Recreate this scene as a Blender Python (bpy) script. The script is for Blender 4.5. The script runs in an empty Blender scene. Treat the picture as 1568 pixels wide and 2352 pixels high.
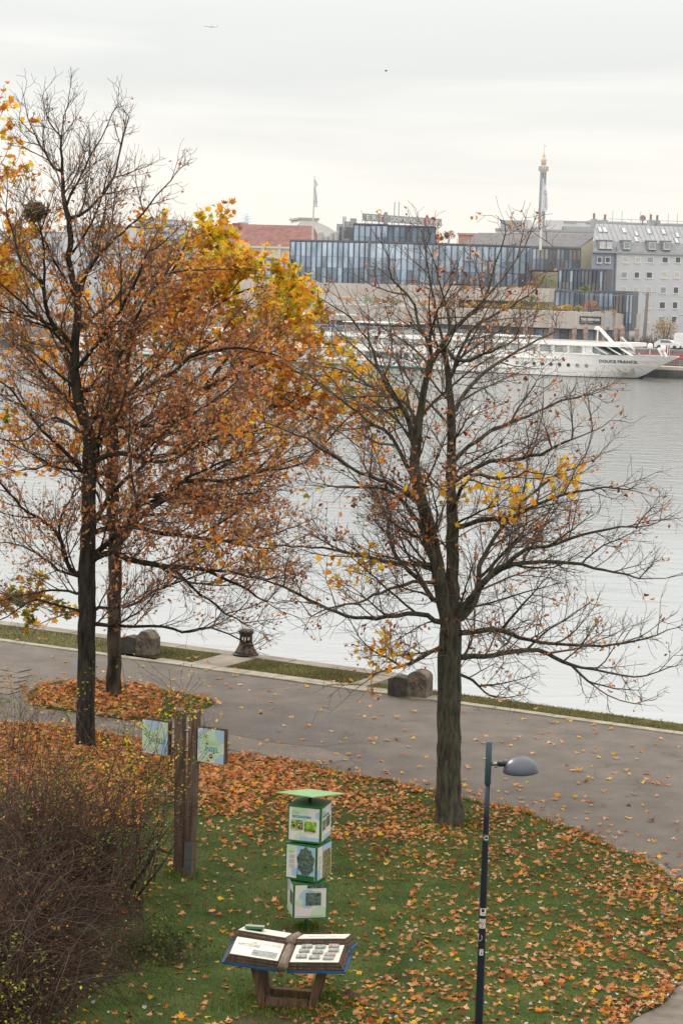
import bpy, math, random
import numpy as np
from mathutils import Vector, Matrix
rnd = random.Random(7)
rs = np.random.RandomState(11)
sc = bpy.context.scene
col = sc.collection
R_ = math.radians

# ------------------------------------------------------------------ camera
F = 4656.0; H = 10.5; ROLL = 0.0285; HZN = 668.0
PITCH = math.atan((1176 - HZN) / F)
fw = np.array([0, math.cos(PITCH), -math.sin(PITCH)])
up = np.array([0, math.sin(PITCH), math.cos(PITCH)])
rt = np.array([1.0, 0, 0])
CR = rt * math.cos(ROLL) + up * math.sin(ROLL)
CU = up * math.cos(ROLL) - rt * math.sin(ROLL)
cd = bpy.data.cameras.new('camera'); cam = bpy.data.objects.new('camera', cd); col.objects.link(cam)
cd.sensor_fit = 'VERTICAL'; cd.sensor_height = 36; cd.sensor_width = 24; cd.lens = F / 2352 * 36
cd.clip_start = 0.5; cd.clip_end = 30000
cam.matrix_world = Matrix(((CR[0], CU[0], -fw[0], 0), (CR[1], CU[1], -fw[1], 0), (CR[2], CU[2], -fw[2], H), (0, 0, 0, 1)))
sc.camera = cam

# survey helpers: turn sight lines measured on the photograph into real positions
AL = R_(29.3); SA, CA = math.sin(AL), math.cos(AL)          # the river axis, turned from the world axes
def ray(x, y): return fw + CR * ((x - 784) / F) - CU * ((y - 1176) / F)
def at_z(x, y, z=0.0):
    d = ray(x, y); t = (z - H) / d[2]; return np.array([d[0] * t, d[1] * t, z])
def at_y(x, y, Y):
    d = ray(x, y); t = Y / d[1]; return np.array([d[0] * t, Y, H + d[2] * t])
def at_v(x, y, v):
    d = ray(x, y); t = v / (d[0] * SA + d[1] * CA); return np.array([d[0] * t, d[1] * t, H + d[2] * t])
def xy(u, v): return (u * CA + v * SA, -u * SA + v * CA)
def uvz(u, v, z): a = xy(u, v); return (a[0], a[1], z)
def to_uv(p): return (p[0] * CA - p[1] * SA, p[0] * SA + p[1] * CA)
def proj(P):
    P = np.asarray(P, float) - np.array([0, 0, H]); dz = P @ fw
    return 784 + F * (P @ CR) / dz, 1176 - F * (P @ CU) / dz

# ------------------------------------------------------------------ objects
WL = {}
def tag(o, label=None, cat=None, group=None, kind=None):
    if label: o['label'] = label
    if cat: o['category'] = cat
    if group: o['group'] = group
    if kind: o['kind'] = kind
    return o
def thing(name, loc, label, cat, group=None, rz=0.0):
    o = bpy.data.objects.new(name, None); o.empty_display_size = 0.2
    col.objects.link(o); o.location = tuple(float(q) for q in loc); o.rotation_euler = (0, 0, rz)
    WL[o] = np.array([float(q) for q in loc])
    return tag(o, label, cat, group)
def link(name, me, parent=None, origin=None):
    o = bpy.data.objects.new(name, me); col.objects.link(o)
    if parent is not None:
        o.parent = parent; WL[o] = WL[parent]
    else:
        WL[o] = np.zeros(3) if origin is None else np.asarray(origin, float)
        o.location = tuple(WL[o])
    return o
class MB:
    def __init__(s): s.v = []; s.f = []; s.m = []; s.c = []
    def add(s, vs, fs, m=0, c=(1, 1, 1)):
        n = len(s.v); s.v += [tuple(float(q) for q in p) for p in vs]; s.c += [c] * len(vs)
        for f in fs: s.f.append(tuple(i + n for i in f)); s.m.append(m)
        return s
    def box(s, a, b, m=0, M=None, c=(1, 1, 1)):
        x0, y0, z0 = a; x1, y1, z1 = b
        vs = [(x0, y0, z0), (x1, y0, z0), (x1, y1, z0), (x0, y1, z0), (x0, y0, z1), (x1, y0, z1), (x1, y1, z1), (x0, y1, z1)]
        if M is not None: vs = [tuple(M @ Vector(p)) for p in vs]
        return s.add(vs, [(0, 3, 2, 1), (4, 5, 6, 7), (0, 1, 5, 4), (1, 2, 6, 5), (2, 3, 7, 6), (3, 0, 4, 7)], m, c)
    def hexa(s, vs, m=0):
        return s.add(vs, [(0, 3, 2, 1), (4, 5, 6, 7), (0, 1, 5, 4), (1, 2, 6, 5), (2, 3, 7, 6), (3, 0, 4, 7)], m)
    def prism(s, poly, z0, z1, m=0, M=None):
        n = len(poly); vs = [(p[0], p[1], z0) for p in poly] + [(p[0], p[1], z1) for p in poly]
        if M is not None: vs = [tuple(M @ Vector(p)) for p in vs]
        return s.add(vs, [tuple(range(n))[::-1], tuple(range(n, 2 * n))] + [(i, (i + 1) % n, n + (i + 1) % n, n + i) for i in range(n)], m)
    def poly(s, pts, m=0): return s.add(pts, [tuple(range(len(pts)))], m)
    def tube(s, pts, rad, k=8, m=0, cap=True, c=(1, 1, 1)):
        P = [np.asarray(p, float) for p in pts]; n = len(P)
        if not hasattr(rad, '__len__'): rad = [rad] * n
        ax = P[-1] - P[0]; ax = ax / (np.linalg.norm(ax) + 1e-9)
        ref = np.array([1.0, 0, 0]) if abs(ax[2]) > .7 else np.array([0, 0, 1.0])
        vs = []
        for i in range(n):
            t = P[min(i + 1, n - 1)] - P[max(i - 1, 0)]; t = t / (np.linalg.norm(t) + 1e-9)
            a = np.cross(ref, t); a = a / (np.linalg.norm(a) + 1e-9); b = np.cross(t, a)
            for j in range(k):
                q = 2 * math.pi * j / k; vs.append(P[i] + rad[i] * (a * math.cos(q) + b * math.sin(q)))
        fs = [(i * k + j, i * k + (j + 1) % k, (i + 1) * k + (j + 1) % k, (i + 1) * k + j) for i in range(n - 1) for j in range(k)]
        if cap: fs += [tuple(range(k))[::-1], tuple(range((n - 1) * k, n * k))]
        return s.add(vs, fs, m, c)
    def lathe(s, prof, k=16, at=(0, 0, 0), m=0, M=None):
        vs = []; n = len(prof)
        for r, z in prof:
            for j in range(k):
                q = 2 * math.pi * j / k; p = (r * math.cos(q), r * math.sin(q), z)
                if M is not None: p = M @ Vector(p)
                vs.append((p[0] + at[0], p[1] + at[1], p[2] + at[2]))
        fs = [(i * k + j, i * k + (j + 1) % k, (i + 1) * k + (j + 1) % k, (i + 1) * k + j) for i in range(n - 1) for j in range(k)]
        fs += [tuple(range(k))[::-1], tuple(range((n - 1) * k, n * k))]
        return s.add(vs, fs, m)
    def map(s, fn): s.v = [tuple(fn(p)) for p in s.v]; return s
    def build(s, name, mats, parent=None, smooth=False, local=False, origin=None, kind=None):
        if not isinstance(mats, (list, tuple)): mats = [mats]
        me = bpy.data.meshes.new(name)
        off = np.zeros(3)
        if not local:
            off = WL[parent] if parent is not None else (np.zeros(3) if origin is None else np.asarray(origin, float))
        vs = [(p[0] - off[0], p[1] - off[1], p[2] - off[2]) for p in s.v]
        me.from_pydata(vs, [], s.f)
        for q in mats: me.materials.append(q)
        me.polygons.foreach_set('material_index', s.m)
        at = me.color_attributes.new('Col', 'FLOAT_COLOR', 'POINT')
        at.data.foreach_set('color', np.array([(c[0], c[1], c[2], 1) for c in s.c], np.float32).ravel())
        if smooth: me.polygons.foreach_set('use_smooth', [True] * len(s.f))
        me.update()
        o = link(name, me, parent, origin)
        if kind: o['kind'] = kind
        return o
def fast_mesh(name, V, FA, C=None, mats=(), smooth=False, parent=None, origin=None, midx=None):
    """V (n,3) world points, FA (m,k) equal-sized faces"""
    me = bpy.data.meshes.new(name)
    off = WL[parent] if parent is not None else (np.zeros(3) if origin is None else np.asarray(origin, float))
    V = (np.asarray(V) - off).astype(np.float32); FA = np.asarray(FA, np.int32); k = FA.shape[1]
    me.vertices.add(len(V)); me.vertices.foreach_set('co', V.ravel())
    me.loops.add(FA.size); me.loops.foreach_set('vertex_index', FA.ravel())
    me.polygons.add(len(FA)); me.polygons.foreach_set('loop_start', np.arange(0, FA.size, k, dtype=np.int32))
    if smooth: me.polygons.foreach_set('use_smooth', np.ones(len(FA), bool))
    if midx is not None: me.polygons.foreach_set('material_index', np.asarray(midx, np.int32))
    for q in mats: me.materials.append(q)
    if C is not None:
        at = me.color_attributes.new('Col', 'FLOAT_COLOR', 'POINT')
        at.data.foreach_set('color', np.hstack([C, np.ones((len(C), 1))]).astype(np.float32).ravel())
    me.update(calc_edges=True); me.validate()
    return link(name, me, parent, origin)
def text_geo(s, size, shear=0.0, bold=0.0):
    cu = bpy.data.curves.new('lettering', 'FONT'); cu.body = s; cu.size = size; cu.shear = shear; cu.offset = bold; cu.resolution_u = 2
    o = bpy.data.objects.new('lettering', cu); col.objects.link(o); bpy.context.view_layer.update()
    me = bpy.data.meshes.new_from_object(o)
    vs = [tuple(v.co) for v in me.vertices]; fs = [tuple(p.vertices) for p in me.polygons]
    bpy.data.objects.remove(o); bpy.data.curves.remove(cu); bpy.data.meshes.remove(me)
    w = max(v[0] for v in vs); return vs, fs, w
def text(mb, s, size, fn, m=0, shear=0.0, bold=0.0, width=None):
    """fn(x, y) -> 3D point for each letter vertex"""
    vs, fs, w = text_geo(s, size, shear, bold)
    k = 1 if width is None else width / w
    mb.add([fn(v[0] * k, v[1]) for v in vs], fs, m)
def disc(mb, cx, cy, rx, ry, fn, m=0, n=18):
    mb.poly([fn(cx + rx * math.cos(2 * math.pi * i / n), cy + ry * math.sin(2 * math.pi * i / n)) for i in range(n)], m)
def clip_disc(mb, cx, cy, r, x0, y0, x1, y1, fn, m=0, n=28):
    pts = [(min(max(cx + r * math.cos(2 * math.pi * i / n), x0), x1), min(max(cy + r * math.sin(2 * math.pi * i / n), y0), y1)) for i in range(n)]
    o = []
    for p in pts:
        if not o or abs(p[0] - o[-1][0]) + abs(p[1] - o[-1][1]) > 1e-5: o.append(p)
    mb.poly([fn(*p) for p in o], m)
def rect(mb, x0, y0, x1, y1, fn, m=0): mb.poly([fn(x0, y0), fn(x1, y0), fn(x1, y1), fn(x0, y1)], m)

# ------------------------------------------------------------------ materials
def newmat(name):
    m = bpy.data.materials.new(name); m.use_nodes = True; nt = m.node_tree; nt.nodes.clear()
    out = nt.nodes.new('ShaderNodeOutputMaterial'); return m, nt, out
def N(nt, t, **kw):
    n = nt.nodes.new(t)
    for k, v in kw.items(): setattr(n, k, v)
    return n
def mat(name, c, rough=.7, var=.18, scale=5.0, bump=0.0, bscale=None, metal=0.0, spec=.3, c2=None, stretch=(1, 1, 1), emit=0.0, coat=0.0, detail=5, contrast=.2):
    m, nt, out = newmat(name); L = nt.links.new
    b = N(nt, 'ShaderNodeBsdfPrincipled'); L(b.outputs[0], out.inputs[0])
    tc = N(nt, 'ShaderNodeTexCoord'); mp = N(nt, 'ShaderNodeMapping'); mp.inputs['Scale'].default_value = stretch
    L(tc.outputs['Object'], mp.inputs[0])
    no = N(nt, 'ShaderNodeTexNoise'); no.inputs['Scale'].default_value = scale; no.inputs['Detail'].default_value = detail; L(mp.outputs[0], no.inputs[0])
    cr = N(nt, 'ShaderNodeValToRGB'); L(no.outputs[0], cr.inputs[0])
    a = tuple(q * (1 - var) for q in c); z = tuple(min(1, q * (1 + var)) for q in c) if c2 is None else c2
    cr.color_ramp.elements[0].position = .5 - contrast; cr.color_ramp.elements[1].position = .5 + contrast
    cr.color_ramp.elements[0].color = (*a, 1); cr.color_ramp.elements[1].color = (*z, 1)
    L(cr.outputs[0], b.inputs['Base Color'])
    b.inputs['Roughness'].default_value = rough; b.inputs['Metallic'].default_value = metal; b.inputs['Specular IOR Level'].default_value = spec
    if coat: b.inputs['Coat Weight'].default_value = coat
    if emit:
        L(cr.outputs[0], b.inputs['Emission Color']); b.inputs['Emission Strength'].default_value = emit
    if bump:
        n2 = N(nt, 'ShaderNodeTexNoise'); n2.inputs['Scale'].default_value = bscale or scale * 3; n2.inputs['Detail'].default_value = 6; L(mp.outputs[0], n2.inputs[0])
        bp = N(nt, 'ShaderNodeBump'); bp.inputs['Strength'].default_value = bump; bp.inputs['Distance'].default_value = .05; L(n2.outputs[0], bp.inputs['Height']); L(bp.outputs[0], b.inputs['Normal'])
    return m
def leafmat(name, transl=.35, rough=.6, spec=.25):
    m, nt, out = newmat(name); L = nt.links.new
    at = N(nt, 'ShaderNodeAttribute', attribute_name='Col')
    b = N(nt, 'ShaderNodeBsdfPrincipled'); b.inputs['Roughness'].default_value = rough; b.inputs['Specular IOR Level'].default_value = spec
    t = N(nt, 'ShaderNodeBsdfTranslucent'); mx = N(nt, 'ShaderNodeMixShader'); mx.inputs[0].default_value = transl
    tc = N(nt, 'ShaderNodeTexCoord'); no = N(nt, 'ShaderNodeTexNoise'); no.inputs['Scale'].default_value = 30; L(tc.outputs['Object'], no.inputs[0])
    mr = N(nt, 'ShaderNodeMapRange'); mr.inputs[3].default_value = .7; mr.inputs[4].default_value = 1.3; L(no.outputs[0], mr.inputs[0])
    mu = N(nt, 'ShaderNodeVectorMath', operation='SCALE'); L(at.outputs['Color'], mu.inputs[0]); L(mr.outputs[0], mu.inputs['Scale'])
    L(mu.outputs[0], b.inputs['Base Color']); L(mu.outputs[0], t.inputs[0])
    L(b.outputs[0], mx.inputs[1]); L(t.outputs[0], mx.inputs[2]); L(mx.outputs[0], out.inputs[0]); return m
def haze(c, k): return tuple(c[i] * (1 - k) + (.60, .64, .68)[i] * k for i in range(3))  # paints distance haze into a base colour

# ------------------------------------------------------------------ world and sun
wd = bpy.data.worlds.new('World'); sc.world = wd; wd.use_nodes = True
nt = wd.node_tree; nt.nodes.clear(); L = nt.links.new
out = N(nt, 'ShaderNodeOutputWorld')
sky = N(nt, 'ShaderNodeTexSky', sky_type='NISHITA'); sky.sun_disc = False
SEL, SAZ = R_(34), R_(-38)                                   # sun ahead of the camera and to the left, behind cloud
sky.sun_elevation = SEL; sky.sun_rotation = SAZ
b1 = N(nt, 'ShaderNodeBackground'); b1.inputs[1].default_value = .08; L(sky.outputs[0], b1.inputs[0])
tc = N(nt, 'ShaderNodeTexCoord'); sx = N(nt, 'ShaderNodeSeparateXYZ'); L(tc.outputs['Generated'], sx.inputs[0])
mp = N(nt, 'ShaderNodeMapping'); mp.inputs['Scale'].default_value = (4.5, 4.5, 42); L(tc.outputs['Generated'], mp.inputs[0])
n1 = N(nt, 'ShaderNodeTexNoise'); n1.inputs['Scale'].default_value = 1.0; n1.inputs['Detail'].default_value = 6; n1.inputs['Roughness'].default_value = .5; n1.inputs['Distortion'].default_value = .35; L(mp.outputs[0], n1.inputs[0])
ma = N(nt, 'ShaderNodeMath', operation='MULTIPLY_ADD'); L(n1.outputs[0], ma.inputs[0]); ma.inputs[1].default_value = .11; L(sx.outputs['Z'], ma.inputs[2])
cr = N(nt, 'ShaderNodeValToRGB'); L(ma.outputs[0], cr.inputs[0])
els = [(0.0, (1.03, .985, .89)), (.08, (1.05, 1.01, .925)), (.115, (1.0, .97, .90)), (.145, (.885, .875, .835)), (.175, (.765, .775, .755)), (.22, (.81, .81, .785)), (.5, (.98, .93, .86)), (1.0, (.96, .91, .84))]
ce = cr.color_ramp.elements
ce[0].position, ce[0].color = els[0][0], (*els[0][1], 1); ce[1].position, ce[1].color = els[-1][0], (*els[-1][1], 1)
for p, c in els[1:-1]:
    e = ce.new(p); e.color = (*c, 1)
b2 = N(nt, 'ShaderNodeBackground'); L(cr.outputs[0], b2.inputs[0])
zs_ = N(nt, 'ShaderNodeMath', operation='MULTIPLY_ADD'); L(sx.outputs['Z'], zs_.inputs[0]); zs_.inputs[1].default_value = 1.75; zs_.inputs[2].default_value = .955; zc = N(nt, 'ShaderNodeMath', operation='MAXIMUM'); L(zs_.outputs[0], zc.inputs[0]); zc.inputs[1].default_value = .5; L(zc.outputs[0], b2.inputs[1])   # an overcast sky is brighter overhead
ad = N(nt, 'ShaderNodeMixShader'); ad.inputs[0].default_value = .93; L(b1.outputs[0], ad.inputs[1]); L(b2.outputs[0], ad.inputs[2]); L(ad.outputs[0], out.inputs[0])
sd = bpy.data.lights.new('sun', 'SUN'); sd.energy = 1.3; sd.angle = R_(14); sd.color = (1, .92, .80)
so = bpy.data.objects.new('sun', sd); col.objects.link(so)
sdir = Vector((math.sin(SAZ) * math.cos(SEL), math.cos(SAZ) * math.cos(SEL), math.sin(SEL)))
so.rotation_euler = (-sdir).to_track_quat('-Z', 'Y').to_euler(); so.location = (-40, 20, 60)
sc.view_settings.view_transform = 'Standard'; sc.view_settings.look = 'None'; sc.view_settings.exposure = 0
sc.render.engine = 'CYCLES'; sc.cycles.max_bounces = 6; sc.cycles.transparent_max_bounces = 4
# ------------------------------------------------------------------ the setting
VE = 46.3                       # inner edge of the kerb (river frame)
UN = -25.4                      # where the stone quay ends at a notch
def kerb_pts(): pass
M_asph = mat('asphalt', (.133, .117, .104), .85, .22, 1.1, .35, 60, c2=(.160, .142, .127))
nt = M_asph.node_tree; L = nt.links.new          # fine aggregate over the large stains, and a few hairline cracks
b = [n for n in nt.nodes if n.type == 'BSDF_PRINCIPLED'][0]; src = b.inputs['Base Color'].links[0].from_socket
tc = [n for n in nt.nodes if n.type == 'TEX_COORD'][0]
ng = N(nt, 'ShaderNodeTexNoise'); ng.inputs['Scale'].default_value = 45; ng.inputs['Detail'].default_value = 3; L(tc.outputs['Object'], ng.inputs[0])
mr = N(nt, 'ShaderNodeMapRange'); mr.inputs[1].default_value = .3; mr.inputs[2].default_value = .7; mr.inputs[3].default_value = .5; mr.inputs[4].default_value = 1.5; L(ng.outputs[0], mr.inputs[0])
vo = N(nt, 'ShaderNodeTexVoronoi', feature='DISTANCE_TO_EDGE'); vo.inputs['Scale'].default_value = .16
nw = N(nt, 'ShaderNodeTexNoise'); nw.inputs['Scale'].default_value = .8; nw.inputs['Detail'].default_value = 6; L(tc.outputs['Object'], nw.inputs[0])
mxv = N(nt, 'ShaderNodeVectorMath', operation='MULTIPLY_ADD'); mxv.inputs[1].default_value = (2.2, 2.2, 2.2); L(nw.outputs['Color'], mxv.inputs[0]); L(tc.outputs['Object'], mxv.inputs[2]); L(mxv.outputs[0], vo.inputs['Vector'])
mc = N(nt, 'ShaderNodeMapRange'); mc.inputs[1].default_value = 0; mc.inputs[2].default_value = .006; mc.inputs[3].default_value = .7; mc.inputs[4].default_value = 1; L(vo.outputs['Distance'], mc.inputs[0])
m1 = N(nt, 'ShaderNodeMath', operation='MULTIPLY'); L(mr.outputs[0], m1.inputs[0]); L(mc.outputs[0], m1.inputs[1])
vs_ = N(nt, 'ShaderNodeVectorMath', operation='SCALE'); L(src, vs_.inputs[0]); L(m1.outputs[0], vs_.inputs['Scale']); L(vs_.outputs[0], b.inputs['Base Color'])
M_asph_d = M_asph.copy(); M_asph_d.name = 'dark_asphalt'
for n in M_asph_d.node_tree.nodes:
    if n.type == 'VALTORGB':
        n.color_ramp.elements[0].color = (.100, .091, .085, 1); n.color_ramp.elements[1].color = (.132, .120, .112, 1)
M_asph_l = M_asph.copy(); M_asph_l.name = 'pale_asphalt'
for n in M_asph_l.node_tree.nodes:
    if n.type == 'VALTORGB':
        n.color_ramp.elements[0].color = (.150, .130, .112, 1); n.color_ramp.elements[1].color = (.190, .165, .142, 1)
M_soil = mat('soil', (.045, .034, .024), .95, .4, 3, .6, 25, c2=(.075, .06, .04))
M_turf = mat('turf', (.026, .060, .008), .95, .35, 1.4, .5, 40, c2=(.066, .086, .020), detail=8)
M_verge = mat('verge_turf', (.085, .085, .028), .95, .35, 2.2, .5, 40, c2=(.15, .135, .055))
M_slab = mat('stone_slab', (.25, .225, .18), .85, .2, 2.5, .3, 30, c2=(.38, .35, .285))
M_cope = mat('coping_stone', (.20, .18, .145), .85, .25, 1.5, .3, 30, c2=(.29, .26, .215))
M_quay = mat('quay_stone', (.035, .034, .032), .9, .3, 1.2, .4, 8)
M_cob = mat('cobble_stone', (.15, .14, .13), .85, .5, 9, .9, 9, c2=(.26, .25, .23))
M_pave = mat('paver', (.14, .122, .104), .85, .25, 2.5, .3, 30, c2=(.20, .175, .15))

def sheet(name, pts, z, m, kind='structure'):
    mb = MB(); mb.poly([(p[0], p[1], z) for p in pts]); o = mb.build(name, m)
    tag(o, kind=kind); return o
def uvrect(u0, u1, v0, v1): return [xy(u0, v0), xy(u1, v0), xy(u1, v1), xy(u0, v1)]

# near island: one ground sheet, the promenade over it
sheet('ground', uvrect(-400, 400, -300, VE + .2), -.03, M_soil)
sheet('path', uvrect(-160, 160, 5, VE), 0, M_asph)
PX = lambda lst, z=0: [at_z(x, y, z)[:2] for x, y in lst]
def smooth_line(P, n=6):
    P = [np.asarray(p, float) for p in P]; o = []
    for i in range(len(P) - 1):
        p0, p1, p2, p3 = P[max(i - 1, 0)], P[i], P[i + 1], P[min(i + 2, len(P) - 1)]
        for k in range(n):
            t = k / n; o.append(.5 * (2 * p1 + (p2 - p0) * t + (2 * p0 - 5 * p1 + 4 * p2 - p3) * t * t + (3 * p1 - p0 - 3 * p2 + p3) * t ** 3))
    o.append(P[-1]); return o
edge_px = [(1410, 2400), (1456, 2340), (1523, 2306), (1568, 2245), (1625, 2180), (1625, 2090), (1568, 2046), (1497, 1985), (1429, 1962), (1353, 1921), (1286, 1900), (1202, 1868),
           (1119, 1849), (1001, 1823), (912, 1802), (862, 1794), (780, 1777), (707, 1760), (632, 1746), (526, 1735), (400, 1712), (174, 1675), (97, 1666), (-40, 1660), (-200, 1655)]
EDGE = smooth_line(PX(edge_px), 5)
LAWN = [tuple(p) for p in EDGE] + [tuple(at_z(-200, 1655)[:2] + np.array([-30, 0])), (-40, 10), (30, 10)]
isl_px = [(64, 1598), (85, 1580), (115, 1571), (177, 1561), (231, 1564), (282, 1570), (359, 1581), (430, 1596), (488, 1607), (490, 1618), (470, 1630), (420, 1645), (359, 1657), (260, 1650), (177, 1636), (102, 1627), (66, 1615)]
ISL = PX(isl_px)
sheet('lawn', LAWN, .022, M_turf); sheet('lawn_island', ISL, .018, M_turf)
sheet('dark_patch', PX([(430, 1664), (440, 1640), (500, 1612), (640, 1618), (780, 1640), (860, 1672), (830, 1706), (730, 1716), (632, 1706), (526, 1686)]), .004, M_asph_d)
sheet('pale_strip', PX([(526, 1687), (632, 1708), (730, 1717), (811, 1741), (747, 1757), (700, 1752), (632, 1739), (526, 1722)]), .008, M_asph_l)
sheet('paving', PX([(1400, 2410), (1456, 2341), (1523, 2307), (1568, 2246), (1640, 2190), (1800, 2230), (1800, 2420)]), .006, M_pave)
# cobbled edging along the lawn
mb = MB()
for i in range(16, len(EDGE) - 1):
    a, b_ = EDGE[i], EDGE[i + 1]; d = b_ - a; n = np.array([d[1], -d[0]]) / (np.linalg.norm(d) + 1e-9)
    w = .16
    mb.add([(a[0], a[1], .014), (b_[0], b_[1], .014), (b_[0] + n[0] * w, b_[1] + n[1] * w, .011), (a[0] + n[0] * w, a[1] + n[1] * w, .011)], [(0, 1, 2, 3)])
tag(mb.build('edging', M_cob), kind='structure')
# old concrete pavers by the left tree
mb = MB()
for i in range(-9, 7):
    for j in range(6):
        u0 = -36.6 + i * .82 + .3 * (j % 2); v0 = 39.7 + j * .62
        if u0 + .78 > -33.6 + (43.4 - v0) * .5: continue
        q = rnd.uniform(-.006, .006)
        for u1, v1 in [(u0, v0)]:
            c = [uvz(u1, v1, .006), uvz(u1 + .78, v1, .006), uvz(u1 + .78, v1 + .58, .006), uvz(u1, v1 + .58, .006)]
            mb.hexa(c + [(p[0], p[1], .024 + q) for p in c])
tag(mb.build('pavers', M_pave), kind='structure')
# kerb, slabs, grass strip, coping, quay wall
def bar(mb, u0, u1, v0, v1, z0, z1, m=0): mb.hexa([uvz(u0, v0, z0), uvz(u1, v0, z0), uvz(u1, v1, z0), uvz(u0, v1, z0), uvz(u0, v0, z1), uvz(u1, v0, z1), uvz(u1, v1, z1), uvz(u0, v1, z1)], m)
mb = MB(); u = -120.0
while u < 60:
    l = 1.0 if -33.4 < u < -23.5 else 1.6
    w = .55 if -33.4 < u < -23.5 else .28
    bar(mb, u + .012, u + l - .012, VE, VE + w, -.2, .035 + rnd.uniform(-.006, .006)); u += l
tag(mb.build('kerb', M_slab), kind='structure')
mb = MB(); u = -120.0
while u < UN - .01:
    l = min(1.9, UN - u)
    bar(mb, u + .01, u + l - .01, VE + 2.15, VE + 2.7, -.35, .05 + rnd.uniform(-.008, .008)); u += l
bar(mb, -30.95, -29.85, VE + .56, VE + 2.14, -.3, .04)       # slabs round the bollard
bar(mb, -25.9, UN, VE + .56, VE + 2.14, -.3, .038)
tag(mb.build('quay_coping', M_cope), kind='structure')
mb = MB(); bar(mb, -400, UN, VE + 1.9, VE + 2.8, -4, -.34); bar(mb, -400, UN - .02, VE + .3, VE + 1.9, -4, -.1); bar(mb, UN - .01, 400, VE - .5, VE + .95, -4, -.22)
tag(mb.build('quay_wall', M_quay), kind='structure')
STRIPS = [uvrect(-120, -33.4, VE + .28, VE + 2.15), uvrect(-33.4, -30.95, VE + .55, VE + 2.15), uvrect(-29.85, -25.9, VE + .55, VE + 2.15)]
for q in STRIPS: sheet('grass_strip', q, .012, M_verge)
mb = MB()
for i in range(40):
    u0, u1 = UN + i * 2.2, UN + (i + 1) * 2.2
    mb.add([uvz(u0, VE + .32, .015), uvz(u1, VE + .32, .015), uvz(u1, VE + 1.15, .03), uvz(u0, VE + 1.15, .03), uvz(u1, VE + 1.6, -.45), uvz(u0, VE + 1.6, -.45)], [(0, 1, 2, 3), (3, 2, 4, 5)])
tag(mb.build('grass_verge', M_verge), kind='structure')
sheet('mud_patch', PX([(520, 2345), (600, 2332), (740, 2335), (800, 2350), (780, 2400), (540, 2400)]), .027, M_soil)

sheet('bare_patch', PX([(640, 2150), (690, 2122), (740, 2128), (775, 2150), (740, 2172), (680, 2168)]), .026, mat('bare_earth', (.055, .058, .018), .95, .4, 5, .6, 30, c2=(.085, .066, .04)))

# water
m, nt, out = newmat('river_water'); L = nt.links.new
tc = N(nt, 'ShaderNodeTexCoord'); mp = N(nt, 'ShaderNodeMapping'); mp.inputs['Rotation'].default_value = (0, 0, AL); mp.inputs['Scale'].default_value = (.42, 1, 1); L(tc.outputs['Object'], mp.inputs[0])
na = N(nt, 'ShaderNodeTexNoise'); na.inputs['Scale'].default_value = .75; na.inputs['Detail'].default_value = 7; na.inputs['Roughness'].default_value = .6; na.inputs['Distortion'].default_value = .6; L(mp.outputs[0], na.inputs[0])
mp2 = N(nt, 'ShaderNodeMapping'); mp2.inputs['Rotation'].default_value = (0, 0, AL); mp2.inputs['Scale'].default_value = (.010, .022, 1); L(tc.outputs['Object'], mp2.inputs[0])
nb = N(nt, 'ShaderNodeTexNoise'); nb.inputs['Scale'].default_value = 1; nb.inputs['Detail'].default_value = 4; L(mp2.outputs[0], nb.inputs[0])
sep = N(nt, 'ShaderNodeSeparateXYZ'); mpr = N(nt, 'ShaderNodeMapping'); mpr.inputs['Rotation'].default_value = (0, 0, AL); L(tc.outputs['Object'], mpr.inputs[0]); L(mpr.outputs[0], sep.inputs[0])
ruf = N(nt, 'ShaderNodeMapRange'); ruf.inputs[1].default_value = 95; ruf.inputs[2].default_value = 215; L(sep.outputs['Y'], ruf.inputs[0])   # ruffled by the wind far out, calm by the near bank
rn = N(nt, 'ShaderNodeMath', operation='MULTIPLY_ADD'); L(nb.outputs[0], rn.inputs[0]); rn.inputs[1].default_value = 1.1; rn.inputs[2].default_value = -.52
rr = N(nt, 'ShaderNodeMath', operation='ADD', use_clamp=True); L(ruf.outputs[0], rr.inputs[0]); L(rn.outputs[0], rr.inputs[1])
bs = N(nt, 'ShaderNodeMapRange'); bs.inputs[3].default_value = .055; bs.inputs[4].default_value = .75; L(rr.outputs[0], bs.inputs[0])
bp = N(nt, 'ShaderNodeBump'); bp.inputs['Distance'].default_value = .3; L(bs.outputs[0], bp.inputs['Strength']); L(na.outputs[0], bp.inputs['Height'])
gl = N(nt, 'ShaderNodeBsdfGlossy'); gl.inputs['Roughness'].default_value = .1; gl.inputs['Color'].default_value = (.93, .94, .94, 1); L(bp.outputs[0], gl.inputs['Normal'])
df = N(nt, 'ShaderNodeBsdfDiffuse'); df.inputs[0].default_value = (.13, .135, .13, 1); L(bp.outputs[0], df.inputs['Normal'])
fr = N(nt, 'ShaderNodeMapRange'); fr.inputs[3].default_value = .93; fr.inputs[4].default_value = .62; L(rr.outputs[0], fr.inputs[0])  # ruffled water's duller sky reflection painted in by a smaller mirror share
lw = N(nt, 'ShaderNodeLayerWeight'); lw.inputs[0].default_value = .5; L(bp.outputs[0], lw.inputs['Normal'])
fm = N(nt, 'ShaderNodeMath', operation='MULTIPLY'); L(fr.outputs[0], fm.inputs[0]); pw = N(nt, 'ShaderNodeMath', operation='POWER'); L(lw.outputs['Facing'], pw.inputs[0]); pw.inputs[1].default_value = .6; L(pw.outputs[0], fm.inputs[1])
mx = N(nt, 'ShaderNodeMixShader'); L(fm.outputs[0], mx.inputs[0]); L(df.outputs[0], mx.inputs[1]); L(gl.outputs[0], mx.inputs[2]); L(mx.outputs[0], out.inputs[0])
M_water = m
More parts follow.
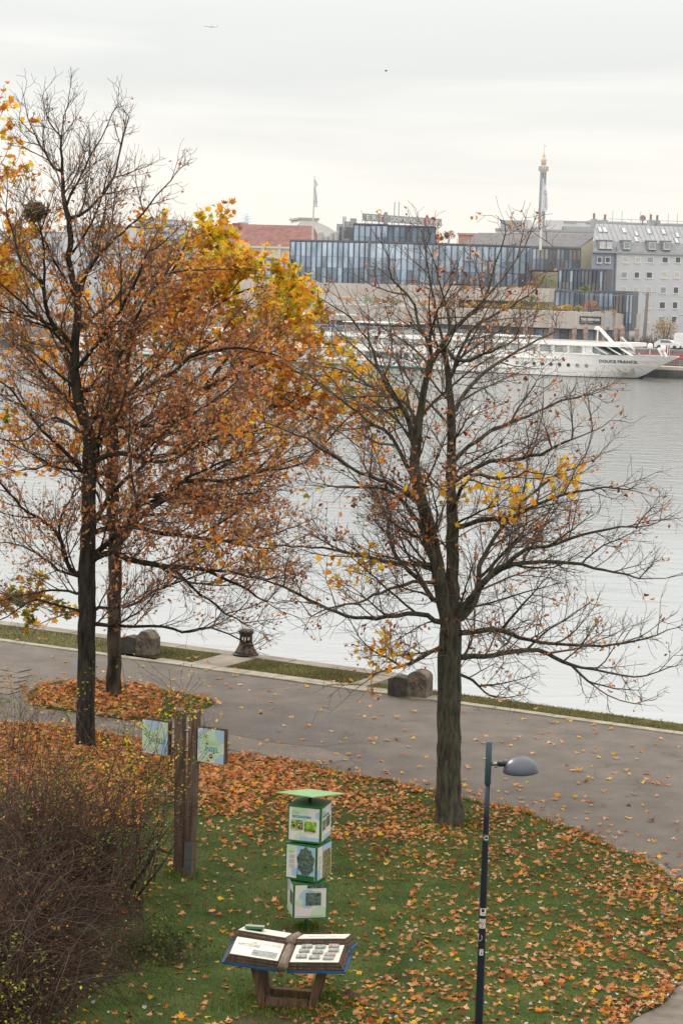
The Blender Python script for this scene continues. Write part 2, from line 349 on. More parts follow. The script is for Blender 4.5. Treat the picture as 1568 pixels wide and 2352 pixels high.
sheet('river_water', uvrect(-2500, 2500, VE - .4, 305), -1.5, M_water)
# far bank
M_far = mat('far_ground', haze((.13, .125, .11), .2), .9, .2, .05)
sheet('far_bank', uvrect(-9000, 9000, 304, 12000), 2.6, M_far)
# ------------------------------------------------------------------ things on the lawn and the quay
M_green = mat('green_paint', (.03, .145, .045), .45, .15, 6, spec=.4)
M_lgreen = mat('pale_green_paint', (.19, .36, .16), .5, .12, 3, c2=(.25, .41, .20))
M_white = mat('white_panel', (.62, .60, .58), .45, .05, 3)
M_pblue = mat('print_blue', (.33, .47, .60), .45, .05, 3)
M_pgreen = mat('print_green', (.46, .58, .42), .45, .05, 3)
M_tblue = mat('lettering_blue', (.05, .24, .36), .5, .05, 3)
M_tgreen = mat('lettering_green', (.20, .45, .08), .5, .05, 3)
M_tgrey = mat('small_print', (.33, .33, .33), .6, .05, 3)
M_ph1 = mat('photo_blossom', (.02, .025, .05), .4, c2=(.45, .50, .10), scale=22, contrast=.12)
M_ph2 = mat('photo_leaf', (.015, .03, .01), .4, c2=(.32, .55, .06), scale=14, contrast=.14)
M_ph3 = mat('photo_tree', (.015, .03, .02), .4, c2=(.16, .22, .18), scale=30, contrast=.2)
M_ph4 = mat('photo_sky', (.30, .45, .62), .4, .1, 4)
M_ph5 = mat('photo_grass', (.02, .12, .03), .4, .3, 15)
M_ph6 = mat('photo_bark', (.02, .025, .01), .4, c2=(.35, .33, .16), scale=26, contrast=.16)
M_wood = mat('weathered_wood', (.080, .044, .026), .8, .35, 6, .3, 30, c2=(.185, .135, .105), stretch=(6, 6, .35))
M_woodr = mat('red_brown_wood', (.085, .042, .026), .75, .3, 5, .25, 30, c2=(.17, .10, .068), stretch=(5, 5, .5))
M_log = mat('grey_log', (.17, .125, .095), .8, .3, 6, .3, 25, c2=(.27, .215, .17), stretch=(5, .6, 5))
M_board = mat('dark_board', (.05, .034, .026), .8, .3, 5, .2, 20, c2=(.11, .08, .06), stretch=(.6, 5, 5))
M_boarde = mat('board_edge', (.25, .19, .14), .8, .3, 6, c2=(.36, .29, .22))
M_page = mat('worn_page', (.56, .53, .46), .6, .1, 3, c2=(.74, .72, .66), detail=8)
M_faint = mat('faded_print', (.36, .33, .29), .7, .3, 18, c2=(.56, .53, .46))
M_blue = mat('blue_board', (.014, .085, .20), .5, .3, 4)
M_tile = mat('picture_tile', (.20, .23, .22), .6, .4, 25, c2=(.36, .37, .36))
M_tile2 = mat('reddish_tile', (.26, .20, .18), .6, .4, 25, c2=(.40, .34, .30))
M_steel = mat('galvanised_steel', (.20, .205, .215), .5, .12, 8, metal=.5)
M_rod = mat('steel_rod', (.30, .29, .28), .35, .1, 8, metal=.9)
M_pole = mat('black_blue_paint', (.010, .014, .026), .38, .2, 3, spec=.45)
M_sleeve = mat('grey_blue_paint', (.065, .10, .125), .5, .1, 3)
M_dome = mat('grey_lamp_shade', (.050, .060, .085), .38, .10, 4, spec=.5, coat=.3)
M_lens = mat('lamp_lens', (.35, .34, .30), .3, .05, 3)
M_stk = mat('white_sticker', (.62, .60, .56), .6, .1, 30)
M_stkr = mat('red_print', (.45, .06, .05), .6, .1, 30)
M_black = mat('black_print', (.012, .012, .014), .6, .1, 10)
M_iron = mat('black_iron', (.014, .015, .017), .5, .3, 8, .2, 20)
M_rust = mat('rusty_iron', (.025, .018, .015), .7, .3, 9, .2, 20, c2=(.105, .078, .062), contrast=.12)
M_conc = mat('mossy_concrete', (.085, .073, .058), .9, .3, 4, .6, 18, c2=(.20, .175, .14))
M_concd = mat('dark_concrete', (.055, .048, .043), .9, .3, 4, .4, 18, c2=(.09, .08, .072))

# --- info tower of three twisted cubes under a tilted roof
p = at_z(704, 2133, .02)
t = thing('info_tower', p, 'green info tower of three twisted picture cubes under a pale green square roof', 'info tower')
mb = MB(); mb.tube([(0, 0, -.1), (0, 0, .3)], .03, 12); mb.build('pole', M_green, t, True, local=True)
S, HC = .565, .605
def face_fn(yaw, z0, side):
    # side 0 = front face, 1 = right face, -1 = left face ; x,y in 0..1 across the panel
    M = Matrix.Rotation(yaw, 4, 'Z')
    def fn(x, y, o=0.0):
        a = (x - .5) * (S - .05); zz = z0 + .03 + y * (HC - .06); d = S / 2 + .006 + o
        v = (a, -d, zz) if side == 0 else ((d, a, zz) if side == 1 else (-d, -a, zz))
        return tuple(M @ Vector(v))
    return fn
def cube(z0, yaw, panels):
    mb = MB(); h = S / 2; e = .026; M = Matrix.Rotation(yaw, 4, 'Z')
    mb.box((-h, -h, z0), (h, h, z0 + .028), 0, M); mb.box((-h, -h, z0 + HC - .028), (h, h, z0 + HC), 0, M)
    for a in (-1, 1):
        for b in (-1, 1):
            mb.box((min(a * h, a * (h - e)), min(b * h, b * (h - e)), z0 + .028), (max(a * h, a * (h - e)), max(b * h, b * (h - e)), z0 + HC - .028), 0, M)
    mb.box((-h + .012, -h + .012, z0 + .028), (h - .012, h - .012, z0 + HC - .028), 0, M)
    cu = mb.build('cube', M_green, t, local=True)
    for side, paint in panels:
        f = face_fn(yaw, z0, side); mb = MB(); rect(mb, 0, 0, 1, 1, f, 0)
        paint(mb, lambda k: (lambda x, y: f(x, y, .0015 * k)))
        mb.build('panel', [M_white, M_pblue, M_pgreen, M_tblue, M_tgreen, M_tgrey, M_ph1, M_ph2, M_ph3, M_ph4, M_ph5, M_ph6], cu, local=True)
def lines(mb, x0, x1, y0, y1, n, f, m=5):
    h = (y1 - y0) / n
    for i in range(n):
        if i % 6 == 5: continue
        rect(mb, x0, y0 + i * h, x0 + (x1 - x0) * (.8 + .2 * rnd.random()), y0 + i * h + h * .45, f, m)
def photo(mb, x0, y0, x1, y1, L_, m, tree=False):
    if tree:
        rect(mb, x0, y0, x1, y1, L_(1), 9); rect(mb, x0, y0, x1, y0 + (y1 - y0) * .12, L_(2), 10)
        cx, cy, rx, ry = (x0 + x1) / 2, y0 + (y1 - y0) * .54, (x1 - x0) * .48, (y1 - y0) * .43
        mb.poly([L_(3)(min(max(cx + rx * math.cos(a) * (1 + .1 * math.sin(a * 7)), x0), x1), cy + ry * math.sin(a) * (1 + .08 * math.sin(a * 9))) for a in [2 * math.pi * i / 40 for i in range(40)]], 8)
        rect(mb, cx - .015, y0 + .02, cx + .015, cy, L_(4), 8)
    else: rect(mb, x0, y0, x1, y1, L_(1), m)
def top_front(mb, L_):
    clip_disc(mb, .35, .82, .28, 0, 0, 1, 1, L_(1), 2); clip_disc(mb, 1.0, .80, .13, 0, 0, 1, 1, L_(2), 1); clip_disc(mb, .40, 0.03, .22, 0, 0, 1, 1, L_(1), 2)
    rect(mb, .36, .0, 1, .115, L_(2), 1); photo(mb, .06, .32, .46, .62, L_, 6); photo(mb, .50, .28, .90, .60, L_, 7)
    text(mb, 'Der', .16, lambda x, y: L_(3)(.07 + x, .80 + y), 4, shear=.35); text(mb, 'SPITZAHORN', .1, lambda x, y: L_(3)(.1 + x, .69 + y * .95), 3, bold=.006, width=.62)
    rect(mb, .06, .285, .4, .3, L_(3), 5); rect(mb, .5, .245, .86, .26, L_(3), 5)
def top_right(mb, L_):
    clip_disc(mb, .15, .82, .3, 0, 0, 1, 1, L_(1), 2); clip_disc(mb, 1, .85, .12, 0, 0, 1, 1, L_(2), 1); rect(mb, .3, 0, 1, .13, L_(2), 1); clip_disc(mb, .1, .05, .24, 0, 0, 1, 1, L_(1), 2)
    photo(mb, .06, .3, .45, .62, L_, 11); photo(mb, .5, .34, .88, .66, L_, 8)
    text(mb, 'Der', .16, lambda x, y: L_(3)(.07 + x, .80 + y), 4, shear=.35); text(mb, 'SPITZAHORN', .1, lambda x, y: L_(3)(.08 + x, .70 + y), 3, bold=.006, width=.66)
def mid_front(mb, L_):
    clip_disc(mb, .1, 1, .25, 0, 0, 1, 1, L_(1), 2); clip_disc(mb, .30, .18, .13, 0, 0, 1, 1, L_(1), 1); photo(mb, .36, .0, .985, 1, L_, 8, True)
    rect(mb, .09, .80, .25, .815, L_(2), 4); rect(mb, .09, .77, .24, .785, L_(2), 4); lines(mb, .09, .31, .30, .74, 18, L_(2))
def mid_right(mb, L_):
    clip_disc(mb, .05, .1, .22, 0, 0, 1, 1, L_(1), 1); rect(mb, .36, 0, .97, 1, L_(1), 11); rect(mb, .36, .82, .97, 1, L_(2), 9); lines(mb, .08, .28, .3, .72, 15, L_(2))
def low_front(mb, L_):
    clip_disc(mb, .40, .58, .29, 0, 0, 1, 1, L_(1), 1); clip_disc(mb, .14, .47, .12, 0, 0, 1, 1, L_(2), 2); clip_disc(mb, .82, .02, .32, 0, 0, 1, 1, L_(1), 2)
    photo(mb, .34, .37, .84, .76, lambda k: L_(k + 2), 8); rect(mb, .38, .9, 1, 1, L_(3), 8); lines(mb, .02, .95, .03, .06, 2, L_(3)); rect(mb, .40, .785, .8, .80, L_(3), 4)
def low_left(mb, L_):
    clip_disc(mb, .5, .0, .35, 0, 0, 1, 1, L_(1), 2); clip_disc(mb, .1, .9, .3, 0, 0, 1, 1, L_(1), 1); photo(mb, .45, .35, .95, .75, L_, 8)
cube(.25, R_(11), [(0, low_front), (-1, low_left)]); cube(.89, R_(-25), [(0, mid_front), (1, mid_right)]); cube(1.53, R_(-16.5), [(0, top_front), (1, top_right)])
mb = MB()
for z in (.855, 1.495): mb.tube([(0, 0, z), (0, 0, z + .035)], .09, 12); mb.build('spacer', M_iron, t, local=True); mb = MB()
mb.tube([(0, 0, 2.13), (0, 0, 2.28)], .03, 10); mb.build('roof_stem', M_iron, t, local=True)
mb = MB(); h = .40; mb.box((-h, -h, -.008), (h, h, .008), 0, Matrix.Translation((.01, -.02, 2.29)) @ Matrix.Rotation(R_(-7.5), 4, 'X') @ Matrix.Rotation(R_(48), 4, 'Z'))
mb.build('roof', M_lgreen, t, local=True)

# --- wooden open-book lectern
p = at_z(665, 2303, .02)
t = thing('book_lectern', p, 'wooden lectern of two open books back to back on splayed plank legs', 'lectern', rz=R_(-9.3))
def trestle(y):
    for s in (-1, 1):
        mb = MB()
        for dy, th in ((-.055, .055), (.005, .05)):
            x0, x1 = s * .36, s * .52
            mb.hexa([(x0 - .055, y + dy, 0), (x0 + .055, y + dy, 0), (x0 + .055, y + dy + th, 0), (x0 - .055, y + dy + th, 0), (x1 - .055, y + dy, .71), (x1 + .055, y + dy, .71), (x1 + .055, y + dy + th, .71), (x1 - .055, y + dy + th, .71)])
        mb.build('leg', M_woodr, t, local=True)
    mb = MB(); mb.box((-.31, y - .05, .02), (.31, y + .05, .13)); mb.build('cross_beam', M_woodr, t, local=True)
trestle(-.21); trestle(.22)
mb = MB(); mb.box((-.5, -.26, .65), (.5, .28, .705)); mb.build('table_frame', M_woodr, t, local=True)
def book(ysign, zc, tilt, label):
    base = Matrix.Translation((0, .275 * ysign - .02, zc)) @ Matrix.Rotation(tilt, 4, 'X')
    first = True
    for s in (-1, 1):
        M = base @ Matrix.Translation((s * .06, 0, 0)) @ Matrix.Rotation(-s * R_(4.7), 4, 'Y')
        bx = lambda mb, x0, x1, y0, y1, z0, z1, m=0: mb.box((min(s * x0, s * x1), y0, z0), (max(s * x0, s * x1), y1, z1), m, M)
        mb = MB(); bx(mb, -.02, .845, -.29, .29, -.165, -.135); mb.build('cover', M_blue, t, local=True)
        mb = MB()
        for k in range(5):
            e = .015 * (4 - k); bx(mb, 0, .755 + e, -.265 - e * .12, .265, -.134 + k * .0262, -.134 + k * .0262 + .0225, k % 2)
        bx(mb, 0, .745, -.255, .255, -.134, -.005)
        pg = mb.build('page_block', [M_board, M_wood], t, local=True)
        mb = MB(); bx(mb, .03, .742, -.257, .257, -.003, .004)
        def q(x, y, o=.006): return tuple(M @ Vector((x if s > 0 else x, y, o)))
        if ysign < 0 and s < 0:
            text(mb, 'DER DONAUINSEL', .085, lambda x, y: q(-.52 + x, .12 + y), 1, width=.47, bold=.002)
            rect(mb, -.69, .02, -.36, .11, q, 1); rect(mb, -.34, .0, -.08, .08, q, 3)
            rect(mb, -.66, -.12, -.42, -.02, q, 3)
            rect(mb, -.44, -.17, -.07, -.04, q, 2); rect(mb, -.44, -.215, -.08, -.18, q, 2)
        if ysign > 0 and s > 0:
            rect(mb, .15, -.05, .4, .03, q, 1); rect(mb, .5, -.1, .75, -.06, q, 1)
        mb.build('page', [M_page, M_faint, M_tile, M_white], pg, local=True)
        if ysign < 0 and s > 0:
            for i, (tx, ty, red) in enumerate([(.20, .19, 0), (.40, .175, 0), (.60, .2, 1), (.185, .05, 0), (.39, .01, 0), (.615, .075, 0), (.175, -.12, 0), (.375, -.145, 0), (.585, -.055, 1), (.58, -.16, 0)][:10]):
                if i == 7: tx = .37
                mb = MB(); mb.box((tx - .075, ty - .042, .004), (tx + .075, ty + .042, .034), 0, M @ Matrix.Translation((tx, ty, 0)) @ Matrix.Rotation(rnd.uniform(-.06, .06), 4, 'Z') @ Matrix.Translation((-tx, -ty, 0)))
                mb.build('picture_tile', M_tile2 if red else M_tile, pg, local=True)
    mb = MB(); y0, y1 = (-.36, .31) if ysign < 0 else (-.30, .3)
    mb.tube([tuple(base @ Vector((0, y, -.035))) for y in (y0, 0, y1)], [.072, .07, .068], 14); mb.build('spine_log', M_log, t, True, local=True)
    return base
book(-1, .85, R_(10), ''); bb = book(1, .93, R_(-11), '')
# open metal box on the rear book
mb = MB(); M = bb @ Matrix.Translation((-.60, -.02, 0)) @ Matrix.Rotation(R_(6), 4, 'Z')
mb.box((-.15, -.12, .006), (.15, .14, .016), 0, M); mb.box((-.13, -.10, .016), (-.115, .10, .10), 0, M); mb.box((.115, -.10, .016), (.13, .10, .10), 0, M); mb.box((-.14, -.11, .10), (.14, .11, .112), 0, M); mb.box((-.115, .07, .016), (.115, .085, .10), 1, M); mb.box((-.14, -.118, .075), (.14, -.106, .112), 1, M)
mb.build('display_box', [M_lens, M_green], t, local=True)

# --- wooden signpost
p = at_z(424, 2010, .02)
t = thing('wooden_signpost', p, 'tall signpost of two dark splayed timber posts carrying pale green boards', 'signpost', rz=R_(-28))
for s, lean in ((-1, .05), (1, .055)):
    mb = MB(); x0, x1 = s * .105, s * .155; w, d = .083, .066
    mb.hexa([(x0 - w, -d, 0), (x0 + w, -d, 0), (x0 + w, d, 0), (x0 - w, d, 0), (x1 - w, -d, 2.98), (x1 + w, -d, 3.0), (x1 + w, d, 3.04), (x1 - w, d, 3.02)])
    po = mb.build('post', M_wood, t, local=True)
    mb = MB(); q = lambda z: x0 + (x1 - x0) * z / 3
    mb.hexa([(q(0) - w, -d - .008, .02), (q(0) + w, -d - .008, .02), (q(0) + w, -d - .001, .02), (q(0) - w, -d - .001, .02), (q(.64) - w, -d - .008, .62), (q(.64) + w, -d - .008, .66), (q(.64) + w, -d - .001, .66), (q(.64) - w, -d - .001, .62)])
    for bx_, bz in ((-.035, .2), (.035, .24), (-.03, .55), (.04, .58)): mb.tube([(q(bz) + bx_, -d - .008, bz), (q(bz) + bx_, -d - .02, bz)], .011, 8)
    if s > 0: mb.build('foot_plate', M_steel, po, local=True)
mb = MB(); mb.box((-.05, -.08, .02), (.05, .08, .14)); mb.box((-.2, -.11, -.02), (.2, .11, .012)); mb.build('base_block', M_wood, t, local=True)
for z in (2.63, 2.27):
    mb = MB(); mb.tube([(-.40, .0, z), (.30, .0, z)], .022, 10); mb.build('rod', M_rod, t, True, local=True)
MS = [M_white, M_pblue, M_pgreen, M_tblue, M_tgreen, M_black, M_stkr, M_stk]
def sign(x0, x1, paint):
    z0, z1 = 2.13, 2.74
    mb = MB(); mb.box((x0, -.055, z0), (x1, -.04, z1)); mb.box((x0 + .01, -.04, z0 + .02), (x0 + .04, .04, z1 - .02)); mb.box((x1 - .05, -.04, z0 + .03), (x1 - .02, .045, z1 - .03)); mb.box((x0 + .03, .045, z0), (x1 + .0, .07, z1 + .01))
    bo = mb.build('sign_board', M_wood, t, local=True)
    def Lk(k): return lambda x, y: (x0 + .004 + x * (x1 - x0 - .008), -.057 - .0012 * k, z0 + .004 + y * (z1 - z0 - .008))
    mb = MB(); rect(mb, 0, 0, 1, 1, Lk(0), 0); paint(mb, Lk); mb.build('sign_face', MS, bo, local=True)
def donau(mb, L_):
    clip_disc(mb, .52, .52, .44, 0, 0, 1, 1, L_(2), 2); clip_disc(mb, .95, .92, .3, 0, 0, 1, 1, L_(3), 1); clip_disc(mb, .36, .60, .42, 0, 0, 1, 1, L_(1), 1); clip_disc(mb, .25, -.02, .22, 0, 0, 1, 1, L_(3), 2); clip_disc(mb, .95, .0, .30, 0, 0, 1, 1, L_(1), 1)
    text(mb, 'Donau', .26, lambda x, y: L_(4)(.13 + x, .53 + y), 4, shear=.4, width=.72, bold=-.004); text(mb, 'INSEL', .20, lambda x, y: L_(4)(.29 + x, .335 + y), 3, width=.52, bold=.004)
    disc(mb, .52, .2, .072, .066, L_(4), 5); clip_disc(mb, .52, .2, .072, .44, .215, .6, .28, L_(5), 6); rect(mb, .485, .185, .555, .215, L_(6), 7)
def wald(mb, L_):
    clip_disc(mb, .35, .55, .48, 0, 0, 1, 1, L_(2), 2); clip_disc(mb, .4, 1.0, .28, 0, 0, 1, 1, L_(3), 1); clip_disc(mb, .95, .25, .5, 0, 0, 1, 1, L_(1), 1); clip_disc(mb, 1.0, .85, .2, 0, 0, 1, 1, L_(3), 2)
    text(mb, 'Der', .24, lambda x, y: L_(4)(.22 + x, .54 + y), 4, shear=.4, bold=-.004); text(mb, 'WALD', .20, lambda x, y: L_(4)(.34 + x, .34 + y), 3, width=.54, bold=.004)
sign(.25, .80, donau); sign(-.92, -.37, wald)

# --- street lamp
p = at_z(1094, 2480, .02)
t = thing('street_lamp', p, 'black street lamp pole with grey dome head and stickers, standing on the lawn', 'street lamp')
mb = MB(); mb.lathe([(.10, -.1), (.10, .02), (.058, .03), (.055, .6), (.050, 1.9), (.038, 3.6), (.034, 4.05)], 20); mb.build('pole', M_pole, t, True, local=True)
mb = MB(); mb.lathe([(.034, 4.05), (.042, 4.052), (.042, 4.62), (.036, 4.632), (.02, 4.634)], 20); mb.build('sleeve', M_sleeve, t, True, local=True)
ar = MB(); ar.tube([(.035, -.0, 4.33), (.13, -.005, 4.335)], .028, 12, 1); ar.tube([(.13, -.005, 4.335), (.30, -.01, 4.345)], .040, 12, 0); ar.tube([(.10, -.005, 4.312), (.10, -.005, 4.285)], .02, 6, 1); ar.build('arm', [M_pole, M_rod], t, True, local=True)
prof = [(.235, 0), (.236, .012)] + [(.236 * math.cos(a), .012 + .20 * math.sin(a)) for a in [R_(q) for q in range(10, 91, 10)]]
prof[-1] = (.004, prof[-1][1])
M = Matrix.Rotation(R_(-3), 4, 'Y')
mb = MB(); mb.lathe(prof, 28, (.43, -.01, 4.235), 0, M); hd = mb.build('lamp_head', M_dome, t, True, local=True)
mb = MB(); mb.lathe([(.19, -.012), (.215, .0), (.2, .004)], 24, (.43, -.01, 4.232), 0, M); mb.build('lens', M_lens, hd, True, local=True)
prad = lambda z: np.interp(z, [.03, .6, 1.9, 3.6, 4.05], [.058, .055, .050, .038, .034])
def sticker(z, w, h, ang, paint, rnd_=False):
    def Lk(k):
        def f(x, y):
            zz = z + (y - .5) * h; r = prad(zz) + .0015 + .0008 * k; a = R_(ang) + (x - .5) * w / r
            return (r * math.sin(a), -r * math.cos(a), zz)
        return f
    mb = MB()
    if rnd_:
        disc(mb, .5, .5, .5, .5, Lk(0), 0, 24)
    else:
        for i in range(6): rect(mb, i / 6, 0, (i + 1) / 6, 1, Lk(0), 0)
    paint(mb, Lk); mb.build('sticker', [M_stk, M_black, M_stkr], t, local=True)
def s1(mb, L_):
    disc(mb, .5, .5, .44, .44, L_(1), 1, 24); disc(mb, .5, .5, .36, .36, L_(2), 0, 24); text(mb, 'FA', .55, lambda x, y: L_(3)(.2 + x, .3 + y), 1, width=.6, bold=.01)
def s2(mb, L_):
    for i in range(3): rect(mb, .25 + i * .15, .5, .4 + i * .15, .9, L_(1), 1)
    text(mb, 'ULTRAS', .22, lambda x, y: L_(2)(.08 + x, .2 + y), 1, width=.8)
def s3(mb, L_):
    disc(mb, .5, .5, .42, .36, L_(1), 1, 20); disc(mb, .5, .5, .2, .2, L_(2), 2, 16); rect(mb, .46, .45, .54, .62, L_(3), 0); text(mb, 'WIEN', .16, lambda x, y: L_(3)(.2 + x, .86 + y * .8), 1, width=.6); text(mb, 'ANTIFA', .14, lambda x, y: L_(3)(.15 + x, .03 + y), 1, width=.7)
def s4(mb, L_): text(mb, 'fair', .2, lambda x, y: L_(1)(.5 + x * .8, .3 + y), 1)
def s5(mb, L_):
    rect(mb, .06, .05, .94, .95, L_(1), 2); rect(mb, .12, .1, .88, .9, L_(2), 0); disc(mb, .5, .35, .17, .14, L_(3), 1, 12); rect(mb, .46, .4, .54, .75, L_(3), 1); rect(mb, .2, .82, .8, .87, L_(3), 1)
sticker(3.34, .085, .085, 8, s1, True); sticker(2.33, .09, .10, 0, s2); sticker(2.17, .095, .13, -4, s3); sticker(1.98, .09, .10, -50, s4, True); sticker(1.78, .055, .085, -5, s5)

# --- mooring bollard and two stone blocks on the quay
p = np.array(uvz(-30.35, 48.72, .04))
t = thing('mooring_bollard', p, 'black iron mooring bollard with rusty flared foot on the quay edge', 'bollard')
mb = MB(); mb.lathe([(.37, 0), (.37, .05), (.34, .07)], 24); mb.build('base_plate', M_iron, t, True, local=True)
mb = MB(); mb.lathe([(.33, .06), (.30, .12), (.235, .24), (.195, .34), (.185, .40)], 24); mb.build('flared_foot', M_rust, t, True, local=True)
mb = MB(); mb.lathe([(.188, .39), (.185, .60), (.22, .64), (.225, .70), (.18, .74), (.02, .75)], 24); hd = mb.build('head', M_iron, t, True, local=True)
def Lb(k):
    def f(x, y):
        a = (x - .5) * 2.0; r = .190 + .001 * k; return (r * math.sin(a), -r * math.cos(a), .46 + y * .09)
    return f
for i, w in enumerate((.12, .1, .16)): mb = MB(); rect(mb, .2 + i * .22, 0, .2 + i * .22 + w, 1, Lb(1), 0); mb.build('paint_mark', M_stk, hd, local=True)
def block(p, label, rz, rounded):
    t = thing('mooring_stone', p, label, 'stone block', rz=rz)
    mb = MB(); w, d, h = .27, .25, .68
    if rounded: prof = [(-w, 0), (w, 0), (w, h * .72)] + [(w * math.cos(a), h * .72 + h * .28 * math.sin(a)) for a in [R_(q) for q in range(15, 180, 15)]] + [(-w, h * .72)]
    else: prof = [(-w, 0), (w, 0), (w, h * .70), (w * .35, h * .98), (-w * .35, h), (-w, h * .72)]
    M = Matrix(((1, 0, 0, 0), (0, 0, 1, 0), (0, 1, 0, 0), (0, 0, 0, 1)))
    mb.prism(prof, -d, d, 0, M); bl = mb.build('main_block', M_conc, t, local=True)
    mb = MB()
    for gx in (-.16, .08):                                   # scrawled graffiti on the front face
        pts = [(gx + .07 * math.sin(i * 1.7) + .03 * i / 3, -d - .003, .18 + .05 * i + .03 * math.cos(i * 2.3)) for i in range(9)]
        for a, b in zip(pts[:-1], pts[1:]): mb.add([a, b, (b[0] + .018, b[1], b[2] + .012), (a[0] + .018, a[1], a[2] + .012)], [(0, 1, 2, 3)])
        mb.build('graffiti', M_black, bl, local=True); mb = MB()
    mb = MB(); mb.prism([(-w - .52, 0), (-w, 0), (-w, .46), (-w - .25, .5), (-w - .52, .42)], -d - .02, d * .6, 0, M); mb.build('side_block', M_concd, t, local=True)
block(at_z(333, 1506, .035) + np.array([.05, .30, 0]), 'gabled mooring stone with graffiti on the quay behind the left tree trunks', R_(-22), False)
block(at_z(955, 1603, .035) + np.array([.1, .30, 0]), 'round-topped mooring stone with graffiti beside the right tree trunk', R_(-22), True)

# --- molehills
def mound(p, r, h, label):
    mb = MB(); k = 16; vs = []
    for i in range(6):
        q = i / 5
        for j in range(k):
            a = 2 * math.pi * j / k; rr = r * q * (1 + .15 * math.sin(3 * a + p[0] * 9)) + .01
            vs.append((p[0] + rr * math.cos(a), p[1] + rr * math.sin(a) * .8, p[2] + h * (1 - q ** 1.6) + rnd.uniform(-.012, .012) - .01))
    mb.add(vs, [(i * k + j, i * k + (j + 1) % k, (i + 1) * k + (j + 1) % k, (i + 1) * k + j) for i in range(5) for j in range(k)] + [tuple(range(k))[::-1]])
    tag(mb.build('molehill', mat('molehill_soil', (.05, .036, .026), .95, .3, 12, .8, 40, c2=(.09, .068, .05)), None, origin=p), label, 'molehill')
mound(at_z(800, 2287, .02), .17, .09, 'small brown molehill in the grass right of the lectern')
mound(at_z(497, 2100, .02), .16, .05, 'low dark molehill in the grass left of the info tower')

# --- swan on the water
p = at_z(1097, 951, -1.5)
t = thing('swan', p, 'white swan swimming alone on the river', 'swan', rz=R_(160))
mb = MB(); mb.tube([(-.62, 0, .2), (-.5, 0, .16), (-.3, 0, .12), (0, 0, .12), (.25, 0, .13), (.38, 0, .22), (.42, 0, .38), (.40, 0, .55), (.44, 0, .70), (.52, 0, .74), (.60, 0, .72)], [.03, .10, .19, .23, .19, .10, .055, .045, .045, .055, .035], 12)
M_swan = mat('white_feathers', (.8, .8, .78), .6, .04, 8); mb.build('body', M_swan, t, True, local=True)
for s in (-1, 1):
    mb = MB(); mb.tube([(-.58, s * .08, .30), (-.3, s * .17, .28), (0, s * .2, .24), (.2, s * .15, .18)], [.02, .09, .10, .03], 8); mb.build('wing', M_swan, t, True, local=True)
mb = MB(); mb.tube([(.61, 0, .72), (.70, 0, .68)], [.03, .008], 6); mb.build('beak', mat('orange_beak', (.5, .16, .03)), t, True, local=True)
from mathutils.kdtree import KDTree
# ------------------------------------------------------------------ trees: hand-surveyed limbs, twigs grown by space colonisation
M_barkD = mat('mossy_bark', (.026, .024, .020), .9, .3, 15, 1.0, 30, c2=(.095, .092, .062), stretch=(1, 1, .22), contrast=.2, detail=8)
M_barkA = mat('dark_bark', (.013, .011, .010), .9, .3, 14, 1.0, 30, c2=(.055, .048, .038), stretch=(1, 1, .2), contrast=.2, detail=8)
M_barkB = mat('flaking_bark', (.018, .015, .012), .9, .3, 4, .5, 14, c2=(.085, .068, .05), stretch=(1, 1, .4), contrast=.12)
M_twig = mat('twig_bark', (.10, .070, .055), .85, .3, 4, c2=(.185, .138, .11))
M_leaf = leafmat('autumn_leaf', .5)

PAL = dict(rust=(.46, .155, .04), orange=(.70, .27, .035), tan=(.68, .38, .19), brown=(.20, .075, .03), red=(.20, .035, .02), yellow=(.88, .52, .04), gold=(.80, .40, .025),
           ygreen=(.50, .46, .035), deep=(.045, .07, .022), maroon=(.13, .045, .03), green=(.15, .21, .025), olive=(.21, .20, .03), white=(.72, .71, .66), copper=(.60, .25, .10))
def pick(mix, n, seed):
    r = np.random.RandomState(seed); ks = list(mix); w = np.array([mix[k] for k in ks], float); w /= w.sum()
    C = np.array([PAL[k] for k in ks])[r.choice(len(ks), n, p=w)]
    return np.clip(C * r.uniform(.62, 1.4, (n, 1)) * r.uniform(.9, 1.1, (n, 3)), 0, .95)
# leaf templates (unit width about 1): a lobed maple leaf in several curls
HALF = [(.10, -.28), (.42, -.34), (.33, -.13), (.60, .10), (.30, .11), (.25, .35), (.11, .25)]
def maple(fold, curl, twist, seed):
    r = random.Random(seed)
    pts = [(0, 0)] + [(0, -.30)] + HALF + [(0, .60)] + [(-x, y) for x, y in HALF[::-1]]
    V = []
    for x, y in pts:
        V.append((x * (1 - .12 * abs(fold)), y, fold * abs(x) + curl * (y * y) + twist * x * y + .05 * math.sin(7 * x + seed) + r.uniform(-.03, .03)))
    n = len(pts) - 1
    return np.array(V), np.array([(0, 1 + i, 1 + (i + 1) % n) for i in range(n)])
MAPLES = [maple(.25, .15, .2, 1), maple(-.3, .25, -.3, 2), maple(.55, -.2, .3, 3), maple(.1, -.5, .5, 4), maple(-.6, .4, 0, 5), maple(.8, .5, -.4, 6)]
SHRIV = []
for sd_ in range(4):
    r = random.Random(sd_ + 40); V = [(0, .05, 0), (0, -.5, 0), (.32, -.28, .25 + r.uniform(-.1, .2)), (.22, .05, .3), (.38, .3, .1 + r.uniform(-.2, .2)), (.02, .62, -.15), (-.30, .28, .2), (-.2, .02, .32), (-.35, -.25, .15 + r.uniform(-.1, .2))]
    SHRIV.append((np.array(V), np.array([(0, 1 + i, 1 + (i + 1) % 8) for i in range(8)])))
OVAL = [(np.array([(0, -.5, 0), (.27, -.1, .08), (.2, .25, .05), (0, .55, -.05), (-.2, .25, .05), (-.27, -.1, .08)]), np.array([(0, 1, 5), (1, 2, 5), (2, 4, 5), (2, 3, 4)]))]
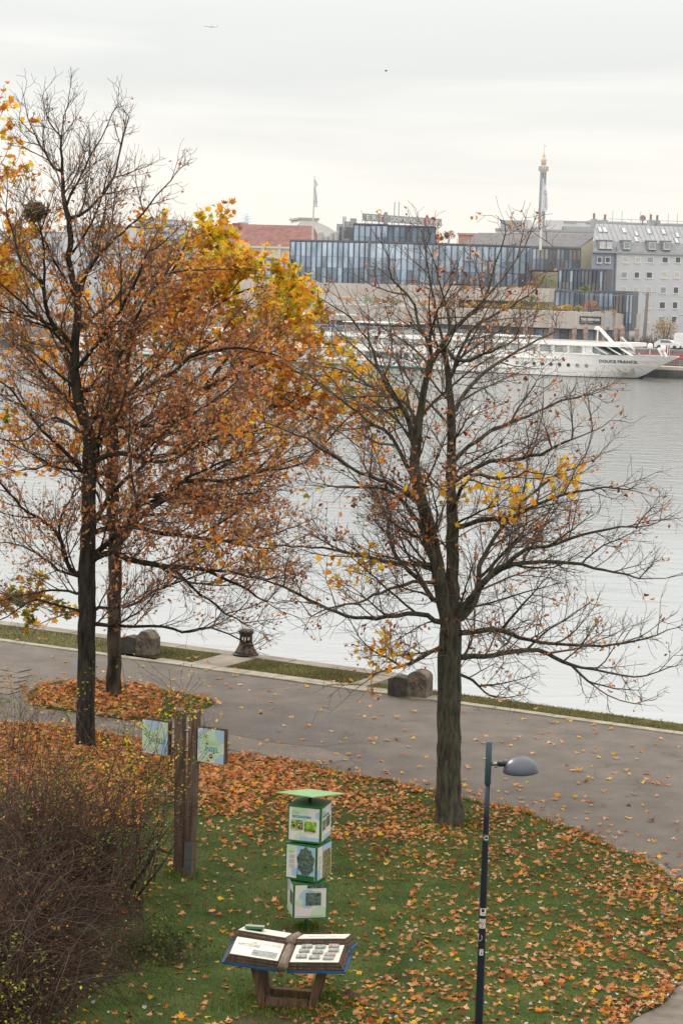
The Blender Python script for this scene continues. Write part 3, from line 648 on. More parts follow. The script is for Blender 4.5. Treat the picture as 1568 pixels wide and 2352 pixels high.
def rand_rot(n, r, tilt=None):
    """random rotations; tilt = max lean from lying flat (radians) or None for any way up"""
    a = r.uniform(0, 2 * np.pi, n); ca, sa = np.cos(a), np.sin(a); Z = np.zeros(n); O = np.ones(n)
    Rz = np.stack([ca, -sa, Z, sa, ca, Z, Z, Z, O], 1).reshape(n, 3, 3)
    if tilt is None: t = np.arccos(r.uniform(-1, 1, n))
    else: t = np.abs(r.normal(0, tilt, n))
    ct, st = np.cos(t), np.sin(t)
    Rx = np.stack([O, Z, Z, Z, ct, -st, Z, st, ct], 1).reshape(n, 3, 3)
    b = r.uniform(0, 2 * np.pi, n); cb, sb = np.cos(b), np.sin(b)
    Rz2 = np.stack([cb, -sb, Z, sb, cb, Z, Z, Z, O], 1).reshape(n, 3, 3)
    return Rz2 @ Rx @ Rz
def scatter(name, temps, pos, rot, size, colr, mats, parent=None, origin=None, kind=None):
    pos = np.asarray(pos, float); n = len(pos); size = np.broadcast_to(np.asarray(size, float), (n,)); which = np.arange(n) % len(temps)
    VV, FF, CC = [], [], []; base = 0
    for k, (V, Fc) in enumerate(temps):
        ix = np.where(which == k)[0]
        if not len(ix): continue
        P = np.einsum('nij,vj->nvi', rot[ix], V) * size[ix, None, None] + pos[ix, None, :]
        VV.append(P.reshape(-1, 3)); FF.append((Fc[None] + (np.arange(len(ix)) * len(V))[:, None, None]).reshape(-1, 3) + base); base += len(ix) * len(V)
        CC.append(np.repeat(colr[ix], len(V), 0))
    o = fast_mesh(name, np.vstack(VV), np.vstack(FF), np.vstack(CC), mats, False, parent, origin)
    if kind: o['kind'] = kind
    return o

class Tree:
    def __init__(s, d0, seed): s.P = []; s.par = []; s.px = []; s.d0 = d0; s.r = np.random.RandomState(seed); s.man = 0; s.minr = []
    def chain(s, pts, dz, start_par=None, step=.2):
        Q = [at_y(x, y, s.d0) for x, y in pts]
        if start_par is None and s.P:
            A = np.array(s.px); k = int(np.argmin((A[:, 0] - pts[0][0]) ** 2 + (A[:, 1] - pts[0][1]) ** 2)); start_par = k
        d_start = s.P[start_par][1] - s.d0 if s.P else 0.0
        n = len(pts); L = [0]
        for i in range(n - 1): L.append(L[-1] + math.hypot(pts[i + 1][0] - pts[i][0], pts[i + 1][1] - pts[i][1]))
        W = []
        for i, (x, y) in enumerate(pts):
            t = L[i] / (L[-1] + 1e-9); W.append(at_y(x, y, s.d0 + d_start + (dz - 0) * t))
        S = smooth_line(W, 8); prev = start_par if s.P else -1; last = S[0]
        if prev == -1: s.P.append(S[0]); s.par.append(-1); s.px.append(pts[0]); prev = 0
        for q in S[1:]:
            if np.linalg.norm(q - last) < step: continue
            w = q + s.r.normal(0, .012, 3)
            s.P.append(w); s.par.append(prev); s.px.append(proj(w)); prev = len(s.P) - 1; last = q
        s.man = len(s.P)
    def grow(s, A, step=.2, infl=1.6, kill=.36, iters=90, trop=.12, maxn=14000):
        P = [np.asarray(p) for p in s.P]; par = list(s.par); kids = np.zeros(60000, int)
        for p in par:
            if p >= 0: kids[p] += 1
        A = np.asarray(A); near = np.full(len(A), 1e9); ni = np.zeros(len(A), int)
        def update(i0):
            N_ = np.array(P[i0:])
            if not len(A): return
            if len(N_) > 60:
                kd = KDTree(len(N_))
                for q_, w_ in enumerate(N_): kd.insert(w_, q_)
                kd.balance()
                for a_ in range(len(A)):
                    _, q_, m_ = kd.find(A[a_])
                    if m_ < near[a_]: near[a_] = m_; ni[a_] = q_ + i0
                return
            for c in range(0, len(N_), 400):
                D = np.linalg.norm(A[:, None] - N_[None, c:c + 400], axis=2); k = D.argmin(1); m = D[np.arange(len(A)), k]
                b = m < near; near[b] = m[b]; ni[b] = k[b] + i0 + c
        update(0)
        first = True
        for it in range(iters):
            keep = near > kill; A, near, ni = A[keep], near[keep], ni[keep]
            if not len(A): break
            act = near < infl if not first else near < infl * 1.6
            if not act.any(): break
            PN = np.array(P); D = A[act] - PN[ni[act]]; D /= np.linalg.norm(D, axis=1)[:, None]
            S_ = np.zeros((len(P), 3)); np.add.at(S_, ni[act], D); u = np.unique(ni[act]); i0 = len(P)
            for k in u:
                if kids[k] > 3: continue
                v = S_[k] / (np.linalg.norm(S_[k]) + 1e-9)
                if par[k] >= 0:
                    dpar = PN[k] - PN[par[k]]; dpar = dpar / (np.linalg.norm(dpar) + 1e-9); v = v + .7 * dpar
                v = v + s.r.normal(0, .13, 3); v[2] += trop; v = v / np.linalg.norm(v)
                P.append(PN[k] + v * step * s.r.uniform(.75, 1.2)); par.append(k); kids[k] += 1
            if len(P) == i0 or len(P) > maxn: break
            update(i0)
        s.P, s.par = P, par
    def ramify(s, poly, sp=(.36, .24, .15), up=.05, ln=(.34, .55, 2.4), ang=48, dens=1.0):
        """side branches along every limb, three orders deep, kept inside the crown outline"""
        r = s.r; kids = {}
        for i, p in enumerate(s.par): kids.setdefault(p, []).append(i)
        n0 = len(s.P); hl = np.zeros(n0); axis = np.array(s.P[0])
        for i in range(n0 - 1, 0, -1):
            p = s.par[i]; hl[p] = max(hl[p], hl[i] + np.linalg.norm(s.P[i] - s.P[p]))
        poly = np.asarray(poly, float); cache = [0]
        lo = poly.min(0) - 8; hi = poly.max(0) + 8; W_, H_ = int((hi[0] - lo[0]) / 4) + 1, int((hi[1] - lo[1]) / 4) + 1
        gx, gy = np.meshgrid(lo[0] + 4 * np.arange(W_), lo[1] + 4 * np.arange(H_), indexing='ij'); ok = in_poly(gx.ravel(), gy.ravel(), poly).reshape(W_, H_)
        f0, f1, f2 = [float(q) for q in fw]; a0, a1, a2 = [float(q) for q in CR]; c0, c1, c2 = [float(q) for q in CU]
        def inside(q):
            X, Y, Z = float(q[0]), float(q[1]), float(q[2]) - H; dz = X * f0 + Y * f1 + Z * f2
            i = int((784 + F * (X * a0 + Y * a1 + Z * a2) / dz - lo[0]) / 4); j = int((1176 - F * (X * c0 + Y * c1 + Z * c2) / dz - lo[1]) / 4)
            return 0 <= i < W_ and 0 <= j < H_ and ok[i, j]
        def side(v, a, az=None):
            ref = np.array([0, 0, 1.]) if abs(v[2]) < .8 else np.array([1., 0, 0]); e = np.cross(v, ref); e /= np.linalg.norm(e); f = np.cross(v, e)
            z = r.uniform(0, 2 * np.pi) if az is None else az
            return v * math.cos(a) + (e * math.cos(z) + f * math.sin(z)) * math.sin(a), z
        def shoot(k, v, L_, lev):
            p = np.array(s.P[k]); st = (.17, .14, .11)[lev]; run = 0; q = k; out = []; nxt = sp[min(lev + 1, 2)] * r.uniform(.4, 1.2); grace = .25 if lev else .5; az = r.uniform(0, 6.28)
            bend = r.normal(0, .035, 3)
            while run < L_:
                o = p - axis; o[2] = 0; no = np.linalg.norm(o); o = o / (no + .6)
                v = v + r.normal(0, (.08, .15, .21)[lev], 3) + bend + o * .03; v[2] += up * (.5, 1.0, 1.5)[lev]; v = v / np.linalg.norm(v)
                p = p + v * st; run += st
                if not inside(p):
                    grace -= st
                    if grace < 0: break
                s.P.append(p); s.par.append(q); q = len(s.P) - 1
                if lev < 2 and run > nxt and run < L_ * .97:
                    out.append((q, v.copy(), L_ - run, az)); az += 2.4; nxt = run + sp[lev + 1] * r.uniform(.6, 1.4) / dens
            for (k2, v2, rem, z) in out:
                for s_ in ((0,) if r.rand() < .45 else (0, math.pi)):
                    d, _ = side(v2, R_(ang) * r.uniform(.65, 1.25), z + s_)
                    shoot(k2, d, (ln[1] * rem + .18) * r.uniform(.5, 1.1) if lev == 0 else r.uniform(.12, .42) + .15 * rem, lev + 1)
        acc = 0
        for i in range(1, n0):
            p = s.par[i]; v = s.P[i] - s.P[p]; l = np.linalg.norm(v); acc += l
            if hl[i] > 9.5 or (len(kids.get(i, [])) == 0 and False): continue
            thick = hl[i] > 5.5
            if acc < sp[0] * (1.8 if thick else 1) * r.uniform(.6, 1.4) / dens: continue
            acc = 0; d, _ = side(v / (l + 1e-9), R_(ang) * r.uniform(.75, 1.3)); 
            if d[2] < -.35 and r.rand() < .7: d[2] *= -.3
            d /= np.linalg.norm(d); L1 = min(ln[2], ln[0] * hl[i] + .75) * r.uniform(.45, 1.2)
            shoot(i, d, L1, 0)
        for i in range(1, n0):
            if not kids.get(i): v = s.P[i] - s.P[s.par[i]]; shoot(i, v / np.linalg.norm(v), r.uniform(.4, .9), 1)
    def twigs(s, prob, segs, ln, upb, thin=6, spread=.9):
        n0 = len(s.P); cnt = s.tips(); PN = np.array(s.P)
        for k in range(1, n0):
            if cnt[k] > thin or s.r.rand() > prob: continue
            d = PN[k] - PN[s.par[k]]; d = d / (np.linalg.norm(d) + 1e-9)
            q = k; p = PN[k]; v = d + s.r.normal(0, spread * .45, 3); v[2] += upb
            for j in range(s.r.randint(segs[0], segs[1] + 1)):
                v = v / (np.linalg.norm(v) + 1e-9); p = p + v * ln * s.r.uniform(.6, 1.3); s.P.append(p); s.par.append(q); q = len(s.P) - 1
                v = v + s.r.normal(0, .22, 3); v[2] += upb * .6
    def tips(s):
        n = len(s.P); ch = np.zeros(n, int)
        for p in s.par:
            if p >= 0: ch[p] += 1
        c = (ch == 0).astype(float)
        for i in range(n - 1, 0, -1): c[s.par[i]] += c[i]
        return c
    def radii(s, rbase, rtip=.0038):
        c = s.tips(); e = math.log(c[0]) / math.log(rbase / rtip); s.rad = rtip * c ** (1 / e); s.cnt = c
        n = len(s.P); hl = np.zeros(n)
        for i in range(n - 1, 0, -1):
            p = s.par[i]; hl[p] = max(hl[p], hl[i] + np.linalg.norm(s.P[i] - s.P[p]))
        s.rad = np.minimum(s.rad, rtip + .0062 * hl ** 1.27 + .0013 * hl ** 2)
    def mesh(s, root, bark, flare=.35, zbase=0.0, cut=.028):
        n = len(s.P); P = np.array(s.P); kids = [[] for _ in range(n)]
        for i in range(1, n): kids[s.par[i]].append(i)
        rad = s.rad * (1 + flare * np.exp(-np.maximum(P[:, 2] - zbase, 0) / .35) * (s.cnt > .6 * s.cnt[0]))
        chains = []; st = [(0, None)]
        while st:
            i, p = st.pop(); ch = [] if p is None else [p]
            j = i
            while True:
                ch.append(j); k = kids[j]
                if not k: break
                k = sorted(k, key=lambda q: -s.cnt[q])
                for q in k[1:]: st.append((q, j))
                j = k[0]
            chains.append((ch, p is not None))
        out = {0: ([], [], 0), 1: ([], [], 0)}; Vs = {0: [], 1: []}; Fs = {0: [], 1: []}; nb = {0: 0, 1: 0}
        for ch, sub in chains:
            q = P[ch]; r = rad[ch].copy()
            if sub: r[0] = min(r[0], r[1] * 1.25)
            if len(ch) > 3: r[1:-1] = (r[:-2] + 2 * r[1:-1] + r[2:]) / 4
            rm = r.max(); k = 12 if rm > .12 else (7 if rm > .03 else (4 if rm > .012 else 3)); w = 0 if rm > cut else 1
            T = np.empty_like(q); T[1:-1] = q[2:] - q[:-2]; T[0] = q[1] - q[0]; T[-1] = q[-1] - q[-2]; T /= np.linalg.norm(T, axis=1)[:, None] + 1e-9
            m = T.mean(0); ref = np.array([1., 0, 0]) if abs(m[2]) > .6 else np.array([0, 0, 1.])
            A = np.cross(ref, T); A /= np.linalg.norm(A, axis=1)[:, None] + 1e-9; B = np.cross(T, A)
            an = np.arange(k) * 2 * np.pi / k
            V = q[:, None] + r[:, None, None] * (A[:, None] * np.cos(an)[None, :, None] + B[:, None] * np.sin(an)[None, :, None])
            if rm > .08: V += (s.r.normal(0, .02, (len(ch), k, 1)) * (V - q[:, None]))
            i = np.arange(len(ch) - 1)[:, None] * k; j = np.arange(k)[None]; j2 = (j + 1) % k
            FA = np.stack([i + j, i + j2, i + k + j2, i + k + j], 2).reshape(-1, 4) + nb[w]
            Vs[w].append(V.reshape(-1, 3)); Fs[w].append(FA); nb[w] += len(ch) * k
        fast_mesh('trunk', np.vstack(Vs[0]), np.vstack(Fs[0]), None, [bark], True, root)
        fast_mesh('twigs', np.vstack(Vs[1]), np.vstack(Fs[1]), None, [M_twig], True, root)
def in_poly(x, y, poly):
    poly = np.asarray(poly, float); x = np.asarray(x); y = np.asarray(y); c = np.zeros(len(x), bool); j = len(poly) - 1
    for i in range(len(poly)):
        xi, yi = poly[i]; xj, yj = poly[j]
        t = ((yi > y) != (yj > y)) & (x < (xj - xi) * (y - yi) / (yj - yi + 1e-12) + xi); c ^= t; j = i
    return c
def cloud(poly, n, d0, cx, wmax, r, hw):
    """points through a crown whose outline from the bridge is poly; depth follows a rounded crown"""
    poly = np.asarray(poly, float); lo, hi = poly.min(0), poly.max(0); o = []
    while len(o) < n:
        x = r.uniform(lo[0], hi[0], 4000); y = r.uniform(lo[1], hi[1], 4000); k = in_poly(x, y, poly)
        for a, b in zip(x[k], y[k]):
            w = wmax * math.sqrt(max(.12, 1 - ((a - cx) / hw) ** 2)); o.append(at_y(a, b, d0 + r.uniform(-w, w)))
    return np.array(o[:n])

# --- right tree
D = Tree(39.5, 3)
D.chain([(1031, 1896), (1030, 1693), (1032, 1524), (1035, 1441), (1039, 1375), (1037, 1275), (1037, 1151), (1035, 1101), (1037, 1027), (1035, 965), (1031, 903), (1028, 861), (1020, 800), (1010, 760), (1000, 700), (985, 640), (975, 560), (960, 490)], .6)
Dl = [(-.8, [(1035, 1430), (1018, 1375), (1003, 1296), (989, 1226), (968, 1151), (952, 1093), (956, 1027), (966, 944), (981, 861), (1020, 780), (1062, 738), (1110, 690), (1150, 640), (1195, 585), (1215, 540), (1225, 500)]),
 (.9, [(975, 890), (985, 800), (960, 745), (945, 690), (900, 640), (880, 570), (850, 520)]), (-1.2, [(985, 800), (1000, 720), (1040, 650), (1055, 590)]), (1.4, [(956, 1027), (930, 950), (880, 870), (850, 790), (800, 720), (760, 640)]),
 (1.2, [(1030, 880), (1060, 800), (1100, 740), (1180, 700), (1250, 640), (1270, 560)]), (.8, [(1110, 690), (1140, 600), (1160, 540), (1150, 490)]),
 (-2.2, [(1012, 1442), (987, 1417), (935, 1411), (873, 1420), (811, 1417), (752, 1398), (697, 1369), (642, 1343), (598, 1332), (551, 1314)]), (-2.6, [(1010, 1340), (954, 1336), (891, 1354), (825, 1384), (770, 1392), (700, 1420)]),
 (1.6, [(1008, 1395), (965, 1332), (917, 1288), (895, 1241), (888, 1186), (862, 1131), (844, 1087), (820, 1040)]), (2.4, [(1002, 1300), (950, 1294), (917, 1296), (844, 1281), (781, 1266), (741, 1259), (661, 1255), (595, 1248)]),
 (-1.8, [(972, 1165), (917, 1124), (862, 1098), (807, 1076), (752, 1039), (697, 1003), (635, 981), (590, 960)]), (1.8, [(958, 1116), (917, 1036), (891, 995), (844, 966), (796, 926), (752, 893), (697, 853), (640, 820)]),
 (2.6, [(960, 1000), (935, 930), (870, 900), (800, 850), (760, 790)]), (-.9, [(1008, 1330), (960, 1200), (900, 1130), (850, 1120), (780, 1120), (700, 1105)]),
 (-1.6, [(1040, 1420), (1060, 1400), (1084, 1370), (1126, 1317), (1167, 1292), (1217, 1259), (1262, 1253), (1333, 1230), (1415, 1213), (1498, 1205), (1545, 1180)]), (.8, [(1126, 1317), (1150, 1306), (1208, 1292), (1275, 1292), (1333, 1296), (1416, 1317), (1498, 1329), (1562, 1321)]),
 (2.6, [(1042, 1440), (1093, 1375), (1100, 1300), (1150, 1213), (1184, 1168), (1250, 1110), (1312, 1077), (1374, 1052)]), (-2.4, [(1037, 1110), (1076, 1085), (1126, 1060), (1188, 1056), (1250, 1039), (1312, 1010), (1374, 985), (1420, 950)]),
 (1.9, [(1037, 1055), (1084, 1019), (1134, 985), (1188, 965), (1242, 940), (1291, 919), (1353, 907), (1405, 880)]), (-3.0, [(1036, 1456), (1105, 1449), (1150, 1445), (1200, 1466), (1271, 1478), (1353, 1482), (1436, 1478), (1498, 1462), (1562, 1437)]),
 (1.8, [(1034, 1510), (1093, 1507), (1134, 1507), (1175, 1495), (1242, 1495), (1291, 1520), (1353, 1536), (1469, 1553), (1562, 1520)]), (-.6, [(1310, 1528), (1366, 1578), (1416, 1607), (1490, 1622)]), (-1.2, [(1037, 1220), (1084, 1201), (1117, 1190), (1175, 1188), (1233, 1159), (1310, 1130), (1400, 1120), (1500, 1140)]),
 (-2.5, [(1028, 1480), (985, 1500), (943, 1524), (880, 1540), (820, 1580), (770, 1625)]), (2.2, [(1034, 1545), (1080, 1560), (1130, 1600), (1180, 1600)]), (-3.2, [(1037, 1180), (1060, 1120), (1090, 1090), (1150, 1100), (1220, 1080)]),
 (3.2, [(1037, 960), (1070, 900), (1120, 850), (1200, 800), (1280, 760)]), (-3.0, [(1020, 800), (1060, 830), (1120, 810), (1190, 780)])]
for dz, pts in Dl: D.chain(pts, dz)
polyD = [(1150, 485), (1185, 480), (1230, 500), (1262, 520), (1255, 620), (1290, 700), (1270, 780), (1330, 850), (1410, 880), (1425, 960), (1430, 1030), (1500, 1130), (1555, 1185), (1500, 1260), (1565, 1320), (1480, 1360), (1440, 1400), (1570, 1430), (1568, 1520), (1500, 1560), (1500, 1625), (1380, 1600), (1250, 1560), (1190, 1625), (1060, 1600), (960, 1560), (850, 1610), (750, 1640), (760, 1590), (840, 1500), (700, 1450), (600, 1400), (520, 1330), (560, 1230), (690, 1190), (690, 1080), (580, 990), (560, 900), (640, 780), (700, 700), (745, 640), (760, 580), (830, 560), (850, 500), (900, 540), (945, 480), (985, 500), (1050, 570), (1110, 560)]
D.ramify(polyD, (.27, .19, .125), .05, (.36, .55, 2.3))
D.radii(.235)
# --- left front tree
A = Tree(45.4, 5)
A.chain([(196, 1720), (201, 1435), (199, 1315), (204, 1183), (204, 1101), (206, 1019), (194, 969), (175, 887), (171, 821), (180, 692), (161, 609), (161, 543), (161, 504), (148, 464), (142, 395), (142, 313), (145, 273), (158, 225), (164, 180)], .3)
Al = [(-.8, [(180, 700), (195, 640), (211, 609), (260, 550), (287, 530), (330, 487), (363, 444), (396, 411), (415, 330)]), (.6, [(148, 464), (171, 434), (198, 378), (217, 342), (244, 296), (260, 260), (279, 225)]), (1.2, [(161, 504), (198, 487), (244, 438), (264, 395), (280, 329), (297, 263)]),
 (-1.0, [(142, 405), (99, 345), (79, 306), (59, 257), (53, 205)]), (.5, [(142, 320), (110, 270), (101, 210)]), (-1.5, [(175, 800), (120, 740), (102, 675), (102, 576), (90, 517), (80, 460)]), (.8, [(60, 640), (30, 540), (10, 470), (-20, 400)]),
 (-1.8, [(190, 1330), (158, 1299), (142, 1249), (129, 1223), (99, 1197), (49, 1164), (0, 1108), (-60, 1060)]), (1.0, [(135, 1230), (142, 1183), (165, 1141), (185, 1091), (200, 1038)]), (1.6, [(190, 1325), (148, 1315), (115, 1292), (79, 1269), (36, 1249), (-30, 1246)]),
 (-1.2, [(198, 1405), (178, 1401), (138, 1391), (76, 1378), (33, 1408), (-30, 1440)]), (.8, [(198, 1365), (132, 1355), (82, 1361), (0, 1378), (-50, 1390)]), (-2.2, [(204, 1285), (250, 1246), (297, 1197), (330, 1144), (379, 1134), (428, 1101), (517, 1058), (600, 1040)]),
 (1.8, [(204, 1210), (244, 1157), (264, 1127), (297, 1094), (330, 1068), (379, 1002), (428, 986), (517, 959), (600, 900)]), (-1.4, [(206, 1045), (250, 992), (287, 979), (330, 979), (396, 969), (480, 930), (560, 860)]), (-2.8, [(203, 1285), (254, 1269), (287, 1282), (330, 1292), (396, 1302), (517, 1312), (600, 1330), (690, 1320)]),
 (.6, [(199, 1397), (280, 1394), (323, 1378), (363, 1355), (412, 1335), (478, 1315), (560, 1290)]), (2.2, [(204, 1220), (297, 1210), (363, 1223), (445, 1233), (517, 1243), (620, 1260), (700, 1230)]), (-1.0, [(204, 1200), (307, 1167), (396, 1137), (517, 1144), (640, 1120)]),
 (1.3, [(200, 975), (247, 933), (297, 903), (346, 887), (396, 854), (445, 814), (494, 781), (560, 700)]), (-.9, [(182, 900), (231, 887), (264, 854), (297, 765), (340, 680), (400, 600), (440, 540)]), (-.5, [(200, 1430), (277, 1439), (359, 1437), (420, 1450), (477, 1442), (533, 1460), (600, 1500)]),
 (2.4, [(190, 960), (140, 900), (90, 850), (40, 800), (-30, 740)]), (-2.4, [(204, 1100), (150, 1040), (90, 980), (30, 900), (-30, 860)]), (2.8, [(200, 1000), (120, 960), (60, 1010), (0, 1010)]), (-2.9, [(175, 850), (230, 780), (290, 690), (330, 600), (370, 520)]), (2.7, [(178, 760), (250, 700), (330, 640), (450, 620), (540, 620)]),
 (-3.0, [(205, 1060), (280, 1040), (380, 1060), (480, 1010), (640, 980)]), (-1.6, [(171, 821), (130, 770), (60, 700), (0, 650), (-40, 600)]), (-1.8, [(517, 1243), (620, 1230), (720, 1190)]), (1.2, [(478, 1315), (560, 1350), (640, 1400), (690, 1420)]), (0, [(396, 1302), (480, 1380), (560, 1430), (620, 1460)]), (2.0, [(428, 1101), (540, 1100), (660, 1060), (750, 1020)]), (-2.0, [(445, 814), (540, 800), (640, 820), (700, 860)])]
for dz, pts in Al: A.chain(pts, dz)
polyA = [(166, 215), (200, 310), (240, 290), (283, 230), (300, 300), (330, 380), (415, 350), (425, 400), (400, 480), (480, 580), (600, 640), (640, 720), (690, 830), (760, 950), (770, 1060), (700, 1140), (720, 1260), (690, 1350), (620, 1480), (560, 1470), (450, 1450), (300, 1440), (220, 1460), (130, 1420), (60, 1470), (-60, 1470), (-80, 900), (-60, 500), (10, 400), (50, 230), (80, 300), (100, 210), (130, 280)]
A.ramify(polyA, (.20, .165, .12), .125, (.36, .55, 2.5), ang=42)
A.radii(.205)
# --- second left tree, behind: a plane with big yellow leaves
B = Tree(51.2, 8)
B.chain([(262, 1600), (262, 1500), (264, 1400), (264, 1249), (260, 1150), (260, 1019), (275, 903), (290, 854), (300, 760), (310, 680), (300, 600), (320, 520)], .6)
Bl = [(-1.5, [(264, 1262), (297, 1216), (330, 1180), (379, 1147), (461, 1124), (517, 1109), (600, 1080), (700, 1000)]), (1.5, [(270, 920), (340, 860), (420, 780), (500, 700), (600, 660), (700, 680)]), (-1.2, [(262, 1040), (340, 960), (460, 900), (600, 830), (700, 800), (790, 800)]), (1.0, [(290, 850), (240, 760), (180, 660), (120, 580)]),
 (1.5, [(262, 1150), (200, 1080), (120, 1020), (40, 980)]), (-1.6, [(300, 760), (380, 650), (430, 560), (480, 520)]), (2.0, [(330, 1180), (450, 1180), (560, 1180), (640, 1200)]), (-1.0, [(600, 1080), (700, 1060), (800, 960), (880, 900)]), (1.2, [(262, 1000), (180, 900), (90, 820), (20, 760)]), (-.6, [(500, 700), (560, 640), (610, 610), (650, 620)]), (1.8, [(460, 900), (560, 780), (640, 740), (715, 720)]), (-1.6, [(600, 830), (700, 860), (800, 870), (890, 910), (940, 950)]), (.8, [(430, 560), (470, 540), (505, 545)]), (2.2, [(340, 860), (420, 700), (500, 600), (515, 570)]), (-2.2, [(280, 980), (400, 1020), (520, 980), (640, 930), (760, 980), (840, 1040)]), (1.0, [(310, 680), (250, 600), (200, 540)]), (-2.4, [(262, 1100), (160, 1060), (60, 1080), (-20, 1090)]), (2.4, [(379, 1147), (480, 1090), (600, 1010), (720, 900), (820, 850)])]
for dz, pts in Bl: B.chain(pts, dz)
polyB = [(380, 490), (420, 470), (505, 505), (515, 570), (590, 590), (655, 615), (720, 670), (735, 720), (690, 770), (760, 770), (830, 850), (900, 880), (945, 930), (900, 1030), (840, 1080), (760, 1090), (690, 1180), (650, 1240), (560, 1200), (440, 1240), (330, 1200), (200, 1180), (60, 1180), (-40, 1150), (-40, 640), (100, 560), (250, 500)]
B.ramify(polyB, (.30, .24, .18), .06, (.4, .6, 3.0))
B.radii(.175)
# --- third left tree, its trunk out of the picture
Cc = Tree(47.5, 9)
Cc.chain([(-190, 1690), (-190, 1400), (-185, 1100), (-180, 800), (-170, 500), (-150, 300), (-120, 180)], .3)
for dz, pts in [(.8, [(-180, 800), (-120, 640), (-60, 480), (-20, 330), (0, 230)]), (-1.0, [(-185, 1000), (-120, 800), (-50, 650), (40, 520), (80, 450)]), (1.0, [(-190, 1450), (-120, 1400), (-40, 1390), (60, 1385), (140, 1410)]), (-1.2, [(-190, 1420), (-110, 1370), (-30, 1360), (60, 1370), (120, 1380)]), (1.6, [(-185, 900), (-110, 720), (-20, 600), (60, 560), (120, 500)]), (-.5, [(-175, 650), (-110, 500), (-40, 330), (10, 200)]), (.6, [(-180, 760), (-80, 560), (-10, 440), (40, 370), (50, 330)])]: Cc.chain(pts, dz)
polyC = [(0, 190), (20, 260), (40, 320), (60, 390), (110, 430), (140, 480), (100, 560), (40, 620), (-60, 700), (-200, 700), (-280, 500), (-150, 180)]
polyC2 = [(-20, 1350), (60, 1340), (100, 1370), (165, 1400), (170, 1440), (110, 1470), (70, 1450), (30, 1500), (-20, 1490), (-200, 1480), (-250, 1380)]
Cc.ramify(polyC + polyC2[::-1] if False else [(-400, 100)] + polyC[:8] + polyC2[:8] + [(-400, 1500)], (.5, .34, .22), .05, (.4, .6, 2.4))
Cc.radii(.18)

def thin_nodes(T, lim=5): return np.where(T.cnt <= lim)[0]
def hang(T, n, w, lim=4, drop=.05, seed=1):
    """n leaf positions on the thin twigs, weighted by w(px, py)"""
    k = thin_nodes(T, lim); P = np.array(T.P)[k]; x, y = proj(P); wt = np.maximum(w(x, y), 0) + 1e-9; wt /= wt.sum(); r = np.random.RandomState(seed)
    i = r.choice(len(k), n, p=wt); q = P[i] + r.normal(0, .05, (n, 3)); q[:, 2] -= drop * r.rand(n); return q, x[i], y[i], r
def blob(x, y, cx, cy, rx, ry): return np.exp(-((x - cx) / rx) ** 2 - ((y - cy) / ry) ** 2)

tD = thing('maple_tree', at_z(1031, 1892, .02), 'nearly bare maple with mossy forked trunk on the leaf-strewn lawn right of the info tower', 'tree')
D.mesh(tD, M_barkD, .42)
wD = lambda x, y: .34 + .5 * blob(x, y, 1210, 1120, 170, 80) + .8 * blob(x, y, 800, 1290, 70, 50) + blob(x, y, 890, 1490, 60, 40) + .5 * blob(x, y, 950, 1090, 120, 150) + .5 * blob(x, y, 1080, 560, 120, 90)
q, x, y, r = hang(D, 800, wD, 3, .1, 21); q = np.repeat(q, 3, 0) + r.normal(0, .075, (len(q) * 3, 3)); x = np.repeat(x, 3); y = np.repeat(y, 3); yel = (blob(x, y, 1130, 1130, 170, 60) + blob(x, y, 1300, 1090, 60, 50) + blob(x, y, 800, 1300, 90, 60) + blob(x, y, 880, 1500, 80, 60) + .6 * blob(x, y, 1330, 1420, 60, 30)) > r.uniform(.25, .9, len(x))
cD = np.where(yel[:, None], pick(dict(yellow=5, gold=4, orange=2), len(x), 22), pick(dict(rust=4, brown=2.5, red=1.4, copper=5, tan=1.5, orange=1), len(x), 23))
k = yel; crown = scatter('crown', SHRIV, q[~k], rand_rot((~k).sum(), r), r.uniform(.05, .105, (~k).sum()), cD[~k], [M_leaf], tD)
scatter('yellow_leaves', MAPLES, q[k], rand_rot(k.sum(), r), r.uniform(.11, .18, k.sum()), cD[k], [M_leaf], tD)

tA = thing('maple_tree', at_z(196, 1718, .02), 'tall dark-trunked maple with thin brown leaves and bare upper shoots, front tree at the left', 'tree')
A.mesh(tA, M_barkA, .2)
wA = lambda x, y: np.clip((y - 330) / 380, .03, 1) * np.where(y > 1240, np.clip(1 - (y - 1240) / 220, .30, 1), 1) * (1 + 1.0 * blob(x, y, 520, 950, 230, 300) + .5 * blob(x, y, 560, 1300, 200, 120))
q, x, y, r = hang(A, 13500, wA, 4, .1, 31)
big = (blob(x, y, 600, 970, 140, 70) + .9 * blob(x, y, 540, 1270, 120, 90)) > r.uniform(.3, 2.6, len(x))
cA = pick(dict(copper=7, rust=3, tan=7, brown=2, orange=1.5, red=.2), len(x), 32); cA[big] = pick(dict(gold=3, orange=4, yellow=2, tan=2), len(x), 33)[big]
scatter('crown', SHRIV, q[~big], rand_rot((~big).sum(), r), r.uniform(.05, .105, (~big).sum()), cA[~big], [M_leaf], tA)
scatter('golden_leaves', MAPLES, q[big], rand_rot(big.sum(), r), r.uniform(.12, .2, big.sum()), cA[big], [M_leaf], tA)

tB = thing('plane_tree', at_z(262, 1598, .02), 'plane tree with flaking bark and dense yellow and green leaves, behind the front left maple', 'tree')
B.mesh(tB, M_barkB, .3)
wB = lambda x, y: np.where((x < 470) & (y > 560), .10, .16) + 2.6 * blob(x, y, 600, 670, 190, 120) + 2.2 * blob(x, y, 430, 530, 130, 70) + .75 * blob(x, y, 840, 890, 150, 110) + .5 * blob(x, y, 100, 800, 200, 300)
q, x, y, r = hang(B, 9500, wB, 6, .15, 41)
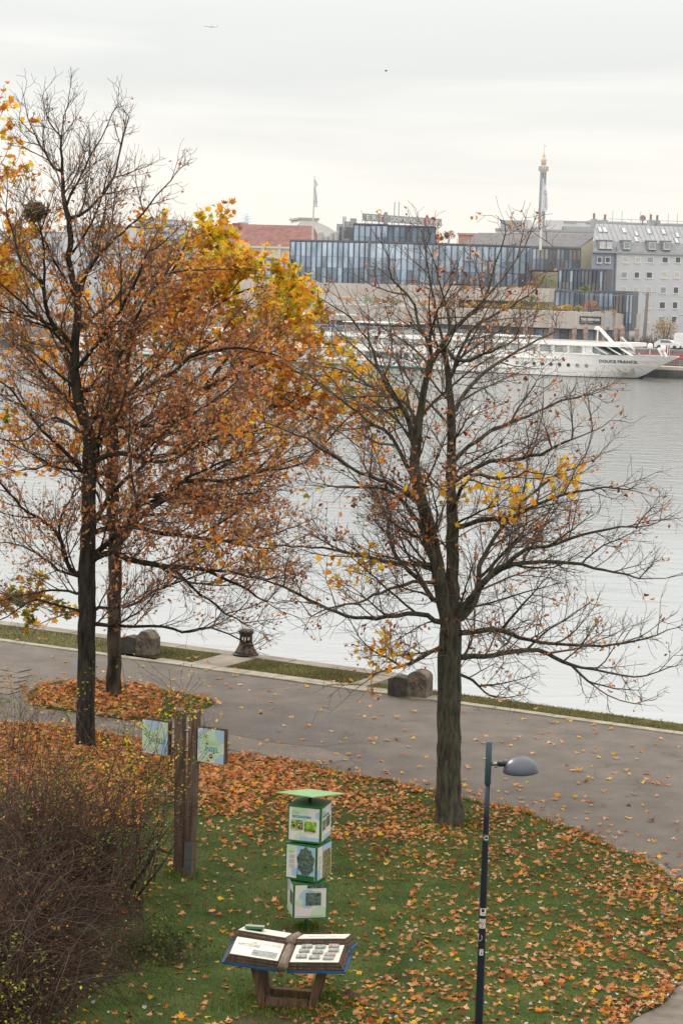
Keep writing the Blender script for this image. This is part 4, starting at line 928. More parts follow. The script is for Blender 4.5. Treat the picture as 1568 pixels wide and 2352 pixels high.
# outer leaves are greener and more yellow, inner ones rusty
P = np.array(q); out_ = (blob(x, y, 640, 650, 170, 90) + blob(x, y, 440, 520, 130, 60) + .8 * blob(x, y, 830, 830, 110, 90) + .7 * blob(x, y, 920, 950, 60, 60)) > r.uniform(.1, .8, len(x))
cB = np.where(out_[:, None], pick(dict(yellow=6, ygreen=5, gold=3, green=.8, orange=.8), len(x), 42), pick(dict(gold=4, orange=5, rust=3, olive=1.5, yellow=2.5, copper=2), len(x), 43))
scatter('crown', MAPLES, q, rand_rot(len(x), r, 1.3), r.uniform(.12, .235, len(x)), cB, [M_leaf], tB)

print('nodes', len(D.P), len(A.P), len(B.P), len(Cc.P))
tC = thing('maple_tree', at_z(-190, 1692, .02), 'leafy gold and green maple reaching in from beyond the left edge', 'tree')
Cc.mesh(tC, M_barkA, .3)
q, x, y, r = hang(Cc, 2000, lambda x, y: ((x > -90) * 1.0 + .1) * np.where(y > 1200, 3, 1), 5, .12, 51); cC = np.where((y > 900)[:, None], pick(dict(green=3, olive=4, gold=4, ygreen=2, orange=2), len(x), 52), pick(dict(gold=4, orange=4, ygreen=3, rust=3, yellow=2), len(x), 53))
scatter('crown', MAPLES, q, rand_rot(len(x), r, 1.0), r.uniform(.13, .22, len(x)), cC, [M_leaf], tC)

# --- nest in the left maple
p = at_y(81, 486, 44.2)
mb = MB()
for i in range(330):
    a = rs.normal(0, 1, 3); a /= np.linalg.norm(a); c = p + a * np.array([.23, .2, .19]) * rs.uniform(.3, 1.1); d = np.cross(a, rs.normal(0, 1, 3)) + a * rs.normal(0, .5); d /= np.linalg.norm(d)
    mb.tube([c - d * .13, c + a * .02, c + d * .13], rs.uniform(.005, .012), 3, rnd.choice([0, 0, 1]))
tag(mb.build('bird_nest', [mat('nest_twigs', (.07, .05, .032), .9, .4, 10, c2=(.16, .12, .08)), mat('pale_twigs', (.36, .29, .19), .9, .3, 10)], None, origin=p), 'round twig nest high in the front left maple', 'nest')
# ------------------------------------------------------------------ far bank
HK = .14
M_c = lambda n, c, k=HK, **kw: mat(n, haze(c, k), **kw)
M_glass = []
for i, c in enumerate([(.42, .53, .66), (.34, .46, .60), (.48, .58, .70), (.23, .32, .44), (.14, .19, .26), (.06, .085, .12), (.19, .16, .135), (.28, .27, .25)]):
    M_glass.append(mat('facade_glass', haze(c, .10), .12, .28, .5, spec=.6, contrast=.16, stretch=(1, 1, .45), detail=7))  # reflections of sky and bank painted into the pane colours
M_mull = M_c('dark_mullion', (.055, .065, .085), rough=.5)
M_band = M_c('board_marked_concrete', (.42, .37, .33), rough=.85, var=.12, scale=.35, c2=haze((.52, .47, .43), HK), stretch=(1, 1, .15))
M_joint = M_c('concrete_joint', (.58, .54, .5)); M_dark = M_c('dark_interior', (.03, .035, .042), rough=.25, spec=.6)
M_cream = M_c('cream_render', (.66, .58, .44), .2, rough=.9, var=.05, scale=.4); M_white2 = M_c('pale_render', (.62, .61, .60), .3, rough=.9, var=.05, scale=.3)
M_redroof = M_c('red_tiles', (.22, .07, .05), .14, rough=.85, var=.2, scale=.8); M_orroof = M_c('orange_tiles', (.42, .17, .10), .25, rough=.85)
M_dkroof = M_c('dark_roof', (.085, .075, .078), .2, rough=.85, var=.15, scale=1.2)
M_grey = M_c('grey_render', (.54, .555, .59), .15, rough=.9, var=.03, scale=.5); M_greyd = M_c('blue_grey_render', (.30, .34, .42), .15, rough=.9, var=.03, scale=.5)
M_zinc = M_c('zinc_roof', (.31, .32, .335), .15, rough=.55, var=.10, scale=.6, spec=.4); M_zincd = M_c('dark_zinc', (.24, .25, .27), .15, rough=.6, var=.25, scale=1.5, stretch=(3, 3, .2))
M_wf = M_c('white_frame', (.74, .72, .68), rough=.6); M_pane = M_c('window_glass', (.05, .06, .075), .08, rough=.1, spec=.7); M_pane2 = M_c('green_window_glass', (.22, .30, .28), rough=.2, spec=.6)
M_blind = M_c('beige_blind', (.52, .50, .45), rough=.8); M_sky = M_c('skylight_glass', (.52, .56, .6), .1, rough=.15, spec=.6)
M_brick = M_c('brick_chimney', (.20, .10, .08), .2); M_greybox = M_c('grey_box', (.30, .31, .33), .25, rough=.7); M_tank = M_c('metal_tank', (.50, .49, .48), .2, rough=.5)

class Wall:
    """a vertical wall plane: top-left corner seen at (x0,y0) at river distance v0, top edge level, right end seen at (x1,y1)"""
    def __init__(s, x0, y0, v0, x1, y1, parallel=False):
        s.P = at_v(x0, y0, v0); s.zt = s.P[2]
        Q = at_v(x1, y1, v0) if parallel else at_z(x1, y1, s.zt)
        d = (Q - s.P)[:2]; s.len = np.linalg.norm(d); s.d = d / s.len; s.n = np.array([s.d[1], -s.d[0]])
        if parallel: s.d = np.array([CA, -SA]); s.n = np.array([s.d[1], -s.d[0]])
    def hit(s, x, y):
        d = ray(x, y); c = np.array([0, 0, H]); t = (s.P[:2] @ s.n) / (d[:2] @ s.n); q = c + d * t
        return (q[:2] - s.P[:2]) @ s.d, q[2]
    def pt(s, a, z, o=0.0): q = s.P[:2] + s.d * a + s.n * o; return (q[0], q[1], z)
    def box(s, mb, a0, a1, z0, z1, o0, o1, m=0):
        mb.hexa([s.pt(a0, z0, o1), s.pt(a1, z0, o1), s.pt(a1, z0, o0), s.pt(a0, z0, o0), s.pt(a0, z1, o1), s.pt(a1, z1, o1), s.pt(a1, z1, o0), s.pt(a0, z1, o0)], m)
    def px(s, x0, y0, x1, y1):
        a0, z1 = s.hit(x0, y0); a1, z0 = s.hit(x1, y1); return a0, a1, z0, z1
def window(w, par, a0, a1, z0, z1, glass, fr=M_wf, e=.12, blind=None):
    mb = MB(); w.box(mb, a0, a0 + e, z0, z1, -.02, .06); w.box(mb, a1 - e, a1, z0, z1, -.02, .06); w.box(mb, a0 + e, a1 - e, z1 - e, z1, -.02, .06); w.box(mb, a0 - .05, a1 + .05, z0 - e * .6, z0 + e, -.02, .14)
    f = mb.build('window', fr, par)
    mb = MB(); w.box(mb, a0 + e, a1 - e, z0 + e, z1 - e, -.02, .03); mb.build('blind' if blind else 'pane', blind or glass, f)
ZG = 2.6                                                          # street level

# --- hotel
ht = thing('glass_hotel', at_v(1000, 780, 345) * np.array([1, 1, 0]) + np.array([0, 0, ZG]), 'long stepped hotel of blue mirror glass and concrete terraces behind the white ship', 'hotel')
def glazed(x0, y0, v0, x1, y1, xb, yb, depth, pitch, pal, seed, rows=(.55, .27), name='window', parallel=False):
    w = Wall(x0, y0, v0, x1, y1, parallel); r = random.Random(seed); zb = w.hit(xb, yb)[1]; zt = w.zt
    mb = MB(); w.box(mb, 0, w.len, zb, zt, -depth, -.12); mb.build('storey_block', M_mull, ht)
    n = max(3, int(round(w.len / pitch))); p = w.len / n
    for i in range(n):
        g = MB(); e = .11
        cuts = [zt - .1] + [zt - (zt - zb) * q for q in np.cumsum(rows)] + [zb]
        gl = pal(i / n, r)
        for k in range(len(cuts) - 1): w.box(g, i * p + e, (i + 1) * p - e, cuts[k + 1] + (.04 if k < len(cuts) - 2 else 0), cuts[k], -.11, -.02 + r.uniform(-.02, .02), gl[min(k, len(gl) - 1)])
        g.build(name, M_glass, ht)
    mb = MB()
    for i in range(n + 1): w.box(mb, i * p - .085, i * p + .085, zb, zt + .1, -.1, .18)
    w.box(mb, 0, w.len, zt, zt + .35, -depth, .05); mb.build('mullions', M_mull, ht)
    return w, zb
def lightpal(q, r): return [r.choice([0, 0, 2, 1]), r.choice([3, 1, 0, 3]), r.choice([4, 3, 4, 1])]  # rows painted from pale reflected sky down to dark reflected bank
def darkpal(q, r):
    if .28 < q < .42: return [5, 5, 5]
    if r.random() < .28: return [r.choice([0, 2]), r.choice([0, 3]), 4]
    return [r.choice([4, 6, 5, 7]), r.choice([6, 4, 5]), r.choice([4, 5, 6])]
def slatepal(q, r): return [r.choice([4, 4, 3, 5]), r.choice([4, 5])]
glazed(667, 554, 345, 850, 557.5, 760, 649, 30, 1.15, lightpal, 1, (.36, .27))
glazed(850, 557.5, 344, 1222, 569, 1030, 660, 30, 1.2, lightpal, 2, (.36, .27))
glazed(1222, 570, 340, 1333, 573, 1300, 622, 24, .75, darkpal, 3, (.5, .5))
glazed(1282, 620, 334, 1393, 624, 1340, 671, 2.5, .72, darkpal, 4, (.55, .45), parallel=True)
glazed(1274, 669, 328, 1453, 675, 1350, 726, 2.5, .9, lambda q, r: slatepal(q, r) if q < .7 else darkpal(q, r), 5, (.6, .4), parallel=True)
w3, _ = glazed(1412, 674.5, 322, 1453, 675.5, 1440, 760, 2, .62, darkpal, 7, (.5, .3), parallel=True)
glazed(609, 597, 342, 668, 598.5, 640, 655, 20, 1.2, lightpal, 8, (.4, .3))
glazed(812, 516.5, 362, 890, 518.5, 850, 562, 18, 1.15, lightpal, 9, (.6,))
glazed(890, 520, 361, 1000, 523, 950, 562, 18, 1.2, lambda q, r: [r.choice([4, 3, 4, 5])], 10, (.6,))
def band(x0, y0, v0, x1, y1, xb, yb, depth, pitch, soil=True):
    w = Wall(x0, y0, v0, x1, y1, True); zb = w.hit(xb, yb)[1]; mb = MB(); w.box(mb, 0, w.len, zb, w.zt, -depth, 0)
    o = mb.build('terrace_wall', M_band, ht)
    mb = MB(); n = int(w.len / pitch)
    for i in range(n + 1): w.box(mb, i * pitch, i * pitch + .09, zb + .02, w.zt - .02, .002, .02)
    mb.build('wall_joints', M_joint, o); return w, zb
wA_, _ = band(560, 644, 332, 1274, 668.5, 1200, 692, 10, 2.6)
wB_, zB = band(560, 692, 317, 1400, 721.5, 1148, 749, 14, 2.35)
w4 = Wall(1400, 720.5, 318.5, 1414, 721, True); mb = MB(); z0 = w4.hit(1410, 757)[1]; w4.box(mb, -.6, w4.len, z0, w4.zt, -9, 0); mb.build('terrace_wall', M_band, ht)
# glazed restaurant under the lower terrace
mb = MB(); wB_.box(mb, 0, wB_.len, ZG - 1, zB - .02, -9, -1.2); rst = mb.build('restaurant_front', M_dark, ht)
for i in range(52):
    a = wB_.len - 1.5 - i * 1.55; mb = MB(); wB_.box(mb, a, a + 1.35, ZG, zB - .25, -1.19, -1.1); mb.build('restaurant_pane', M_glass[rnd.choice([5, 5, 4, 6, 3])], rst)
# air duct on the terrace corner
mb = MB(); a0, a1, z0, z1 = wB_.px(1357, 714.5, 1402, 721); wB_.box(mb, a0, a1, z0 + .1, z1, -2.4, -.9); a0, a1, z0, z1 = wB_.px(1393, 714.5, 1402, 752); wB_.box(mb, a0, a1, z0, z1 - .02, .02, .9); mb.build('air_duct', M_greybox, ht)
# roof plant
wr = Wall(720, 528, 372, 800, 530)
for i, (x0, y0, x1, y1) in enumerate([(727, 531, 740, 556), (741, 541, 752, 556), (753, 533, 763, 556), (764, 530, 775, 556)]):
    a0, a1, z0, z1 = wr.px(x0, y0, x1, y1); mb = MB(); c = wr.pt((a0 + a1) / 2, 0, -2); mb.lathe([((a1 - a0) / 2, z0), ((a1 - a0) / 2, z1 - .2), ((a1 - a0) / 2.4, z1)], 12, (c[0], c[1], 0)); mb.build('roof_tank', M_tank, ht)
for (x0, y0, x1, y1) in [(776, 520, 812, 535), (769, 513, 781, 530), (800, 500, 812, 530), (786, 507, 800, 525), (1240, 545, 1260, 566)]:
    a0, a1, z0, z1 = wr.px(x0, y0, x1, y1); mb = MB(); wr.box(mb, a0, a1, z0 - 2, z1, -5, -3); mb.build('roof_box', M_greybox, ht)
mb = MB()
for x in (784, 787, 790, 903, 913): a, z1 = wr.hit(x, 496 if x < 800 else 462); _, z0 = wr.hit(x, 530); c = wr.pt(a, 0, -3); mb.tube([(c[0], c[1], z0), (c[0], c[1], z1)], .10, 5)
mb.build('antenna_masts', M_greybox, ht)

# --- billboard on the hotel roof
ws = Wall(834, 490, 362, 1014, 503)
bbd = thing('rooftop_billboard', ws.pt(0, ws.zt, 0), 'long grey rooftop billboard with white letters and two egg-shaped emblems', 'billboard')
M_sg = M_c('billboard_grey', (.30, .30, .30), .2); M_sw = M_c('billboard_letter', (.72, .70, .66), .2); M_se = M_c('billboard_red', (.42, .05, .06), .15); M_sdk = M_c('letter_shadow', (.05, .05, .06), .2)
zb = ws.hit(900, 507.5)[1] - .35; hgt = ws.zt - zb
mb = MB(); ws.box(mb, 0, ws.len, zb, ws.zt, -.25, 0); mb.build('panel', M_sg, bbd)
def wl(o): return lambda x, y: ws.pt(x, zb + y, o)
mb = MB()
for dx, o, mm in ((.12, .03, 1), (0, .05, 0)):
    sx_ = ws.len / 180.0
    for s_, x0, x1 in (('E R T', 6, 44), ('DONAURAUM', 61, 136), ('WIEN', 152, 178)):
        text(mb, s_, hgt * .92, lambda x, y, x0=x0: ws.pt(x0 * sx_ + x + dx, zb + hgt * .17 + y, o), mm, width=(x1 - x0) * sx_, bold=.04)
mb.build('letters', [M_sw, M_sdk], bbd)
for cx, red in ((50, False), (144, True)):
    mb = MB(); c = cx * sx_; f = lambda o: (lambda x, y: ws.pt(c + x, zb + hgt * .42 + y, o)); disc(mb, 0, 0, .62 * hgt * .8, hgt * 1.02, f(.10), 0 if red else 2, 26)
    if red:
        for k in range(3): 
            P = [(-.28 + .22 * k + .42 * t - .1 * math.sin(t * 3.1), .75 - 1.45 * t - .12 * k) for t in [i / 8 for i in range(9)]]
            for a, b in zip(P[:-1], P[1:]): mb.poly([f(.12)(a[0] * hgt * .7, a[1] * hgt * .85), f(.12)((a[0] + .1) * hgt * .7, a[1] * hgt * .85), f(.12)((b[0] + .1) * hgt * .7, b[1] * hgt * .85), f(.12)(b[0] * hgt * .7, b[1] * hgt * .85)], 1)
    else: disc(mb, -.25, .0, .60 * hgt * .8, hgt * .98, f(.09), 0, 26)
    mb.build('emblem', [M_se, M_sw, M_sg], bbd)
mb = MB()
for i in range(12):
    a = (i + .5) * ws.len / 12; c = ws.pt(a, 0, -.3); z_ = zb - 3.0; mb.tube([(c[0], c[1], z_), (c[0], c[1], zb + .3)], .07, 5); c2 = ws.pt(a + .8, 0, -1.6); mb.tube([(c2[0], c2[1], z_), (c[0], c[1], zb + .5)], .06, 4)
mb.build('support_frame', M_c('white_steel', (.66, .66, .66), .2), bbd)

# --- restaurant sign
x0, y0, x1, y1 = 1331, 726, 1378.5, 747
a0, a1, z0, z1 = wB_.px(x0, y0, x1, y1); z0 += .1
sg = thing('restaurant_sign', wB_.pt(a0, z0, 0), 'dark sign with white lettering and three wavy lines on the lower concrete terrace', 'sign')
mb = MB(); wB_.box(mb, a0, a1, z0, z1, .03, .16); pn = mb.build('sign_panel', M_c('slate_sign', (.035, .04, .045), .08), sg)
W_, H_ = a1 - a0, z1 - z0; M_wl = M_c('sign_lettering', (.72, .72, .7), .05)
mb = MB(); f = lambda x, y: wB_.pt(a0 + x, z0 + y, .18)
text(mb, 'THE VIEW', H_ * .5, lambda x, y: f(W_ * .07 + x, H_ * .42 + y), 0, width=W_ * .62, bold=.02); text(mb, 'RESTAURANT.CAFE.BAR', H_ * .15, lambda x, y: f(W_ * .09 + x, H_ * .2 + y), 0, width=W_ * .56)
for k in range(3):
    P = [(W_ * (.70 + .27 * i / 12), H_ * (.66 - .1 * k + .03 * math.sin(i * 1.6))) for i in range(13)]
    for p_, q_ in zip(P[:-1], P[1:]): mb.poly([f(p_[0], p_[1]), f(q_[0], q_[1]), f(q_[0], q_[1] + H_ * .055), f(p_[0], p_[1] + H_ * .055)])
mb.build('lettering', M_wl, pn)

# --- terrace planting, one shrub at a time
def shrub(name, base, w, h, pal, n, size, label, cat='shrub', group=None, seed=0, stem=True, k=.12, top=.0):
    r = np.random.RandomState(seed); t = thing(name, base, label, cat, group)
    L_ = max(4, int(n / 60)); cen = np.stack([r.uniform(-.42, .42, L_) * w, r.uniform(-.42, .42, L_) * w, h * (.30 + .5 * r.rand(L_) ** .8)], 1); cen[:, 2] *= 1 - .5 * (np.abs(cen[:, 0]) / (.5 * w)) ** 2
    i = r.randint(0, L_, n); d = r.normal(0, 1, (n, 3)); d /= np.linalg.norm(d, axis=1)[:, None]
    q = cen[i] + d * np.array([w, w, h]) * (.10 + .14 * r.rand(n)[:, None]); q[:, 2] = np.abs(q[:, 2]) + .02
    C = np.array([haze(c, k) for c in pick(pal, n, seed + 1)]) * r.uniform(.7, 1.2, L_)[i][:, None]
    scatter('foliage', OVAL, q + np.asarray(base), rand_rot(n, r), r.uniform(.7, 1.3, n) * size, C, [M_leaf], t)
    if stem:
        mb = MB()
        for j in range(5): a = r.uniform(-.3, .3, 2); mb.tube([(base[0], base[1], base[2] - .3), (base[0] + a[0] * w * .5, base[1] + a[1] * w * .5, base[2] + h * .35), (base[0] + a[0] * w, base[1] + a[1] * w, base[2] + h * .75)], [.06 * h / 3, .045 * h / 3, .015], 5)
        mb.build('stems', M_c('shrub_stem', (.05, .04, .03), k), t)
    return t
def on_wall(w, x, y, back=1.2):
    a, z = w.hit(x, y); return np.array(w.pt(a, w.zt, -back))
row = [(1148, 692, 'dark green dome shrub low on the terrace', 'green'), (1165, 690, '', 'ygreen'), (1187, 700, '', 'mixed'), (1212, 700, '', 'mixed'), (1236, 700, '', 'olive'), (1262, 700, '', 'olive'), (1290, 702, '', 'gold'), (1312, 704, '', 'olive'), (1346, 700, '', 'red'), (1385, 716, '', 'low')]
PALS = dict(green=dict(green=3, olive=2), olive=dict(olive=4, ygreen=2, gold=1, copper=1), gold=dict(gold=3, ygreen=2, olive=1), red=dict(orange=1, red=1, rust=3, olive=1), mixed=dict(copper=2, olive=3, gold=1, brown=1), low=dict(olive=2, gold=2, rust=1), dark=dict(green=4, olive=1), rusty=dict(gold=2, tan=2, olive=2, copper=2))
for i, (x, top_, pal, lab, wpx) in enumerate([(1322 - 0, 700, 'olive', 'yellow-green terrace shrub left of the red one above the restaurant sign', 30), (1349, 687, 'red', 'reddest rounded shrub on the terrace above the restaurant sign', 36), (1292, 697, 'gold', 'bright yellow shrub on the concrete terrace between green ones', 30), (1262, 700, 'olive', 'olive green shrub on the terrace left of the yellow one', 32), (1232, 698, 'olive', 'yellowish green shrub on the terrace below the dwarf pine', 34), (1200, 702, 'mixed', 'rusty brown low shrub on the terrace left of the dwarf pine', 36), (1166, 682, 'gold', 'tall thin yellow-leaved shrub on the terrace behind the right tree', 44), (1120, 694, 'mixed', 'brown shrub on the terrace seen through the right tree crown', 44), (1075, 690, 'rusty', 'tan shrub on the terrace seen between branches of the right tree', 44), (1020, 688, 'mixed', 'brownish shrub on the terrace left of the right tree trunk', 46), (960, 684, 'rusty', 'tan and green shrub on the terrace behind the fork of the right tree', 46), (900, 680, 'olive', 'olive shrub on the terrace right of the yellow leaves', 46), (845, 676, 'dark', 'dark green round shrub on the terrace nearest the yellow leaves', 40), (785, 676, 'rusty', 'dry brown shrub at the left end of the visible terrace', 44), (1388, 716, 'low', 'low dry shrub at the right end of the terrace by the duct', 34)]):
    b = on_wall(wB_, x, 715, 1.4); a_, zt_ = wB_.hit(x, top_); shrub('terrace_shrub', b, wpx * 330 / 4656 * 1.05, max(.6, zt_ - b[2]), PALS[pal], 420, .20, lab, 'shrub', 'shrubs along the lower hotel terrace', 100 + i)
for i, (x, yb, top_, w, pal, lab, wl_) in enumerate([(1224, 693, 677, 26, 'dark', 'dwarf pine against the upper concrete terrace wall', wB_), (1208, 668, 652, 36, 'rusty', 'low rusty hedge shrub on the upper terrace', wA_), (1249, 668, 630, 50, 'dark', 'large dark green shrub before the mirror glass on the upper terrace', wA_), (1338, 672, 651, 24, 'dark', 'small round green tree before the dark glass step', w3), (1170, 665, 655, 40, 'mixed', 'low brown hedge shrub on the upper terrace behind the right tree', wA_)]):
    b = on_wall(wl_, x, yb, .8); b[2] = wl_.hit(x, yb)[1] - .1; shrub('terrace_shrub', b, w * 335 / 4656, wl_.hit(x, top_)[1] - b[2], PALS[pal], 420, .2, lab, 'shrub', None, 140 + i)
w_t = Wall(1000, 520, 372, 1060, 522)
for i, (x, yb, top_, w, pal, lab) in enumerate([(1034, 556, 527, 34, dict(red=3, brown=3, rust=1), 'dark red treetop showing above the hotel roof'), (1010, 556, 533, 24, dict(olive=3, green=2), 'green treetop showing above the hotel roof beside the dark red one')]):
    b = np.array(w_t.pt(w_t.hit(x, yb)[0], w_t.hit(x, yb)[1], -2)); shrub('treetop', b, w * 375 / 4656, w_t.hit(x, top_)[1] - b[2], pal, 500, .25, lab, 'tree', None, 160 + i, k=.2)

# --- folded parasols
M_par = M_c('brown_pink_cloth', (.29, .19, .16), .12, var=.15, scale=3); M_parp = M_c('parasol_pole', (.12, .10, .09), .1)
for i, (x, y0, y1) in enumerate([(1128, 743, 784), (1206, 744, 784), (1266, 743, 784), (1319, 745, 783), (1345, 743, 783), (1387, 748, 786), (1415, 745, 788), (1429, 745, 783), (1462, 748, 780)]):
    top = at_v(x, y0, 309); base = np.array([top[0], top[1], ZG]); hh = top[2] - ZG
    lab = ['folded brownish-pink parasol behind the ship just right of the tree trunk', 'folded parasol behind the ship sundeck awning, seen past the twigs', 'folded parasol second along from the tree, above the orange-marked awning', 'folded parasol left of the restaurant sign', 'folded parasol directly below the restaurant sign', 'folded parasol behind the raised white gangway', 'folded parasol left one of the pair right of the terrace corner', 'folded parasol right one of the pair right of the terrace corner', 'folded parasol standing alone before the grey apartment house'][i]
    t = thing('folded_parasol', base, lab, 'parasol', 'folded parasols on the quay promenade')
    c = lambda z: (base[0], base[1], ZG + z)
    mb = MB(); mb.tube([c(0), c(hh)], .05, 6); mb.build('pole', M_parp, t)
    mb = MB(); mb.lathe([(.12, ZG + hh * .28), (.34, ZG + hh * .30), (.30, ZG + hh * .45), (.42, ZG + hh * .60), (.34, ZG + hh * .78), (.40, ZG + hh * .83), (.05, ZG + hh)], 9, (base[0], base[1], 0)); mb.build('canopy', M_par, t)

# --- apartment house on the right
wg = Wall(1359.5, 580, 362, 1568, 587)
gh = thing('apartment_house', wg.pt(0, ZG, 0), 'pale blue-grey apartment house with zinc mansard roof at the right edge', 'apartment house')
LEN = wg.len * 1.5; zt = wg.zt
aD = wg.hit(1411, 640)[0]
SK = 7.0
def skew(mb, a0, a1, z0, z1, o0, o1, m=0):                    # party walls run on the skew behind the frontage
    b = lambda a, o: a + (SK * (-o) / 14 if a < 8 else 0)
    mb.hexa([wg.pt(b(a0, o1), z0, o1), wg.pt(a1, z0, o1), wg.pt(a1, z0, o0), wg.pt(b(a0, o0), z0, o0), wg.pt(b(a0, o1), z1, o1), wg.pt(a1, z1, o1), wg.pt(a1, z1, o0), wg.pt(b(a0, o0), z1, o0)], m)
mb = MB(); skew(mb, aD + .06, LEN, ZG - 1, zt, -14, 0, 0); wg.box(mb, 0, aD, ZG - 1, zt, -.6, -.25, 1); gw = mb.build('wall', [M_grey, M_greyd], gh)
mb = MB(); skew(mb, -.1, LEN, zt, zt + .35, -13.8, .35); mb.build('cornice', M_zinc, gh)
mb = MB(); c0 = wg.pt(aD, 0, .15); mb.tube([(c0[0], c0[1], ZG), (c0[0], c0[1], zt + 1.2)], .14, 8); mb.build('downpipe', M_c('downpipe', (.22, .19, .2), .15), gh)
zm = wg.hit(1462, 556.5)[1]; zr = wg.hit(1462, 519.5)[1] + .4; ab = wg.hit(1381, 517)[0]
mb = MB(); mb.hexa([wg.pt(.1, zt + .35, .1), wg.pt(LEN, zt + .35, .1), wg.pt(LEN, zt + .35, -13), wg.pt(SK, zt + .35, -13), wg.pt(.3, zm, -1.0), wg.pt(LEN, zm, -1.0), wg.pt(LEN, zm, -13), wg.pt(SK, zm, -13)]); mb.build('mansard', M_zincd, gh)
mb = MB(); mb.hexa([wg.pt(.3, zm + .02, -1.0), wg.pt(LEN, zm + .02, -1.0), wg.pt(LEN, zm + .02, -12.8), wg.pt(SK, zm + .02, -12.8), wg.pt(ab + .6, zr, -5.2), wg.pt(LEN, zr, -5.2), wg.pt(LEN, zr, -12.5), wg.pt(SK + .5, zr, -12.5)]); rf = mb.build('roof', M_zinc, gh)
sl = lambda a, q, o=.04: wg.pt(a, zm + (zr - zm) * q + o * .7, -1.0 - 4.2 * q + o)
mb = MB()
for i in range(34):
    a = .9 + i * .95
    q1 = 1.0; sk = (ab + .6) * 1.0
    if a < sk: q1 = a / sk
    mb.add([sl(a - .04, 0, .02), sl(a + .04, 0, .02), sl(a + .04, q1, .02), sl(a - .04, q1, .02), sl(a, 0, .1), sl(a, q1, .1)], [(0, 1, 2, 3), (0, 4, 5, 3), (1, 4, 5, 2)])
mb.build('roof_seams', M_c('seam', (.30, .31, .32), .15), rf)
X_ = lambda zx: 1337.8 + zx * .14684
Y_ = lambda zy: 476.5 + zy * .14684
rowsW = [(770, 872, [(218, 295, 'd'), (345, 425, 'd'), (608, 705, 'b'), (812, 895, 'b'), (1000, 1098, 'g'), (1235, 1330, 'd'), (1440, 1525, 'd'), (1645, 1740, 'b')]), (1005, 1110, [(340, 410, 'd'), (595, 690, 'g'), (798, 880, 'd'), (985, 1083, 'd'), (1215, 1315, 'b'), (1420, 1505, 'b'), (1630, 1720, 'd')]),
         (1238, 1352, [(330, 395, 'd'), (582, 678, 'b'), (782, 865, 'b'), (970, 1070, 'b'), (1205, 1300, 'g'), (1410, 1492, 'd'), (1612, 1705, 'd')]), (1472, 1588, [(570, 665, 'b'), (770, 850, 'b'), (957, 1055, 'b'), (1190, 1285, 'd'), (1395, 1478, 'd'), (1600, 1690, 'b')]), (1698, 1810, [(755, 835, 'b'), (943, 1040, 'b'), (1175, 1275, 'g'), (1380, 1465, 'd'), (1585, 1675, 'd')])]
for y0, y1, ws_ in rowsW:
    for x0, x1, k in ws_:
        a0, z1 = wg.hit(X_(x0), Y_(y0)); a1, z0 = wg.hit(X_(x1), Y_(y1)); window(wg, gh, a0, a1, z0, z1, M_pane if k == 'd' else M_pane2, blind=M_blind if k == 'b' else None)
for x0, y0, x1, y1, dbl in [(245, 500, 455, 650, 1), (622, 505, 742, 655, 0), (1012, 512, 1138, 662, 0), (1245, 515, 1368, 665, 0)]:
    a0, z1 = wg.hit(X_(x0), Y_(y0)); a1, z0 = wg.hit(X_(x1), Y_(y1)); mb = MB(); wg.box(mb, a0, a1, z0 - .1, z1 - .15, -3, .16, 0); wg.box(mb, a0 - .12, a1 + .12, z1 - .15, z1, -3, .3, 1); dm = mb.build('dormer', [M_zincd, M_zinc], gh)
    w_ = Wall(1359.5, 580, 362, 1568, 587); w_.P = np.array([*wg.pt(0, 0, .18)[:2], wg.P[2]])
    for k in range(1 + dbl):
        b0 = a0 + .2 + k * (a1 - a0) / 2; b1 = (a0 + a1) / 2 - .08 + k * (a1 - a0) / 2 if dbl else a1 - .2
        window(w_, dm, b0, b1, z0 + .05, z1 - .4, M_pane2 if not dbl else M_sky, e=.09)
for x0, x1, q0, q1 in [(345, 410, .50, .82), (415, 490, .50, .82), (722, 790, .50, .82), (905, 960, .36, .64), (865, 925, .02, .32), (1115, 1182, .50, .82), (1345, 1412, .50, .82), (1550, 1610, .36, .64), (1500, 1560, .02, .32)]:
    a0 = wg.hit(X_(x0) - 2, Y_(405))[0]; a1 = wg.hit(X_(x1) - 2, Y_(405))[0]
    mb = MB(); mb.hexa([sl(a0, q0, .02), sl(a1, q0, .02), sl(a1, q1, .02), sl(a0, q1, .02), sl(a0, q0, .12), sl(a1, q0, .12), sl(a1, q1, .12), sl(a0, q1, .12)]); f_ = mb.build('skylight', M_zincd, rf)
    e = .12; eq = .03; mb = MB(); mb.poly([sl(a0 + e, q0 + eq, .13), sl(a1 - e, q0 + eq, .13), sl(a1 - e, q1 - eq, .13), sl(a0 + e, q1 - eq, .13)]); mb.build('pane', M_sky, f_)
for x0, x1, y0, y1 in [(348, 400, 180, 270), (525, 575, 198, 250), (1243, 1310, 198, 272), (1352, 1405, 210, 268)]:
    a0 = wg.hit(X_(x0), Y_(y1))[0]; a1, z1 = wg.hit(X_(x1), Y_(y0)); mb = MB(); wg.box(mb, a0, a1, zr - .6, z1 + .2, -8.5, -6.5); ch = mb.build('chimney', M_greybox, rf)
    c = wg.pt((a0 + a1) / 2, 0, -7.5); mb = MB(); mb.tube([(c[0], c[1], z1 + .2), (c[0], c[1], z1 + 1.3)], .22, 8); mb.build('chimney_pot', M_brick, ch)
mb = MB()
for i in range(15): c = wg.pt(4 + i * 1.9, 0, -6); mb.tube([(c[0], c[1], zr - .1), (c[0], c[1], zr + (2.6 if i % 3 else 1.2))], .05, 4)
wg.box(mb, 5, LEN - 2, zr + 1.0, zr + 1.08, -6.05, -5.97); mb.build('roof_rail', M_greybox, rf)
